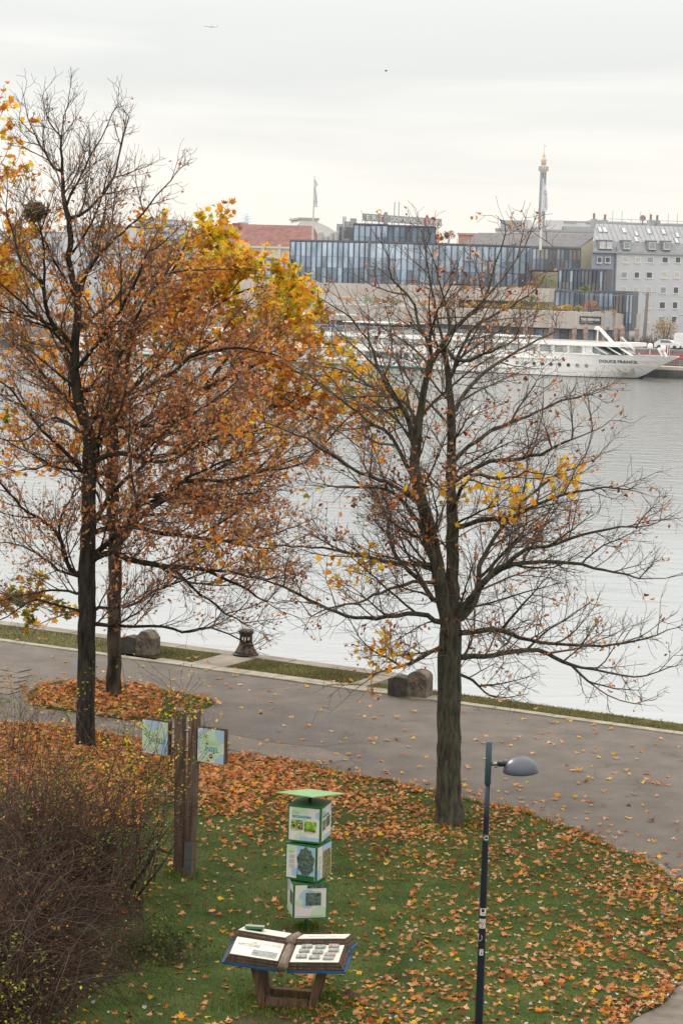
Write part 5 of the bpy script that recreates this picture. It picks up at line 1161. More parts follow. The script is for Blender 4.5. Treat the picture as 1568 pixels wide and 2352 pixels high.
a, z = wg.hit(X_(1137), Y_(168)); c = wg.pt(a, z + .2, -7); mb = MB(); mb.lathe([(.02, -.12), (.35, -.06), (.62, .06)], 14, c, 0, Matrix.Rotation(R_(75), 4, 'X')); mb.tube([(c[0], c[1], zr), (c[0], c[1], c[2])], .14, 6); mb.build('satellite_dish', M_brick, rf)
# --- cream gable house with the dark roof, between hotel and apartment house
t = thing('gabled_house', at_v(1340, 700, 385) * np.array([1, 1, 0]) + np.array([0, 0, ZG]), 'cream house with long dark roof and bare gable end beside the grey apartments', 'house')
A1, A2, A3 = at_v(1331, 567, 372), at_v(1366, 541, 372), at_v(1357, 600, 372)
dr = np.array([CA, -SA, 0]); bk = np.array([SA, CA, 0]); ez = A1[2]; rz_ = at_v(1364, 541, 376)[2] + .3; Ln = 26; wd_ = 9.0
E0 = np.array([A1[0], A1[1], ez]); R0 = E0 + bk * wd_ * .5 + np.array([0, 0, rz_ - ez]) + dr * 1.6; F0 = E0 + bk * wd_
mb = MB(); mb.add([E0, R0, R0 - dr * Ln, E0 - dr * Ln, F0, F0 - dr * Ln], [(0, 1, 2, 3), (1, 4, 5, 2)]); mb.build('roof', M_dkroof, t)
g = lambda p, z: (p[0], p[1], z)
e1 = E0 + dr * .05; mb = MB(); mb.poly([g(e1, ZG), g(E0 + dr * 2.4 + bk * wd_ * .5, ZG), g(E0 + dr * 2.4 + bk * wd_ * .5, rz_ + .15), g(e1, ez - .1)]); mb.poly([g(E0 - dr * Ln - .0 * bk, ZG), g(E0, ZG), g(E0, ez - .05), g(E0 - dr * Ln, ez - .05)]); mb.build('wall', M_cream, t)
mb = MB(); mb.hexa([tuple(e1 + q) for q in (np.array([0, 0, -.15]), bk * .1 - [0, 0, .15], bk * .1 + [0, 0, .1], np.array([0, 0, .1]))] + [tuple(E0 + dr * 2.4 + bk * wd_ * .5 + np.array([0, 0, rz_ - ez + .15]) + q) for q in (np.array([0, 0, -.15]), bk * .1 - [0, 0, .15], bk * .1 + [0, 0, .1], np.array([0, 0, .1]))]); mb.build('verge_board', M_greybox, t)
# --- far white blocks with flat roofs
def flats(name, label, x0, y0, v, x1, y1, ybase, depth, m, pents=(), wins=None, roofm=None, cat='building', extra=None):
    w = Wall(x0, y0, v, x1, y1); t = thing(name, w.pt(w.len / 2, ZG, -depth / 2), label, cat)
    mb = MB(); w.box(mb, 0, w.len, ZG - 2, w.zt, -depth, 0); mb.build('wall', m, t)
    mb = MB(); w.box(mb, -.2, w.len + .2, w.zt, w.zt + .5, -depth - .2, .25); mb.build('parapet', roofm or M_greybox, t)
    for i, (a, b, c, d) in enumerate(pents):
        s0, z1 = w.hit(a, b); s1, z0 = w.hit(c, d); mb = MB(); w.box(mb, s0, s1, w.zt + .45, z1, -depth * .7, -1.5 - .4 * (i % 3)); mb.build('penthouse', [M_greybox, M_white2][i % 2], t)
    if wins:
        nx, ny, ww, hh = wins
        for i in range(nx):
            for j in range(ny):
                a = w.len * (i + .5) / nx; z = w.zt - 1.6 - j * 3.1
                if z - hh < ZG: continue
                mb = MB(); w.box(mb, a - ww / 2, a + ww / 2, z - hh, z, -.02, .05); mb.build('window', M_c('far_window', (.12, .13, .15), .3), t)
    return w, t
flats('terraced_block', 'white flat-roofed block with grey penthouses behind the dark-roofed house', 1138, 529, 450, 1385, 535, 560, 16, M_white2, [(1148, 505, 1194, 529), (1196, 504, 1216, 527), (1220, 521, 1250, 529), (1251, 505, 1289, 529), (1292, 519, 1372, 531), (1322, 511, 1342, 518)], (22, 2, 1.6, 1.5))
flats('far_block', 'grey flat-roofed block showing above the apartment house roof', 1290, 511, 520, 1640, 521, 560, 20, M_white2, [(1358, 504, 1385, 510), (1400, 507, 1440, 515), (1455, 511, 1520, 518), (1530, 512, 1600, 520)], (16, 1, 1.8, 1.4))
# --- cream house with the long red roof
wc = Wall(470, 566.5, 400, 668, 571.5)
t = thing('red_roofed_house', wc.pt(wc.len / 2, ZG, -6), 'long cream house with red tiled roof left of the glass hotel', 'house')
mb = MB(); wc.box(mb, 0, wc.len + 6, ZG - 1, wc.zt, -12, 0); mb.build('wall', M_cream, t)
mb = MB()
for x in (462, 567, 601, 638): a = wc.hit(x, 600)[0]; wc.box(mb, a, a + .7, ZG, wc.zt + .9, .02, .35)
wc.box(mb, -.3, wc.len + 6, wc.zt, wc.zt + .45, -12.3, .45); mb.build('pilasters', M_cream, t)
zr_ = wc.hit(560, 529)[1] + 1.6
mb = MB(); mb.add([wc.pt(-.3, wc.zt + .45, .4), wc.pt(wc.len + 6, wc.zt + .45, .4), wc.pt(wc.len + 4, zr_, -6), wc.pt(3, zr_, -6), wc.pt(-.3, wc.zt + .45, -12.3), wc.pt(wc.len + 6, wc.zt + .45, -12.3)], [(0, 1, 2, 3), (3, 2, 5, 4), (0, 3, 4), (1, 5, 2)]); rf2 = mb.build('roof', M_redroof, t)
for x in (516, 558, 605, 642):
    a, z = wc.hit(x, 561); mb = MB(); mb.add([wc.pt(a - .9, z - .6, -1.2), wc.pt(a + .9, z - .6, -1.2), wc.pt(a, z + .7, -1.2), wc.pt(a - .9, z - .6, -4), wc.pt(a + .9, z - .6, -4), wc.pt(a, z + .7, -4)], [(0, 1, 2), (0, 2, 5, 3), (1, 4, 5, 2)]); mb.build('dormer', M_white2, rf2)
for x0, y0, x1, y1 in [(538, 591, 549, 609), (578, 591, 589, 609), (612, 592, 626, 600), (650, 592, 664, 600), (500, 590, 511, 608)]:
    a0, a1, z0, z1 = wc.px(x0, y0, x1, y1); window(wc, t, a0, a1, z0, z1, M_pane, e=.15)
for x0, y0, x1, y1 in [(522, 516, 538, 534), (596, 533, 612, 545), (674, 534, 690, 545)]:
    a0, a1, z0, z1 = wc.px(x0, y0, x1, y1); mb = MB(); wc.box(mb, a0, a1, z0, z1 + .6, -7.2, -5.5); mb.build('fire_wall', M_redroof, rf2)
flats('chimney_roofs', 'row of old pale houses with many chimneys behind the red roof', 522, 531, 470, 680, 535, 560, 14, M_white2, [(544, 510, 557, 531), (571, 514, 585, 532), (588, 519, 592, 532), (594, 521, 602, 532), (606, 518, 632, 533), (640, 522, 645, 534), (650, 520, 664, 534)], None, M_dkroof, 'houses')
wq = Wall(655, 541, 440, 800, 546)
t = thing('pale_gabled_house', wq.pt(wq.len / 2, ZG, -6), 'pale grey house with broad hipped gable behind the left flagpole', 'house')
mb = MB(); pr = [wq.hit(x, y) for x, y in [(655, 541), (687, 512), (690, 505), (729, 503), (731, 511), (752, 520), (790, 545)]]
pl = [(pr[0][0], ZG)] + pr + [(pr[-1][0], ZG)]; n_ = len(pl)
mb.add([wq.pt(a, z, 0) for a, z in pl] + [wq.pt(a, z, -12) for a, z in pl], [tuple(range(n_)), tuple(range(n_, 2 * n_))[::-1]] + [(i, i + n_, (i + 1) % n_ + n_, (i + 1) % n_) for i in range(n_)]); mb.build('wall', M_white2, t)
a0, a1, z0, z1 = wq.px(686, 503, 733, 506); mb = MB(); wq.box(mb, a0, a1, z0, z1 + .4, -12.2, .2); mb.build('roof_cap', M_c('tan_cap', (.38, .33, .26), .2), t)
flats('orange_roofed_house', 'low house with orange roof glimpsed right of the red treetop', 1052, 540, 430, 1100, 541, 560, 10, M_orroof, [], None, M_orroof, 'house')
# pale blocks far behind the left trees
for i, (x0, y0, x1, v, lab) in enumerate([(150, 520, 300, 700, 'hazy pale apartment block behind the bare crown of the left maple'), (310, 505, 400, 760, 'taller hazy white block right of centre behind the left maple'), (-120, 530, 140, 640, 'hazy grey block furthest left behind the trees'), (408, 528, 520, 600, 'hazy low block left of the red roofed house')]):
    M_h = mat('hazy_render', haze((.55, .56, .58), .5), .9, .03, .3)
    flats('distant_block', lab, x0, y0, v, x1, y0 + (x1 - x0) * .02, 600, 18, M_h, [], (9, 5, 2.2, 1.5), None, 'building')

# --- flagpoles
M_fp = M_c('white_pole', (.60, .60, .58), .15); M_cloth = M_c('white_flag_cloth', (.66, .66, .74), .1, var=.04); M_ink = M_c('dark_ink', (.12, .12, .16), .15); M_redk = M_c('red_ink', (.55, .05, .08), .1)
def flagpole(x, ytop, ybase, v, label, out, paint, wmax):
    T = at_v(x, ytop, v); Bz = at_v(x, ybase, v)[2]; t = thing('flagpole', (T[0], T[1], Bz), label, 'flagpole')
    mb = MB(); mb.tube([(T[0], T[1], Bz), (T[0], T[1], T[2])], [.22, .09], 8); mb.build('pole', M_fp, t)
    px_m = 4656 / math.hypot(T[0], T[1])
    def f(u_, y, o=0.0):                                     # u_ 0..1 across the cloth, y metres below the pole top
        w = np.interp(y * px_m, out[0], out[1]) / px_m
        return (T[0] + .12 + u_ * w, T[1] - o + .25 * math.sin(u_ * 5 + y * .8) * u_, T[2] - y)
    y0, y1 = out[0][0] / px_m, out[0][-1] / px_m; n = 26
    mb = MB(); vs = [f(i / 6, y0 + (y1 - y0) * j / n) for j in range(n + 1) for i in range(7)]; mb.add(vs, [(j * 7 + i, j * 7 + i + 1, (j + 1) * 7 + i + 1, (j + 1) * 7 + i) for j in range(n) for i in range(6)])
    fl = mb.build('flag', M_cloth, t, True); mb = MB(); paint(mb, f, y0, y1); mb.build('flag_print', [M_ink, M_redk, M_cloth], fl)
def pr1(mb, f, y0, y1):
    h_ = y1 - y0
    text(mb, 'Stadt', h_ * .13, lambda x, y: f(.75 - y / h_ * 3.6, y0 + h_ * .84 - x, .06), 0, width=h_ * .34); text(mb, 'Wien', h_ * .13, lambda x, y: f(.8 - y / h_ * 4, y0 + h_ * .40 - x, .06), 0, width=h_ * .15)
    rect(mb, .2, y0 + h_ * .42, .85, y0 + h_ * .485, lambda x, y: f(x, y, .06), 1); rect(mb, .2, y0 + h_ * .446, .85, y0 + h_ * .459, lambda x, y: f(x, y, .09), 2)
def pr2(mb, f, y0, y1):
    h_ = y1 - y0; disc(mb, .62, y0 + h_ * .36, .36, h_ * .075, lambda x, y: f(x, y, .06), 1, 16); disc(mb, .66, y0 + h_ * .36, .15, h_ * .035, lambda x, y: f(x, y, .09), 2, 12)
    text(mb, 'DONAURAUM', h_ * .09, lambda x, y: f(.62 - y / h_ * 3, y0 + h_ * .88 - x, .06), 0, width=h_ * .42)
    for a in (.30, .72): rect(mb, a, y0 + h_ * .44, a + .03, y0 + h_ * .92, lambda x, y: f(x, y, .06), 0)
flagpole(722, 403, 558, 372, 'white flagpole with furled city flag rising behind the left end of the hotel roof', ([9, 19, 26, 27, 40, 71], [1, 7.5, 3, 2.5, 5, 8]), pr1, 8)
flagpole(1246.5, 410, 574, 330, 'white flagpole with red-emblem flag rising from the hotel terrace before the observation tower', ([8, 20, 34, 44, 60, 74], [1, 6.5, 9, 10.5, 12.5, 10]), pr2, 12)

# --- observation tower
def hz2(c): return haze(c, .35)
M_t1 = mat('tower_stone', hz2((.68, .49, .25)), .8, .08, .2, emit=.10); M_t2 = mat('tower_steel', hz2((.26, .30, .36)), .7, .08, .2, emit=.06)  # haze over the tower painted as paler colour plus faint emission
T = at_y(1243, 500, 1450); top = at_y(1246, 326, 1450)[2]; k = 1450 / 4656 * 1.01
zz = lambda y: at_y(1243, y, 1450)[2]
t = thing('observation_tower', (T[0], T[1], ZG), 'slender lattice tower with domed stone-coloured head and spire on the skyline', 'tower')
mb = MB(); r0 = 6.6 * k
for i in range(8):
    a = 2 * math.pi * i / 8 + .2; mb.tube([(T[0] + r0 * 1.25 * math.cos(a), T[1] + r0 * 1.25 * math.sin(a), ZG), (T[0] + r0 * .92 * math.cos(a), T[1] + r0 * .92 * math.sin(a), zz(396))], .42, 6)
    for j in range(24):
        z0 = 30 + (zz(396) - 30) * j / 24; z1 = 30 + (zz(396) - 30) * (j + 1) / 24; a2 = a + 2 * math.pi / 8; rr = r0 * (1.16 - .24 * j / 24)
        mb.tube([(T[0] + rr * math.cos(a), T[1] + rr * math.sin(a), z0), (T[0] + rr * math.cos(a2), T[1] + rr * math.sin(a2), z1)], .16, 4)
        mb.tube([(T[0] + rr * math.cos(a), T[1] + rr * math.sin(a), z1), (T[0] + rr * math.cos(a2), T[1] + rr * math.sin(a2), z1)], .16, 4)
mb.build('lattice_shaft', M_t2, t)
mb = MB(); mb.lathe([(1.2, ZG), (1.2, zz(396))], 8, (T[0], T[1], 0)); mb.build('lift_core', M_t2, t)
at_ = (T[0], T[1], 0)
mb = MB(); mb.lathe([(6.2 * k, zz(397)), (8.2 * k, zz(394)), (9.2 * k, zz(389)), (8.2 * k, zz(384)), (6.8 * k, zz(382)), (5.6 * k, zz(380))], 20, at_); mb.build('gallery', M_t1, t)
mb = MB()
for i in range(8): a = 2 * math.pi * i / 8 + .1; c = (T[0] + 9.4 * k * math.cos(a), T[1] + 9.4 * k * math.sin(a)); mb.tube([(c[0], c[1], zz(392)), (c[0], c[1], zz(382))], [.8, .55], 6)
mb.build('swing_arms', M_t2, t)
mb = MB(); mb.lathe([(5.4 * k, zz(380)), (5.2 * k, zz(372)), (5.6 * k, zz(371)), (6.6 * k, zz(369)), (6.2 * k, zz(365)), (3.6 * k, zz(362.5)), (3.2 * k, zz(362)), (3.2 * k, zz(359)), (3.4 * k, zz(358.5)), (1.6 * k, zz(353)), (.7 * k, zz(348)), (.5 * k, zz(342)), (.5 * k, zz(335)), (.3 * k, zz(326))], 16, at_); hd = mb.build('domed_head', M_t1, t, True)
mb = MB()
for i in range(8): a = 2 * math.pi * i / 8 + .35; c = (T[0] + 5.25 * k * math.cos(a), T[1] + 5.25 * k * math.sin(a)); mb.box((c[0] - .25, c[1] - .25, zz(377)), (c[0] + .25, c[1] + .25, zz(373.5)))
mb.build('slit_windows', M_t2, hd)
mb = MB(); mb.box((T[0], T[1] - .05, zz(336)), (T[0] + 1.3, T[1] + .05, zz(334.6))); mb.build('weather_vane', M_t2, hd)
# --- radio tower, its haze painted as pale colour with a weak glow
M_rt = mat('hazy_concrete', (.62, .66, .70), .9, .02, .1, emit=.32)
T = at_y(566, 520, 5000); k = 5000 / 4656; zz = lambda y: at_y(566, y, 5000)[2]
t = thing('radio_tower', (T[0], T[1], ZG), 'faint stacked-platform radio tower in the haze on the left skyline', 'tower')
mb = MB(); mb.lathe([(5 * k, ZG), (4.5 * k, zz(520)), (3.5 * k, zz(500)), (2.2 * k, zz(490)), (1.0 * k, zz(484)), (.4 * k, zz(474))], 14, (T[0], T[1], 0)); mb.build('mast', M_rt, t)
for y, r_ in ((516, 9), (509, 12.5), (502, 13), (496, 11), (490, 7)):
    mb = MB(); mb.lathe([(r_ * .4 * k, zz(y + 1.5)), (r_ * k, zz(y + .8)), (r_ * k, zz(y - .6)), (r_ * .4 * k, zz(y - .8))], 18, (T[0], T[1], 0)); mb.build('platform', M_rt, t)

# --- quay on the far side
M_q2 = M_c('dark_quay_stone', (.05, .05, .048), .08, var=.3, scale=.5); M_q3 = M_c('pale_ledge', (.50, .45, .36), .1); M_q4 = M_c('weathered_wall', (.17, .155, .14), .1, var=.25, scale=.4, stretch=(1, 1, .3)); M_rd = M_c('red_pipe', (.42, .05, .06), .08); M_gr = M_c('grey_metal', (.30, .30, .30), .1)
mb = MB(); bar(mb, -600, 200, 298, 306, -6, -.25, 0); bar(mb, -600, 200, 298.4, 306.2, -.24, .25, 1); tag(mb.build('far_quay', [M_q2, M_q3]), kind='structure')
mb = MB(); bar(mb, -600, 200, 303.2, 308, .26, 2.72, 0); tag(mb.build('far_retaining_wall', M_q4), kind='structure')
mb = MB(); bar(mb, -600, 200, 304, 330, 2.4, 2.75, 0); tag(mb.build('far_promenade', M_c('far_paving', (.26, .25, .24), .1)), kind='structure')
mb = MB()
for i in range(26): u_ = -132 + i * 1.6; P_ = uvz(u_, 301.4, .25); mb.tube([P_, (P_[0], P_[1], 1.25)], .04, 4)
for z_ in (.6, .95, 1.25): mb.tube([uvz(-132, 301.4, z_), uvz(-92, 301.4, z_)], .035, 4)
t_ = mb.build('quay_railing', M_gr, None, origin=uvz(-110, 301.4, .25)); tag(t_, 'low grey metal railing along the far quay beyond the ship bow', 'railing')
mb = MB(); mb.tube([uvz(-124, 302.6, 1.55), uvz(-90, 302.6, 1.55)], .22, 8); mb.tube([uvz(-124, 302.6, 2.0), uvz(-90, 302.6, 2.0)], .10, 6)
for i in range(9): P_ = uvz(-123 + i * 4, 302.6, .25); mb.tube([P_, (P_[0], P_[1], 1.5)], .08, 5)
tag(mb.build('red_gangway_rail', M_rd, None, origin=uvz(-107, 302.6, 1)), 'red rail running along the quay behind the bow', 'rail')
# fence with bare hedge, utility pole, street lamp, tree, car and van
mb = MB(); r = random.Random(4)
for i in range(420):
    u_ = r.uniform(-124.5, -113); v_ = r.uniform(309.5, 310.4); P_ = uvz(u_, v_, 2.75); hh = r.uniform(.9, 2.0); mb.tube([P_, (P_[0] + r.uniform(-.25, .25), P_[1], 2.75 + hh)], .03, 3)
tag(mb.build('bare_hedge', M_c('hedge_twigs', (.11, .085, .075), .12), None, origin=uvz(-119, 310, 2.75)), 'bare brown hedge on the far promenade before the apartment house', 'hedge')
b = np.array(uvz(-123.6, 310, 2.75)); shrub('evergreen_bush', b, 1.6, 1.9, dict(green=3, olive=1), 300, .2, 'dark evergreen bush on the promenade beside the paired parasols', 'shrub', None, 170)
T = at_v(1486, 671, 316); Bp = np.array([T[0] - .25, T[1], ZG]); t = thing('utility_pole', Bp, 'brown utility pole with short crossarm before the grey apartment house', 'pole')
mb = MB(); mb.tube([Bp, T], [.34, .24], 8); mb.build('pole', M_c('brown_pole', (.16, .13, .12), .15), t)
mb = MB(); d3 = np.array([CA, -SA, 0]); mb.tube([T - d3 * 1.5, T + d3 * 1.5], .08, 5)
for s in (-1.4, -.8, .8, 1.4): mb.tube([T + d3 * s, T + d3 * s + [0, 0, -.3]], .07, 5)
mb.build('crossarm', M_gr, t)
mb = MB()
for s in (-1.3, 1.3):
    P0 = T + d3 * s; 
    for s2 in (-1, 1): mb.tube([P0 + d3 * s2 * 14 * q + np.array([0, 0, -1.6 * 4 * q * (1 - q) * .5 + .1 * q]) for q in [i / 8 for i in range(9)]], .022, 3)
mb.build('wires', M_gr, t)
T = at_v(1556, 724, 309); B0 = np.array([T[0] - .3, T[1], ZG]); t = thing('quay_lamp', B0, 'slim grey curved street lamp at the right edge beside the van', 'street lamp')
mb = MB(); mb.tube([B0, (B0[0], B0[1], T[2] - 1.0), (B0[0] + .15, B0[1], T[2] - .3), (B0[0] + .6, B0[1], T[2])], [.12, .09, .07, .05], 7); mb.build('pole', M_gr, t)
mb = MB(); mb.tube([(B0[0] + .5, B0[1], T[2]), (B0[0] + 1.5, B0[1], T[2] + .05)], [.12, .15], 7); mb.build('lamp_head', M_gr, t)
b = at_v(1525, 790, 314); b[2] = ZG; shrub('round_tree', b, 4.6, at_v(1525, 722, 314)[2] - ZG, dict(tan=.8, copper=1, olive=5, brown=3, gold=.6), 1700, .2, 'rusty olive bushy tree on the quay before the grey apartment house', 'tree', None, 180)
M_carw = M_c('white_car_paint', (.72, .73, .74), .08, rough=.3, spec=.6); M_tyre = M_c('tyre', (.02, .02, .02), .1); M_cg = M_c('car_glass', (.10, .13, .15), .1, rough=.1, spec=.8)
def vehicle(name, label, cat, u_, v_, prof, win, wheels, wd_):
    t = thing(name, uvz(u_, v_, 2.75), label, cat, rz=-AL)
    M = Matrix(((1, 0, 0, 0), (0, 0, 1, 0), (0, 1, 0, 0), (0, 0, 0, 1)))
    mb = MB(); mb.prism(prof, -wd_, wd_, 0, M); mb.build('body', M_carw, t, local=True)
    for wpoly in win: mb = MB(); mb.prism(wpoly, -wd_ - .012, wd_ + .012, 0, M); mb.build('window', M_cg, t, local=True)
    for wx in wheels:
        for s in (-1, 1): mb = MB(); mb.tube([(wx, s * (wd_ - .2), .32), (wx, s * (wd_ + .015), .32)], .32, 14); mb.build('wheel', M_tyre, t, local=True)
uc = to_uv(at_v(1534, 800, 307))[0]
vehicle('parked_car', 'white hatchback parked on the quay road before the bushy tree', 'car', uc, 307, [(-2.1, .25), (2.05, .25), (2.15, .6), (1.9, .9), (1.1, 1.0), (.4, 1.45), (-1.2, 1.5), (-1.9, 1.1), (-2.15, .9)], [[(-1.05, 1.0), (.95, 1.0), (.35, 1.38), (-1.1, 1.42)]], (-1.3, 1.3), .86)
uc = to_uv(at_v(1566, 795, 307.5))[0]
vehicle('parked_van', 'tall white van parked on the quay road at the right edge', 'van', uc + 1.6, 307.5, [(-2.7, .3), (2.6, .3), (2.75, 1.0), (2.2, 1.25), (1.5, 2.2), (1.0, 2.55), (-2.6, 2.6), (-2.75, 2.2)], [[(1.0, 1.3), (2.0, 1.3), (1.45, 2.1), (1.0, 2.15)]], (-1.7, 1.7), .98)
# --- airliner and bird
T = at_y(484, 61, 6000); k = 6000 / 4656
t = thing('airliner', T, 'distant pale airliner flying left across the cloud', 'aeroplane', rz=R_(178)); t.rotation_euler = (R_(0), R_(-4), R_(184))
M_pl = mat('hazy_airliner', (.50, .55, .60), .6, .05, 1, emit=.30)  # air haze put into the paint: pale tone and slight self-glow
Lh = 15.5 * k
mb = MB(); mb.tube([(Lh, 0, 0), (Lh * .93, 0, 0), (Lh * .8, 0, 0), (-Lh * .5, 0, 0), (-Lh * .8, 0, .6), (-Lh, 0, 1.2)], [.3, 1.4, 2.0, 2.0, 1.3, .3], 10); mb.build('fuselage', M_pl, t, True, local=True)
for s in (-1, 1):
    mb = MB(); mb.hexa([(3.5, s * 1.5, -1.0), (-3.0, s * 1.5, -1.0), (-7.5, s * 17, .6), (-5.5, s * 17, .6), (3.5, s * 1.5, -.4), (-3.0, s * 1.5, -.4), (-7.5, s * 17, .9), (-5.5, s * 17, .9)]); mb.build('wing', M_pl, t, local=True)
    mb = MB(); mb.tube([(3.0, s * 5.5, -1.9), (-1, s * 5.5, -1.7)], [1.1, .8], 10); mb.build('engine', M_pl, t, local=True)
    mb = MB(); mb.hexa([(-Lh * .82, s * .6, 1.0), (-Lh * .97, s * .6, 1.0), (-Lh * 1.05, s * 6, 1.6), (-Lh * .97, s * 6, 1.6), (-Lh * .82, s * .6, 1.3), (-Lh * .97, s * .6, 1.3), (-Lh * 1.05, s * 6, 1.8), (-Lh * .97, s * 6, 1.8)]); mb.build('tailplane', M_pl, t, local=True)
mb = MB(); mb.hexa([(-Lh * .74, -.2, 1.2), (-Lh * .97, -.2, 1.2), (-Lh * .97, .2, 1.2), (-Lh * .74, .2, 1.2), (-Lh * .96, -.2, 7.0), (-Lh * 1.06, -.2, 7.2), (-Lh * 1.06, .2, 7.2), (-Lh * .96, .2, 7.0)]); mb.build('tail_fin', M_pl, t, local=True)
T = at_y(886, 163, 220)
t = thing('flying_bird', T, 'tiny dark bird flying high in the middle of the sky', 'bird')
mb = MB(); mb.tube([(-.16, 0, 0), (-.05, 0, 0), (.08, 0, .01), (.15, 0, .03), (.2, 0, .02)], [.015, .055, .05, .035, .008], 8); M_bd = mat('dark_feathers', (.05, .04, .035)); mb.build('body', M_bd, t, True, local=True)
for s in (-1, 1): mb = MB(); mb.hexa([(.06, s * .03, .02), (-.06, s * .03, .02), (-.08, s * .2, .1), (-.01, s * .22, .11), (.06, s * .03, .035), (-.06, s * .03, .035), (-.08, s * .2, .11), (-.01, s * .22, .12)]); mb.build('wing', M_bd, t, local=True)
# ------------------------------------------------------------------ river cruise ship
VS = 286.0; BW = 5.6; ZW = -1.5
u_tip = to_uv(at_v(1559, 821, VS + BW))[0]; U0 = u_tip
M_hull = mat('white_hull_paint', (.76, .76, .745), .35, .05, .6, c2=(.83, .83, .82), spec=.5); M_deckw = mat('white_superstructure', (.82, .82, .815), .4, .04, .8)
M_teal = mat('teal_stripe', (.03, .20, .17), .5, .15, 1); M_boot = mat('dark_boot_top', (.03, .04, .06), .6, .2, 1); M_sglass = mat('cabin_glass', (.33, .35, .36), .12, .25, .8, spec=.7, c2=(.48, .50, .49)); M_sglass2 = mat('teal_cabin_glass', (.14, .20, .20), .12, .3, .8, spec=.7, c2=(.30, .37, .36)); M_sdark = mat('dark_ship_glass', (.035, .05, .07), .1, .2, 1, spec=.8); M_grail = mat('ship_rail', (.55, .55, .56), .4, .1, 3); M_deck = mat('ship_deck', (.30, .30, .29), .8, .1, 1); M_let = mat('ship_lettering', (.05, .055, .07), .5); M_curt = mat('pale_curtain', (.50, .50, .46), .8, .1, 6)
sp = thing('river_cruise_ship', uvz(U0 - 50, VS + BW, ZW), 'long white river cruise ship with teal stripe moored along the far quay', 'ship')
def hb(d, z):
    """half breadth at distance d behind the bow tip, at height z above the water"""
    rake = 6.4 * (1 - min(max(z, 0), 3.45) / 3.45) ** .9; q = max(0.0, d - rake); return BW * min(1.0, (1 - math.exp(-q / 4.6)) * 1.03)
sheer = lambda d: 3.42 + .25 * math.exp(-d / 10.0)
LT = 108.0
ds = [0, .4, 1, 1.8, 2.8, 4, 5.2, 6.4, 7.2, 8.2, 9.5, 11, 13, 16, 20, 26, 40, 60, 80, 100, LT]
zs = [-.9, -.02, .10, .34, 1.0, 2.0, 2.8, None]
mb = MB(); rows = []
for d in ds:
    for s in (-1, 1):
        for z in zs:
            zz_ = sheer(d) if z is None else z
            if d < 6.4: zz_ = max(zz_, 3.45 * (1 - (d / 6.4) ** (1 / .9)))
            zz_ = min(zz_, sheer(d))
            mb.v.append(uvz(U0 - d, VS + BW + s * max(hb(d, zz_), .03), ZW + zz_)); mb.c.append((1, 1, 1))
nz = len(zs); W2 = nz * 2
for i in range(len(ds) - 1):
    for s in range(2):
        for j in range(nz - 1):
            a = i * W2 + s * nz + j; b = (i + 1) * W2 + s * nz + j; f_ = (a, b, b + 1, a + 1) if s else (a, a + 1, b + 1, b)
            mb.f.append(f_); mb.m.append(1 if j <= 1 else (2 if j == 2 and ds[i] > 30 else (1 if j == 1 else 0)))
    a = i * W2 + nz - 1; b = (i + 1) * W2 + nz - 1; mb.f.append((a, a + nz, b + nz, b)); mb.m.append(3)
mb.f.append(tuple((len(ds) - 1) * W2 + k for k in list(range(nz)) + list(range(nz, W2))[::-1])); mb.m.append(0)
hull = mb.build('hull', [M_hull, M_boot, M_teal, M_deck], sp)
side = lambda d, z, o=.0: uvz(U0 - d, VS + BW - max(hb(d, z), .03) - o, ZW + z)
def sd(x, y):
    q = at_v(x, y, VS); return U0 - to_uv(q)[0], q[2] - ZW
# name on the bow
d1, _ = sd(1385, 831); d0, z_t = sd(1464, 835)
mb = MB(); text(mb, 'DOUCE FRANCE', .62, lambda x, y: side(d1 + 1.0 - x * .98, 2.32 + y, .05), 0, width=(d1 - d0) * 1.0, bold=.012); mb.build('ship_name', M_let, hull)
# portholes
for i in range(9):
    d = 12.9 + i * 1.40; mb = MB(); n = 14; c = [side(d + .27 * math.cos(2 * math.pi * k / n), 1.75 + .27 * math.sin(2 * math.pi * k / n), .02) for k in range(n)]; mb.poly(c, 0); c2 = [side(d + .33 * math.cos(2 * math.pi * k / n), 1.75 + .33 * math.sin(2 * math.pi * k / n), .012) for k in range(n)]; mb.poly(c2, 1)
    mb.build('porthole', [M_sdark if i in (2, 3, 4, 5, 6) else M_sglass2, M_grail], hull)
# rubbing strakes, anchor
mb = MB(); mb.tube([side(d, 2.62, .06) for d in (16.5, 17.5, 40, 100)], [.04, .2, .22, .22], 6); mb.tube([side(d, 1.0, .04) for d in (20.5, 21.5, 60, 106)], [.04, .16, .18, .18], 6); mb.build('rubbing_strake', M_hull, hull, True)
da, za = 7.3, 1.05
an = MB(); an.tube([side(da, za + .5, .16), side(da, za - .5, .16)], .10, 6)
an.add([side(da - .1, za - .75, .2), side(da - 1.15, za + .7, .22), side(da - 1.0, za - .35, .2), side(da - .2, za - .35, .2)], [(0, 1, 2), (0, 3, 1)]); an.add([side(da + .1, za - .75, .2), side(da + 1.15, za + .5, .22), side(da + .9, za - .6, .2), side(da + .2, za - .35, .2)], [(0, 1, 2), (0, 3, 1)])
an.tube([side(da, za + .1, .05), side(da, za + .1, .25)], .22, 8); an.build('anchor', mat('pale_anchor', (.52, .50, .46), .7, .2, 6), hull)
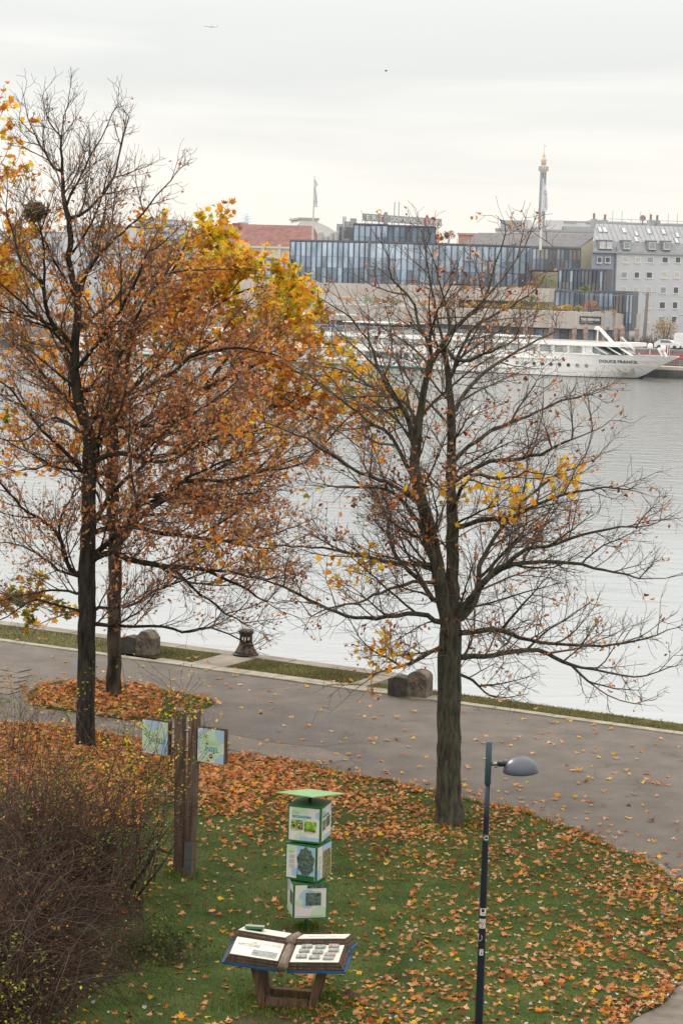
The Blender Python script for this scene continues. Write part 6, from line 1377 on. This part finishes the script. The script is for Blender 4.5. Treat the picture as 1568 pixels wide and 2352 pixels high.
# superstructure: cabin deck and saloon deck
def vb(mb, d0, d1, z0, z1, o0=0.0, o1=None, m=0):            # box along the ship; o = inset from the side
    o1 = o0 if o1 is None else o1
    mb.hexa([uvz(U0 - d1, VS + o0, ZW + z0), uvz(U0 - d0, VS + o0, ZW + z0), uvz(U0 - d0, VS + 2 * BW - o0, ZW + z0), uvz(U0 - d1, VS + 2 * BW - o0, ZW + z0), uvz(U0 - d1, VS + o1, ZW + z1), uvz(U0 - d0, VS + o1, ZW + z1), uvz(U0 - d0, VS + 2 * BW - o1, ZW + z1), uvz(U0 - d1, VS + 2 * BW - o1, ZW + z1)], m)
DF = sd(1425, 800)[0] + .4                                   # front of the saloon roof
mb = MB(); vb(mb, DF + 4.4, LT - 1, 3.45, 4.75, .5, .5, 0); ss = mb.build('superstructure', M_deckw, sp)
mb = MB(); vb(mb, DF - .2, LT - .5, 4.76, 5.36, .02, .10, 0); rfs = mb.build('sundeck', M_deckw, sp)
mb = MB(); vb(mb, DF + 3, LT - 1, 5.365, 5.375, .6, .6, 0); mb.build('deck_floor', M_deck, rfs)
mb = MB(); vb(mb, DF + 3, LT - 1, 3.42, 3.60, -.04, -.04, 0); mb.build('deck_edge', M_deckw, sp)
# upper windows
i = 0; d = DF + 6.0
while d < LT - 5:
    mb = MB(); mb.poly([uvz(U0 - d - 2.05, VS + .485, ZW + 3.66), uvz(U0 - d, VS + .485, ZW + 3.66), uvz(U0 - d, VS + .485, ZW + 4.64), uvz(U0 - d - 2.05, VS + .485, ZW + 4.64)], 0)
    q = rnd.uniform(.3, .9); s = rnd.choice([0, 1]); a, b = (d, d + q) if s else (d + 2.05 - q, d + 2.05)
    mb.poly([uvz(U0 - b, VS + .48, ZW + 3.7), uvz(U0 - a, VS + .48, ZW + 3.7), uvz(U0 - a, VS + .48, ZW + 4.62), uvz(U0 - b, VS + .48, ZW + 4.62)], 1)
    mb.build('saloon_window', [M_sglass, M_curt], ss)
    if i % 1 == 0:
        mb = MB(); vb(mb, d - .42, d - .04, 3.6, 4.76, .30, .30); mb.build('window_pillar', M_deckw, ss)
    d += 2.47; i += 1
# slanted glazed front
mb = MB(); mb.poly([uvz(U0 - DF - 5.8, VS + .5, ZW + 3.6), uvz(U0 - DF - 1.2, VS + .6, ZW + 3.6), uvz(U0 - DF - 3.6, VS + .55, ZW + 4.72), uvz(U0 - DF - 5.8, VS + .5, ZW + 4.72)]); mb.poly([uvz(U0 - DF - 1.2, VS + .6, ZW + 3.6), uvz(U0 - DF - 1.2, VS + 2 * BW - .6, ZW + 3.6), uvz(U0 - DF - 3.6, VS + 2 * BW - .6, ZW + 4.72), uvz(U0 - DF - 3.6, VS + .6, ZW + 4.72)]); mb.build('slanted_front_glass', M_sglass2, ss)
for q in (0, 2.1, 4.4):
    mb = MB(); d0_ = DF - .4 + q; P0 = uvz(U0 - d0_, VS + .34, ZW + 3.6); P1 = uvz(U0 - d0_ - 2.3, VS + .34, ZW + 4.78); mb.hexa([P0, uvz(U0 - d0_ - .35, VS + .34, ZW + 3.6), uvz(U0 - d0_ - .35, VS + .62, ZW + 3.6), uvz(U0 - d0_, VS + .62, ZW + 3.6), P1, uvz(U0 - d0_ - 2.65, VS + .34, ZW + 4.78), uvz(U0 - d0_ - 2.65, VS + .62, ZW + 4.78), uvz(U0 - d0_ - 2.3, VS + .62, ZW + 4.78)]); mb.build('slanted_pillar', M_deckw, ss)
# lower cabin windows in the hull
d = 27.5; i = 0
pat = [(2.0, 2.5), (1.1, 1.6), (1.1, 1.75), (2.1, 2.6), (2.2, 2.75), (.9, 1.6)]
while d < LT - 6:
    w, st_ = pat[i % 6]; mb = MB(); mb.poly([side(d + w, 1.42, .015), side(d, 1.42, .015), side(d, 2.42, .015), side(d + w, 2.42, .015)], 0); q = w * rnd.uniform(.15, .4)
    mb.poly([side(d + q, 1.44, .02), side(d + .04, 1.44, .02), side(d + .04, 2.4, .02), side(d + q, 2.4, .02)], 1); mb.build('cabin_window', [M_sglass2, M_curt], hull); d += st_; i += 1
# balcony rail and sundeck rail
mb = MB()
for zr2, o in ((4.0, .06), (4.3, .06)): mb.tube([uvz(U0 - DF - 6, VS + o, ZW + zr2), uvz(U0 - LT + 3, VS + o, ZW + zr2)], .028, 4)
for i in range(40): P_ = uvz(U0 - DF - 6 - i * 2.47, VS + .06, ZW + 3.6); mb.tube([P_, (P_[0], P_[1], ZW + 4.3)], .025, 4)
mb.build('balcony_rail', M_grail, sp)
mb = MB(); d_ = DF + 22
for k in range(5): mb.tube([uvz(U0 - d_, VS + .4, ZW + 5.56 + k * .22), uvz(U0 - LT + 4, VS + .4, ZW + 5.56 + k * .22)], .025, 4)
for i in range(44): P_ = uvz(U0 - d_ - i * 1.5, VS + .4, ZW + 5.36); mb.tube([P_, (P_[0], P_[1], ZW + 6.46)], .03, 4)
mb.build('sundeck_rail', M_grail, sp)
# sundeck awnings, wheelhouse, tender
def awning(d0, d1, z, th=.14, posts=6):
    mb = MB(); vb(mb, d0, d1, z, z + th, 1.4, 1.5); aw = mb.build('awning', M_deckw, rfs); mb = MB()
    for i in range(posts): 
        for o in (1.6, 2 * BW - 1.6): P_ = uvz(U0 - d0 - .4 - i * (d1 - d0 - .8) / (posts - 1), VS + o, ZW + 5.36); mb.tube([P_, (P_[0], P_[1], ZW + z)], .05, 5)
    mb.build('awning_posts', M_grail, aw)
awning(58, 96, 8.0, .16, 12); awning(44.5, 56, 7.0, .14, 5)
mb = MB(); vb(mb, 47, 52, 5.37, 6.98, 2.2, 2.6); wh = mb.build('wheelhouse', M_deckw, rfs); mb = MB(); vb(mb, 46.9, 52.1, 5.95, 6.75, 2.28, 2.5); mb.build('wheelhouse_glass', M_sdark, wh)
mb = MB(); vb(mb, 24.5, 33, 5.7, 5.86, 1.2, 2.0); vb(mb, 25, 40, 5.375, 5.69, 1.6, 1.3); mb.build('folded_canopy', M_deckw, rfs)
mb = MB(); mb.lathe([(.25, 0), (.42, .05), (.42, .15), (.25, .2)], 14, uvz(U0 - 33.5, VS + .9, ZW + 5.86)); mb.build('lifebuoy', mat('orange_buoy', (.6, .1, .04), .6), rfs)
for d_ in (70, 78, 86): mb = MB(); mb.lathe([(.25, 0), (.4, .05), (.4, .15), (.25, .2)], 12, (0, 0, 0), 0, Matrix.Translation(uvz(U0 - d_, VS + .32, ZW + 5.8)) @ Matrix.Rotation(R_(90), 4, 'X')); mb.build('lifebuoy', bpy.data.materials['orange_buoy'], rfs)
# foredeck gear: raised gangway boom, steps, radar domes, bollards, flags
d_a, z_a = sd(1366, 754); d_b, z_b = sd(1396, 786)
mb = MB()
for o in (1.2, 1.9): mb.tube([uvz(U0 - d_a, VS + o, ZW + z_a), uvz(U0 - d_b, VS + o, ZW + z_b)], .16, 6)
mb.tube([uvz(U0 - d_a - .3, VS + 1.0, ZW + z_a), uvz(U0 - d_a - .3, VS + 2.1, ZW + z_a)], .28, 8); P_ = uvz(U0 - d_a - .2, VS + 1.5, ZW + 5.3); mb.tube([P_, (P_[0], P_[1], ZW + z_a)], .12, 6); mb.build('gangway_boom', M_deckw, sp)
mb = MB(); d_s, z_s = sd(1419, 774); d_e, z_e = sd(1448, 803)
for o in (.9, 1.5):
    mb.tube([uvz(U0 - d_s, VS + o, ZW + 4.72), uvz(U0 - d_s, VS + o, ZW + z_s), uvz(U0 - d_e, VS + o, ZW + z_e), uvz(U0 - d_e, VS + o, ZW + 3.5)], .06, 5); mb.tube([uvz(U0 - d_s - .3, VS + o, ZW + 4.72), uvz(U0 - d_e - .2, VS + o, ZW + 3.5)], .10, 5)
mb.build('front_steps', M_deckw, sp)
for x, y in ((1484, 795.5), (1514, 800)):
    d_, z_ = sd(x, y); c = uvz(U0 - d_ - .6, VS + 3.0, ZW + z_); mb = MB(); mb.lathe([(.30, -.42), (.40, -.3), (.42, .05), (.34, .28), (.18, .40), (.02, .43)], 14, c); dm = mb.build('radar_dome', M_deckw, sp, True); mb = MB(); mb.tube([(c[0], c[1], ZW + 3.5), (c[0], c[1], c[2] - .4)], .09, 6); mb.build('dome_post', M_grail, dm)
for x in (1497, 1506):
    d_, z_ = sd(x, 800); mb = MB(); mb.tube([uvz(U0 - d_ + .5, VS + 3.2, ZW + 3.5), uvz(U0 - d_ - .3, VS + 3.2, ZW + z_)], .2, 8); mb.build('foredeck_post', M_deckw, sp)
d_, z_ = sd(1549, 783); mb = MB(); P_ = uvz(U0 - 1.6, VS + BW, ZW + 3.6); mb.tube([P_, (P_[0], P_[1], ZW + 5.6)], .05, 5); fs_ = mb.build('flagstaff', M_grail, sp)
mb = MB()
for k in range(3): mb.add([(P_[0] - .04 - k * .16, P_[1] + .02 * k, ZW + z) for z in (5.3, 4.0)] + [(P_[0] - .22 - k * .16, P_[1] + .06, ZW + z) for z in (3.8, 5.1)], [(0, 1, 2, 3)], k)
mb.build('flag', [mat('flag_blue', (.04, .06, .25)), mat('flag_white', (.7, .7, .72)), mat('flag_red', (.45, .04, .05))], fs_)
for d_ in (6, 8.5, 12, 14.5): c = uvz(U0 - d_, VS + BW - 1.2, ZW + 3.5); mb = MB(); mb.lathe([(.16, 0), (.16, .35), (.2, .4), (.02, .42)], 8, c); mb.build('deck_bollard', M_grail, sp)
# ------------------------------------------------------------------ foreground thicket, grass and leaf litter
M_cane = mat('bramble_cane', (.022, .010, .008), .8, .35, 1.5, c2=(.088, .046, .034)); M_cane2 = mat('pale_cane', (.075, .050, .036), .8, .3, 2, c2=(.15, .11, .082)); M_hip = mat('rose_hip', (.25, .018, .02), .35, .2, 20, spec=.5)
def thicket(name, label, centres, n, ln, w, rise, fall, lean, leaf_n, pal, lsize, seed, hips=0, rad=(.0055, .0022), cane=None, side_n=2, group=None, topbias=.35):
    """arching canes from a spread of roots"""
    r = np.random.RandomState(seed); base = np.asarray(centres[0], float); t = thing(name, (base[0], base[1], .02), label, 'shrub', group); mb = MB(); tips = []
    for k in range(n):
        c = np.asarray(centres[r.randint(len(centres))], float); p = np.array([c[0] + r.normal(0, w), c[1] + r.normal(0, w), .0])
        a = r.uniform(0, 2 * np.pi); v = np.array([math.cos(a), math.sin(a), 0]) * r.uniform(.1, .75) + np.array([lean[0], lean[1], rise * r.uniform(.6, 1.2)]); v /= np.linalg.norm(v)
        L_ = ln * r.uniform(.5, 1.15); m = 9; pts = [p.copy()]; f = fall * r.uniform(.5, 1.6)
        for j in range(m):
            v = v + np.array([r.normal(0, .10), r.normal(0, .10), -f * (j / m)]); v /= np.linalg.norm(v); p = p + v * L_ / m
            if p[2] < .05: p[2] = .05 + .05 * r.rand()
            pts.append(p.copy())
        r0 = rad[0] * r.uniform(.7, 1.6); mb.tube(pts, list(np.linspace(r0, rad[1], m + 1)), 3, int(r.rand() < .25), False)
        tips += [(q, j / m) for j, q in enumerate(pts) if j > m * topbias]
        for s in range(side_n):
            j = r.randint(3, m); q = pts[j].copy(); d = r.normal(0, 1, 3); d[2] = abs(d[2]) * .5; d = d / np.linalg.norm(d) + .6 * v; sp_ = [q.copy()]
            for _ in range(4): d = d + r.normal(0, .25, 3); d /= np.linalg.norm(d); q = q + d * L_ * .07; q[2] = max(q[2], .05); sp_.append(q.copy())
            mb.tube(sp_, [rad[1] * 1.3] * 4 + [rad[1] * .7], 3, int(r.rand() < .3), False); tips += [(q2, .9) for q2 in sp_[1:]]
    mb.build('canes', cane or [M_cane, M_cane2], t, True)
    P = np.array([q for q, _ in tips])
    if leaf_n:
        hgt = np.clip(P[:, 2] / (P[:, 2].max() + 1e-6), .12, 1); pr_ = hgt / hgt.sum()
        nl = leaf_n // 4; i = r.choice(len(P), nl, p=pr_); q = np.repeat(P[i], 4, 0) + r.normal(0, lsize * 1.1, (nl * 4, 3)); C = np.repeat(pick(pal, nl, seed + 1), 4, 0) * r.uniform(.8, 1.2, (nl * 4, 1))
        o = scatter('leaves', OVAL, q, rand_rot(nl * 4, r, 1.0), r.uniform(.6, 1.3, nl * 4) * lsize, C, [M_leaf], t)
    if hips:
        k = r.choice(len(P), hips); mb = MB()
        for q in P[k]: mb.lathe([(.003, -.016), (.011, -.008), (.013, 0), (.009, .010), (.003, .014)], 6, (q[0] + r.normal(0, .02), q[1] + r.normal(0, .02), q[2] - .02))
        tag(mb.build('hips', M_hip, t, True), kind='stuff')
    return t
G = lambda x, y: at_z(x, y, 0.0)
thicket('wild_rose', 'large wild rose thicket with red hips in front of the left maple', [G(140, 2085), G(70, 2110), G(190, 2060), G(0, 2130), G(100, 2015), G(210, 2090)], 760, 2.8, .37, 1.45, .38, (-.02, 0), 4600, dict(green=5, olive=6, ygreen=.5, yellow=.3, copper=1.5, maroon=4, brown=2, deep=2), .048, 61, 260, (.0075, .003))
thicket('rose_shoots', 'tall loose rose shoots with small green leaves reaching over the signpost boards', [G(315, 2035), G(300, 2060), G(335, 2010)], 26, 3.7, .2, 2.3, .16, (.05, .0), 1300, dict(green=4, ygreen=3, olive=2, yellow=2), .055, 62, 20, (.008, .003), None, 4, None, .45)
thicket('bramble_thicket', 'dark tangled brown bramble thicket arching from the lower left corner', [G(-90, 2300), G(0, 2330), G(-160, 2240), G(45, 2290), G(-10, 2230), G(-50, 2400), G(65, 2190)], 820, 2.6, .40, 1.1, .40, (.22, -.05), 1600, dict(brown=4, maroon=3, olive=3, gold=.5, green=1, deep=3), .05, 63, 0, (.0085, .0032), None, 2)
thicket('yellowing_shrub', 'pale yellow-green leafy shrub at the left edge by the paved path', [G(10, 1745), G(45, 1740), G(-40, 1750)], 60, 1.9, .3, 1.6, .2, (.05, 0), 800, dict(ygreen=1.5, olive=4, tan=1.2, gold=.6), .055, 64)
thicket('leafy_undergrowth', 'low leafy undergrowth of green and yellow leaves left of the big rose thicket', [G(20, 1890), G(90, 1880), G(150, 1860), G(-40, 1900)], 110, 1.1, .45, 1.4, .3, (0, 0), 800, dict(olive=5, green=3, ygreen=1, copper=1), .05, 65)
thicket('pale_leaved_shrub', 'pale green leafy shrub in the bottom left corner', [G(-40, 2440), G(10, 2470), G(-100, 2420)], 60, 1.7, .2, 1.8, .25, (.05, .05), 900, dict(green=3, olive=3, ygreen=1.5), .055, 66)
thicket('ivy_clump', 'dark ivy-like clump low at the foot of the rose thicket', [G(330, 2190), G(370, 2200), G(300, 2225), G(410, 2210)], 120, .6, .22, .9, .5, (.1, 0), 900, dict(deep=6, green=1.2), .06, 67, 0, (.004, .002))
sheet('bare_soil', PX([(-120, 1930), (120, 1960), (320, 2060), (335, 2110), (300, 2230), (190, 2300), (120, 2400), (-200, 2420), (-300, 2200)]), .030, mat('thicket_soil', (.022, .017, .012), .95, .4, 6, .6, 30, c2=(.05, .04, .026)))
# a dead branch leaning out of the thicket
mb = MB(); mb.tube([at_y(300, 2040, 33.6), at_y(340, 1985, 33.6), at_y(357, 1948, 33.6), at_y(378, 1956, 33.7), at_y(398, 1962, 33.7)], [.035, .03, .03, .022, .012], 6); mb.tube([at_y(315, 2060, 33.4), at_y(370, 1990, 33.5), at_y(440, 1880, 33.7)], [.022, .016, .004], 5)
tag(mb.build('dead_branch', M_barkA, None, True, origin=G(310, 2065)), 'bent dark dead branch sticking out of the thicket beside the signpost foot', 'branch')

# grass blades (all the turf that can be seen, and a margin round it)
LN = np.array(LAWN); ISn = np.array(ISL)
def rand_in(poly, n, lo, hi, r):
    o = np.zeros((0, 2))
    while len(o) < n:
        q = r.uniform(lo, hi, (60000, 2)); q = q[in_poly(q[:, 0], q[:, 1], poly)]; o = np.vstack([o, q])
    return o[:n]
def blades(name, pts, z, hgt, wid, pal, seed, label):
    r = np.random.RandomState(seed); n = len(pts); a = r.uniform(0, 2 * np.pi, n); d = np.stack([np.cos(a), np.sin(a)], 1); e = np.stack([-d[:, 1], d[:, 0]], 1)
    h = hgt * r.uniform(.5, 1.35, n); w = wid * r.uniform(.7, 1.3, n); le = r.uniform(.1, .8, n) * h; V = np.zeros((n, 3, 3))
    V[:, 0, :2] = pts - d * w[:, None]; V[:, 1, :2] = pts + d * w[:, None]; V[:, 2, :2] = pts + e * le[:, None]; V[:, :2, 2] = z; V[:, 2, 2] = z + h
    nz_ = .35 + .65 * np.sin(pts[:, 0] * 1.9 + 2 * np.sin(pts[:, 1] * 1.3)) * np.sin(pts[:, 1] * 1.7 + 1.5 * np.sin(pts[:, 0] * .9))
    C = np.array(pal)[r.choice(len(pal), n)] * r.uniform(.6, 1.35, (n, 1)) * (.75 + .5 * nz_[:, None])
    o = fast_mesh(name, V.reshape(-1, 3), np.arange(n * 3).reshape(-1, 3), np.repeat(C, 3, 0), [M_grassb]); tag(o, label, 'grass', kind='stuff'); return o
M_grassb = leafmat('grass_blade', .3, .55)
GP = [(.076, .165, .013), (.108, .205, .022), (.056, .12, .011), (.14, .185, .03), (.18, .165, .05)]
r = np.random.RandomState(70)
q = rand_in(LN, 190000, (-9, 26), (9.5, 48), r); dens = np.ones(len(q)); blades('lawn_grass', q, .02, .042, .006, GP, 71, 'short green grass of the lawn')
cl = np.vstack([at_z(x, y)[:2] + r.normal(0, s_, (n_, 2)) for x, y, n_, s_ in [(704, 2133, 500, .09), (1031, 1890, 1300, .30), (665, 2310, 1800, .45), (418, 2012, 900, .18), (1094, 2480, 400, .12), (330, 2160, 1200, .35), (760, 2290, 500, .2)]] + [EDGE[i] + r.normal(0, .06, (70, 2)) for i in range(16, len(EDGE) - 30)]); cl = cl[in_poly(cl[:, 0], cl[:, 1], LN)]; blades('grass_tufts', cl, .02, .085, .007, GP, 74, 'longer grass tufts round posts, trunk and lawn edge')
q = rand_in(ISn, 9000, ISn.min(0), ISn.max(0), r); blades('island_grass', q, .018, .05, .008, GP, 72, 'grass on the small island around the plane tree')
GQ = [(.15, .155, .045), (.19, .18, .07), (.10, .12, .03), (.24, .20, .09)]
pts = [np.array([xy(a, b) for a, b in zip(r.uniform(u0, u1, n), r.uniform(v0, v1, n))]) for u0, u1, v0, v1, n in [(-44, -33.4, VE + .34, VE + 2.12, 9000), (-33.4, -31.0, VE + .58, VE + 2.12, 4200), (-29.8, -25.95, VE + .58, VE + 2.12, 6600), (UN + .1, 0, VE + .34, VE + 1.18, 26000)]]
blades('verge_grass', np.vstack(pts), .012, .06, .009, GQ, 73, 'rough yellowish grass along the quay edge')

# leaf litter
ED = np.array([p for p in EDGE])
def edge_dist(q):
    a, b = ED[:-1], ED[1:]; d = b - a; t = np.clip(((q[:, None] - a) * d).sum(2) / (d * d).sum(1), 0, 1); c = a + t[:, :, None] * d; return np.linalg.norm(q[:, None] - c, axis=2).min(1)
r = np.random.RandomState(80)
cand = rand_in(LN, 64000, (-9, 26), (9, 48), r); dist = np.concatenate([edge_dist(c) for c in np.array_split(cand, 20)])
x, y = proj(np.hstack([cand, np.full((len(cand), 1), .03)]))
patch = .5 + .5 * np.sin(cand[:, 0] * 1.3 + 1.7 * np.sin(cand[:, 1] * .9)) * np.sin(cand[:, 1] * 1.15 + 1.2 * np.sin(cand[:, 0] * .8))
left = np.clip((1080 - x) / 500, 0, 1)
dn = left * (1.3 * np.exp(-(np.maximum(dist - 1.7, 0) / 1.9) ** 1.5) + .03) + (1 - left) * (.40 * np.exp(-(dist) / 2.6) + .035)
dn = dn * (.40 + 1.15 * patch ** 1.3); dn[(y > 1990)] *= .9; dn = np.clip(dn + .018, 0, 1)
dn[(x < 330) & (y > 1650) & (y < 1900)] = .9
pr_ = np.array([at_z(1031, 1892)[:2], at_z(704, 2133)[:2]])
for c in pr_: dn[np.linalg.norm(cand - c, axis=1) < .3] *= .15
keep = r.rand(len(cand)) < dn; LQ = cand[keep]; n = len(LQ); dist = dist[keep]
thick = np.clip(dn[keep], 0, 1)
LZ = .024 + .022 * r.rand(n) + .045 * thick * r.rand(n)
pos = np.hstack([LQ, LZ[:, None]]); size = .05 + .115 * r.beta(1.8, 2.0, n)
LC = pick(dict(copper=7, rust=5, tan=9, brown=3.5, orange=1.2, gold=.6, red=.5), n, 81)
gold = r.rand(n) < .06; LC[gold] = pick(dict(yellow=2, gold=4, orange=3), n, 82)[gold]
wh = r.rand(n) < np.where(thick > .5, .02, .11); LC[wh] = pick(dict(white=1), n, 83)[wh]; size[wh] *= .55
rot = rand_rot(n, r, .38)
Px, Py = proj(pos); depth = np.linalg.norm(pos - np.array([0, 0, H]), axis=1); vis = (Px > 330) & (Px < 1568) & (Py < 2352) & (Py > 1650)
score = np.where(vis & ~wh, size / depth, 0); top300 = np.argsort(-score)[:130]; rest = np.ones(n, bool); rest[top300] = False
o = scatter('leaf_litter', MAPLES, pos[rest], rot[rest], size[rest], LC[rest], [M_leaf]); tag(o, 'carpet of fallen autumn leaves on the lawn', 'leaf litter', kind='stuff')
# island litter
q = rand_in(ISn, 1800, ISn.min(0), ISn.max(0), r); q = q + r.normal(0, .16, q.shape); n2 = len(q); px_, py_ = proj(np.hstack([q, np.full((n2, 1), .03)])); k = r.rand(n2) < np.where(px_ > 370, .35, 1); q = q[k]; n2 = len(q)
o = scatter('island_leaf_litter', MAPLES, np.hstack([q, .03 + .07 * r.rand(n2, 1)]), rand_rot(n2, r, .4), r.uniform(.09, .17, n2), pick(dict(copper=6, rust=7, tan=4, brown=3, orange=1.5), n2, 85), [M_leaf]); tag(o, 'carpet of fallen leaves around the plane tree on the island', 'leaf litter', kind='stuff')
# single leaves: a set of shared meshes, copied
PROT = []
pc = pick(dict(copper=6, rust=4, tan=7, orange=2, gold=2, yellow=1.5, brown=1.5), 30, 90)
for i in range(30):
    V, Fc = MAPLES[i % 6]; me = bpy.data.meshes.new('fallen_leaf'); me.from_pydata([tuple(p) for p in V], [], [tuple(f) for f in Fc]); me.materials.append(M_leaf)
    at = me.color_attributes.new('Col', 'FLOAT_COLOR', 'POINT'); at.data.foreach_set('color', np.tile(np.array([*pc[i], 1], np.float32), len(V))); PROT.append(me)
PRL = np.array(pc)
def single(p, R3, s, c, label, group, name='fallen_leaf'):
    k = int(np.argmin(((PRL - c) ** 2).sum(1) + rs.rand(30) * .02)); o = bpy.data.objects.new(name, PROT[k]); col.objects.link(o)
    M = Matrix(R3.tolist()).to_4x4(); M.translation = Vector(p); o.matrix_world = M @ Matrix.Scale(s, 4); tag(o, label, 'leaf', group)
for i in top300: single(pos[i], rot[i], size[i], LC[i], 'large dry fallen leaf lying on the green lawn', 'large fallen leaves on the lawn')
# on the asphalt
pl = []
def on_path(q):
    return (to_uv(q)[1] < VE - .1) and not in_poly([q[0]], [q[1]], LN)[0] and not in_poly([q[0]], [q[1]], ISn)[0]
while len(pl) < 300:
    x, y = r.uniform(0, 1568), r.uniform(1490, 2050); q = at_z(x, y)[:2]
    if not on_path(q): continue
    ed = edge_dist(q[None])[0]
    if r.rand() < .28 + .9 * math.exp(-ed / .6): pl.append(q)
for x0, y0, n_ in ((1500, 1800, 9), (1445, 1775, 3), (1045, 1745, 3), (880, 1700, 3)):
    c = at_z(x0, y0)[:2]
    for _ in range(n_): pl.append(c + r.normal(0, .22, 2) * np.array([1.3, .7]))
np_ = len(pl); pcx = np.clip(pick(dict(tan=8, copper=4, yellow=2.5, gold=2, rust=1.5, brown=1, ygreen=1), np_, 91) * 1.15, 0, .95); rt_ = rand_rot(np_, r, .22); sz_ = r.uniform(.09, .18, np_); P3 = np.hstack([np.array(pl), np.full((np_, 1), .028)]); od = np.argsort(-sz_ / np.linalg.norm(P3 - np.array([0, 0, H]), axis=1))
for i in od[:170]: single(P3[i], rt_[i], sz_[i], pcx[i], 'single dry fallen leaf lying on the asphalt path', 'fallen leaves scattered on the path')
k = od[170:]; ns = 420; ie = r.randint(30, len(EDGE) - 2, ns); sp2 = np.array([EDGE[i] for i in ie]) + r.normal(0, .22, (ns, 2)); sp3 = np.hstack([sp2, .03 + .02 * r.rand(ns, 1)])
o = scatter('path_leaf_litter', MAPLES, np.vstack([P3[k], sp3]), np.concatenate([rt_[k], rand_rot(ns, r, .35)]), np.concatenate([sz_[k], r.uniform(.06, .14, ns)]), np.vstack([pcx[k], pick(dict(copper=6, rust=4, tan=6, brown=3), ns, 99)]), [M_leaf]); tag(o, 'small scattered fallen leaves on the asphalt path', 'leaf litter', kind='stuff')
# drifts of small leaves at the bottom right kerb, and a few on the quay grass
e = PX([(1400, 2400), (1456, 2341), (1523, 2307), (1568, 2246)]); q = []
for _ in range(150):
    i = r.randint(3); t_ = r.rand(); q.append(e[i] * (1 - t_) + e[i + 1] * t_ + r.normal(0, .10, 2) + np.array([-.12, .05]))
q = np.array(q); n3 = len(q); o = scatter('kerb_leaf_drift', MAPLES, np.hstack([q, .03 + .04 * r.rand(n3, 1)]), rand_rot(n3, r, .5), r.uniform(.06, .12, n3), pick(dict(tan=5, copper=3, white=3, brown=2), n3, 95), [M_leaf]); tag(o, 'drift of small pale leaves along the paving at the bottom right', 'leaf litter', kind='stuff')
q = np.array([xy(a, b) for a, b in zip(r.uniform(-42, -8, 46), r.uniform(VE + .1, VE + 1.3, 46))])
o = scatter('quay_leaf_litter', MAPLES, np.hstack([q, np.full((46, 1), .07)]), rand_rot(46, r, .25), r.uniform(.10, .18, 46), pick(dict(tan=5, gold=3, copper=3), 46, 97), [M_leaf]); tag(o, 'scattered fallen leaves on the quay edge grass', 'leaf litter', kind='stuff')
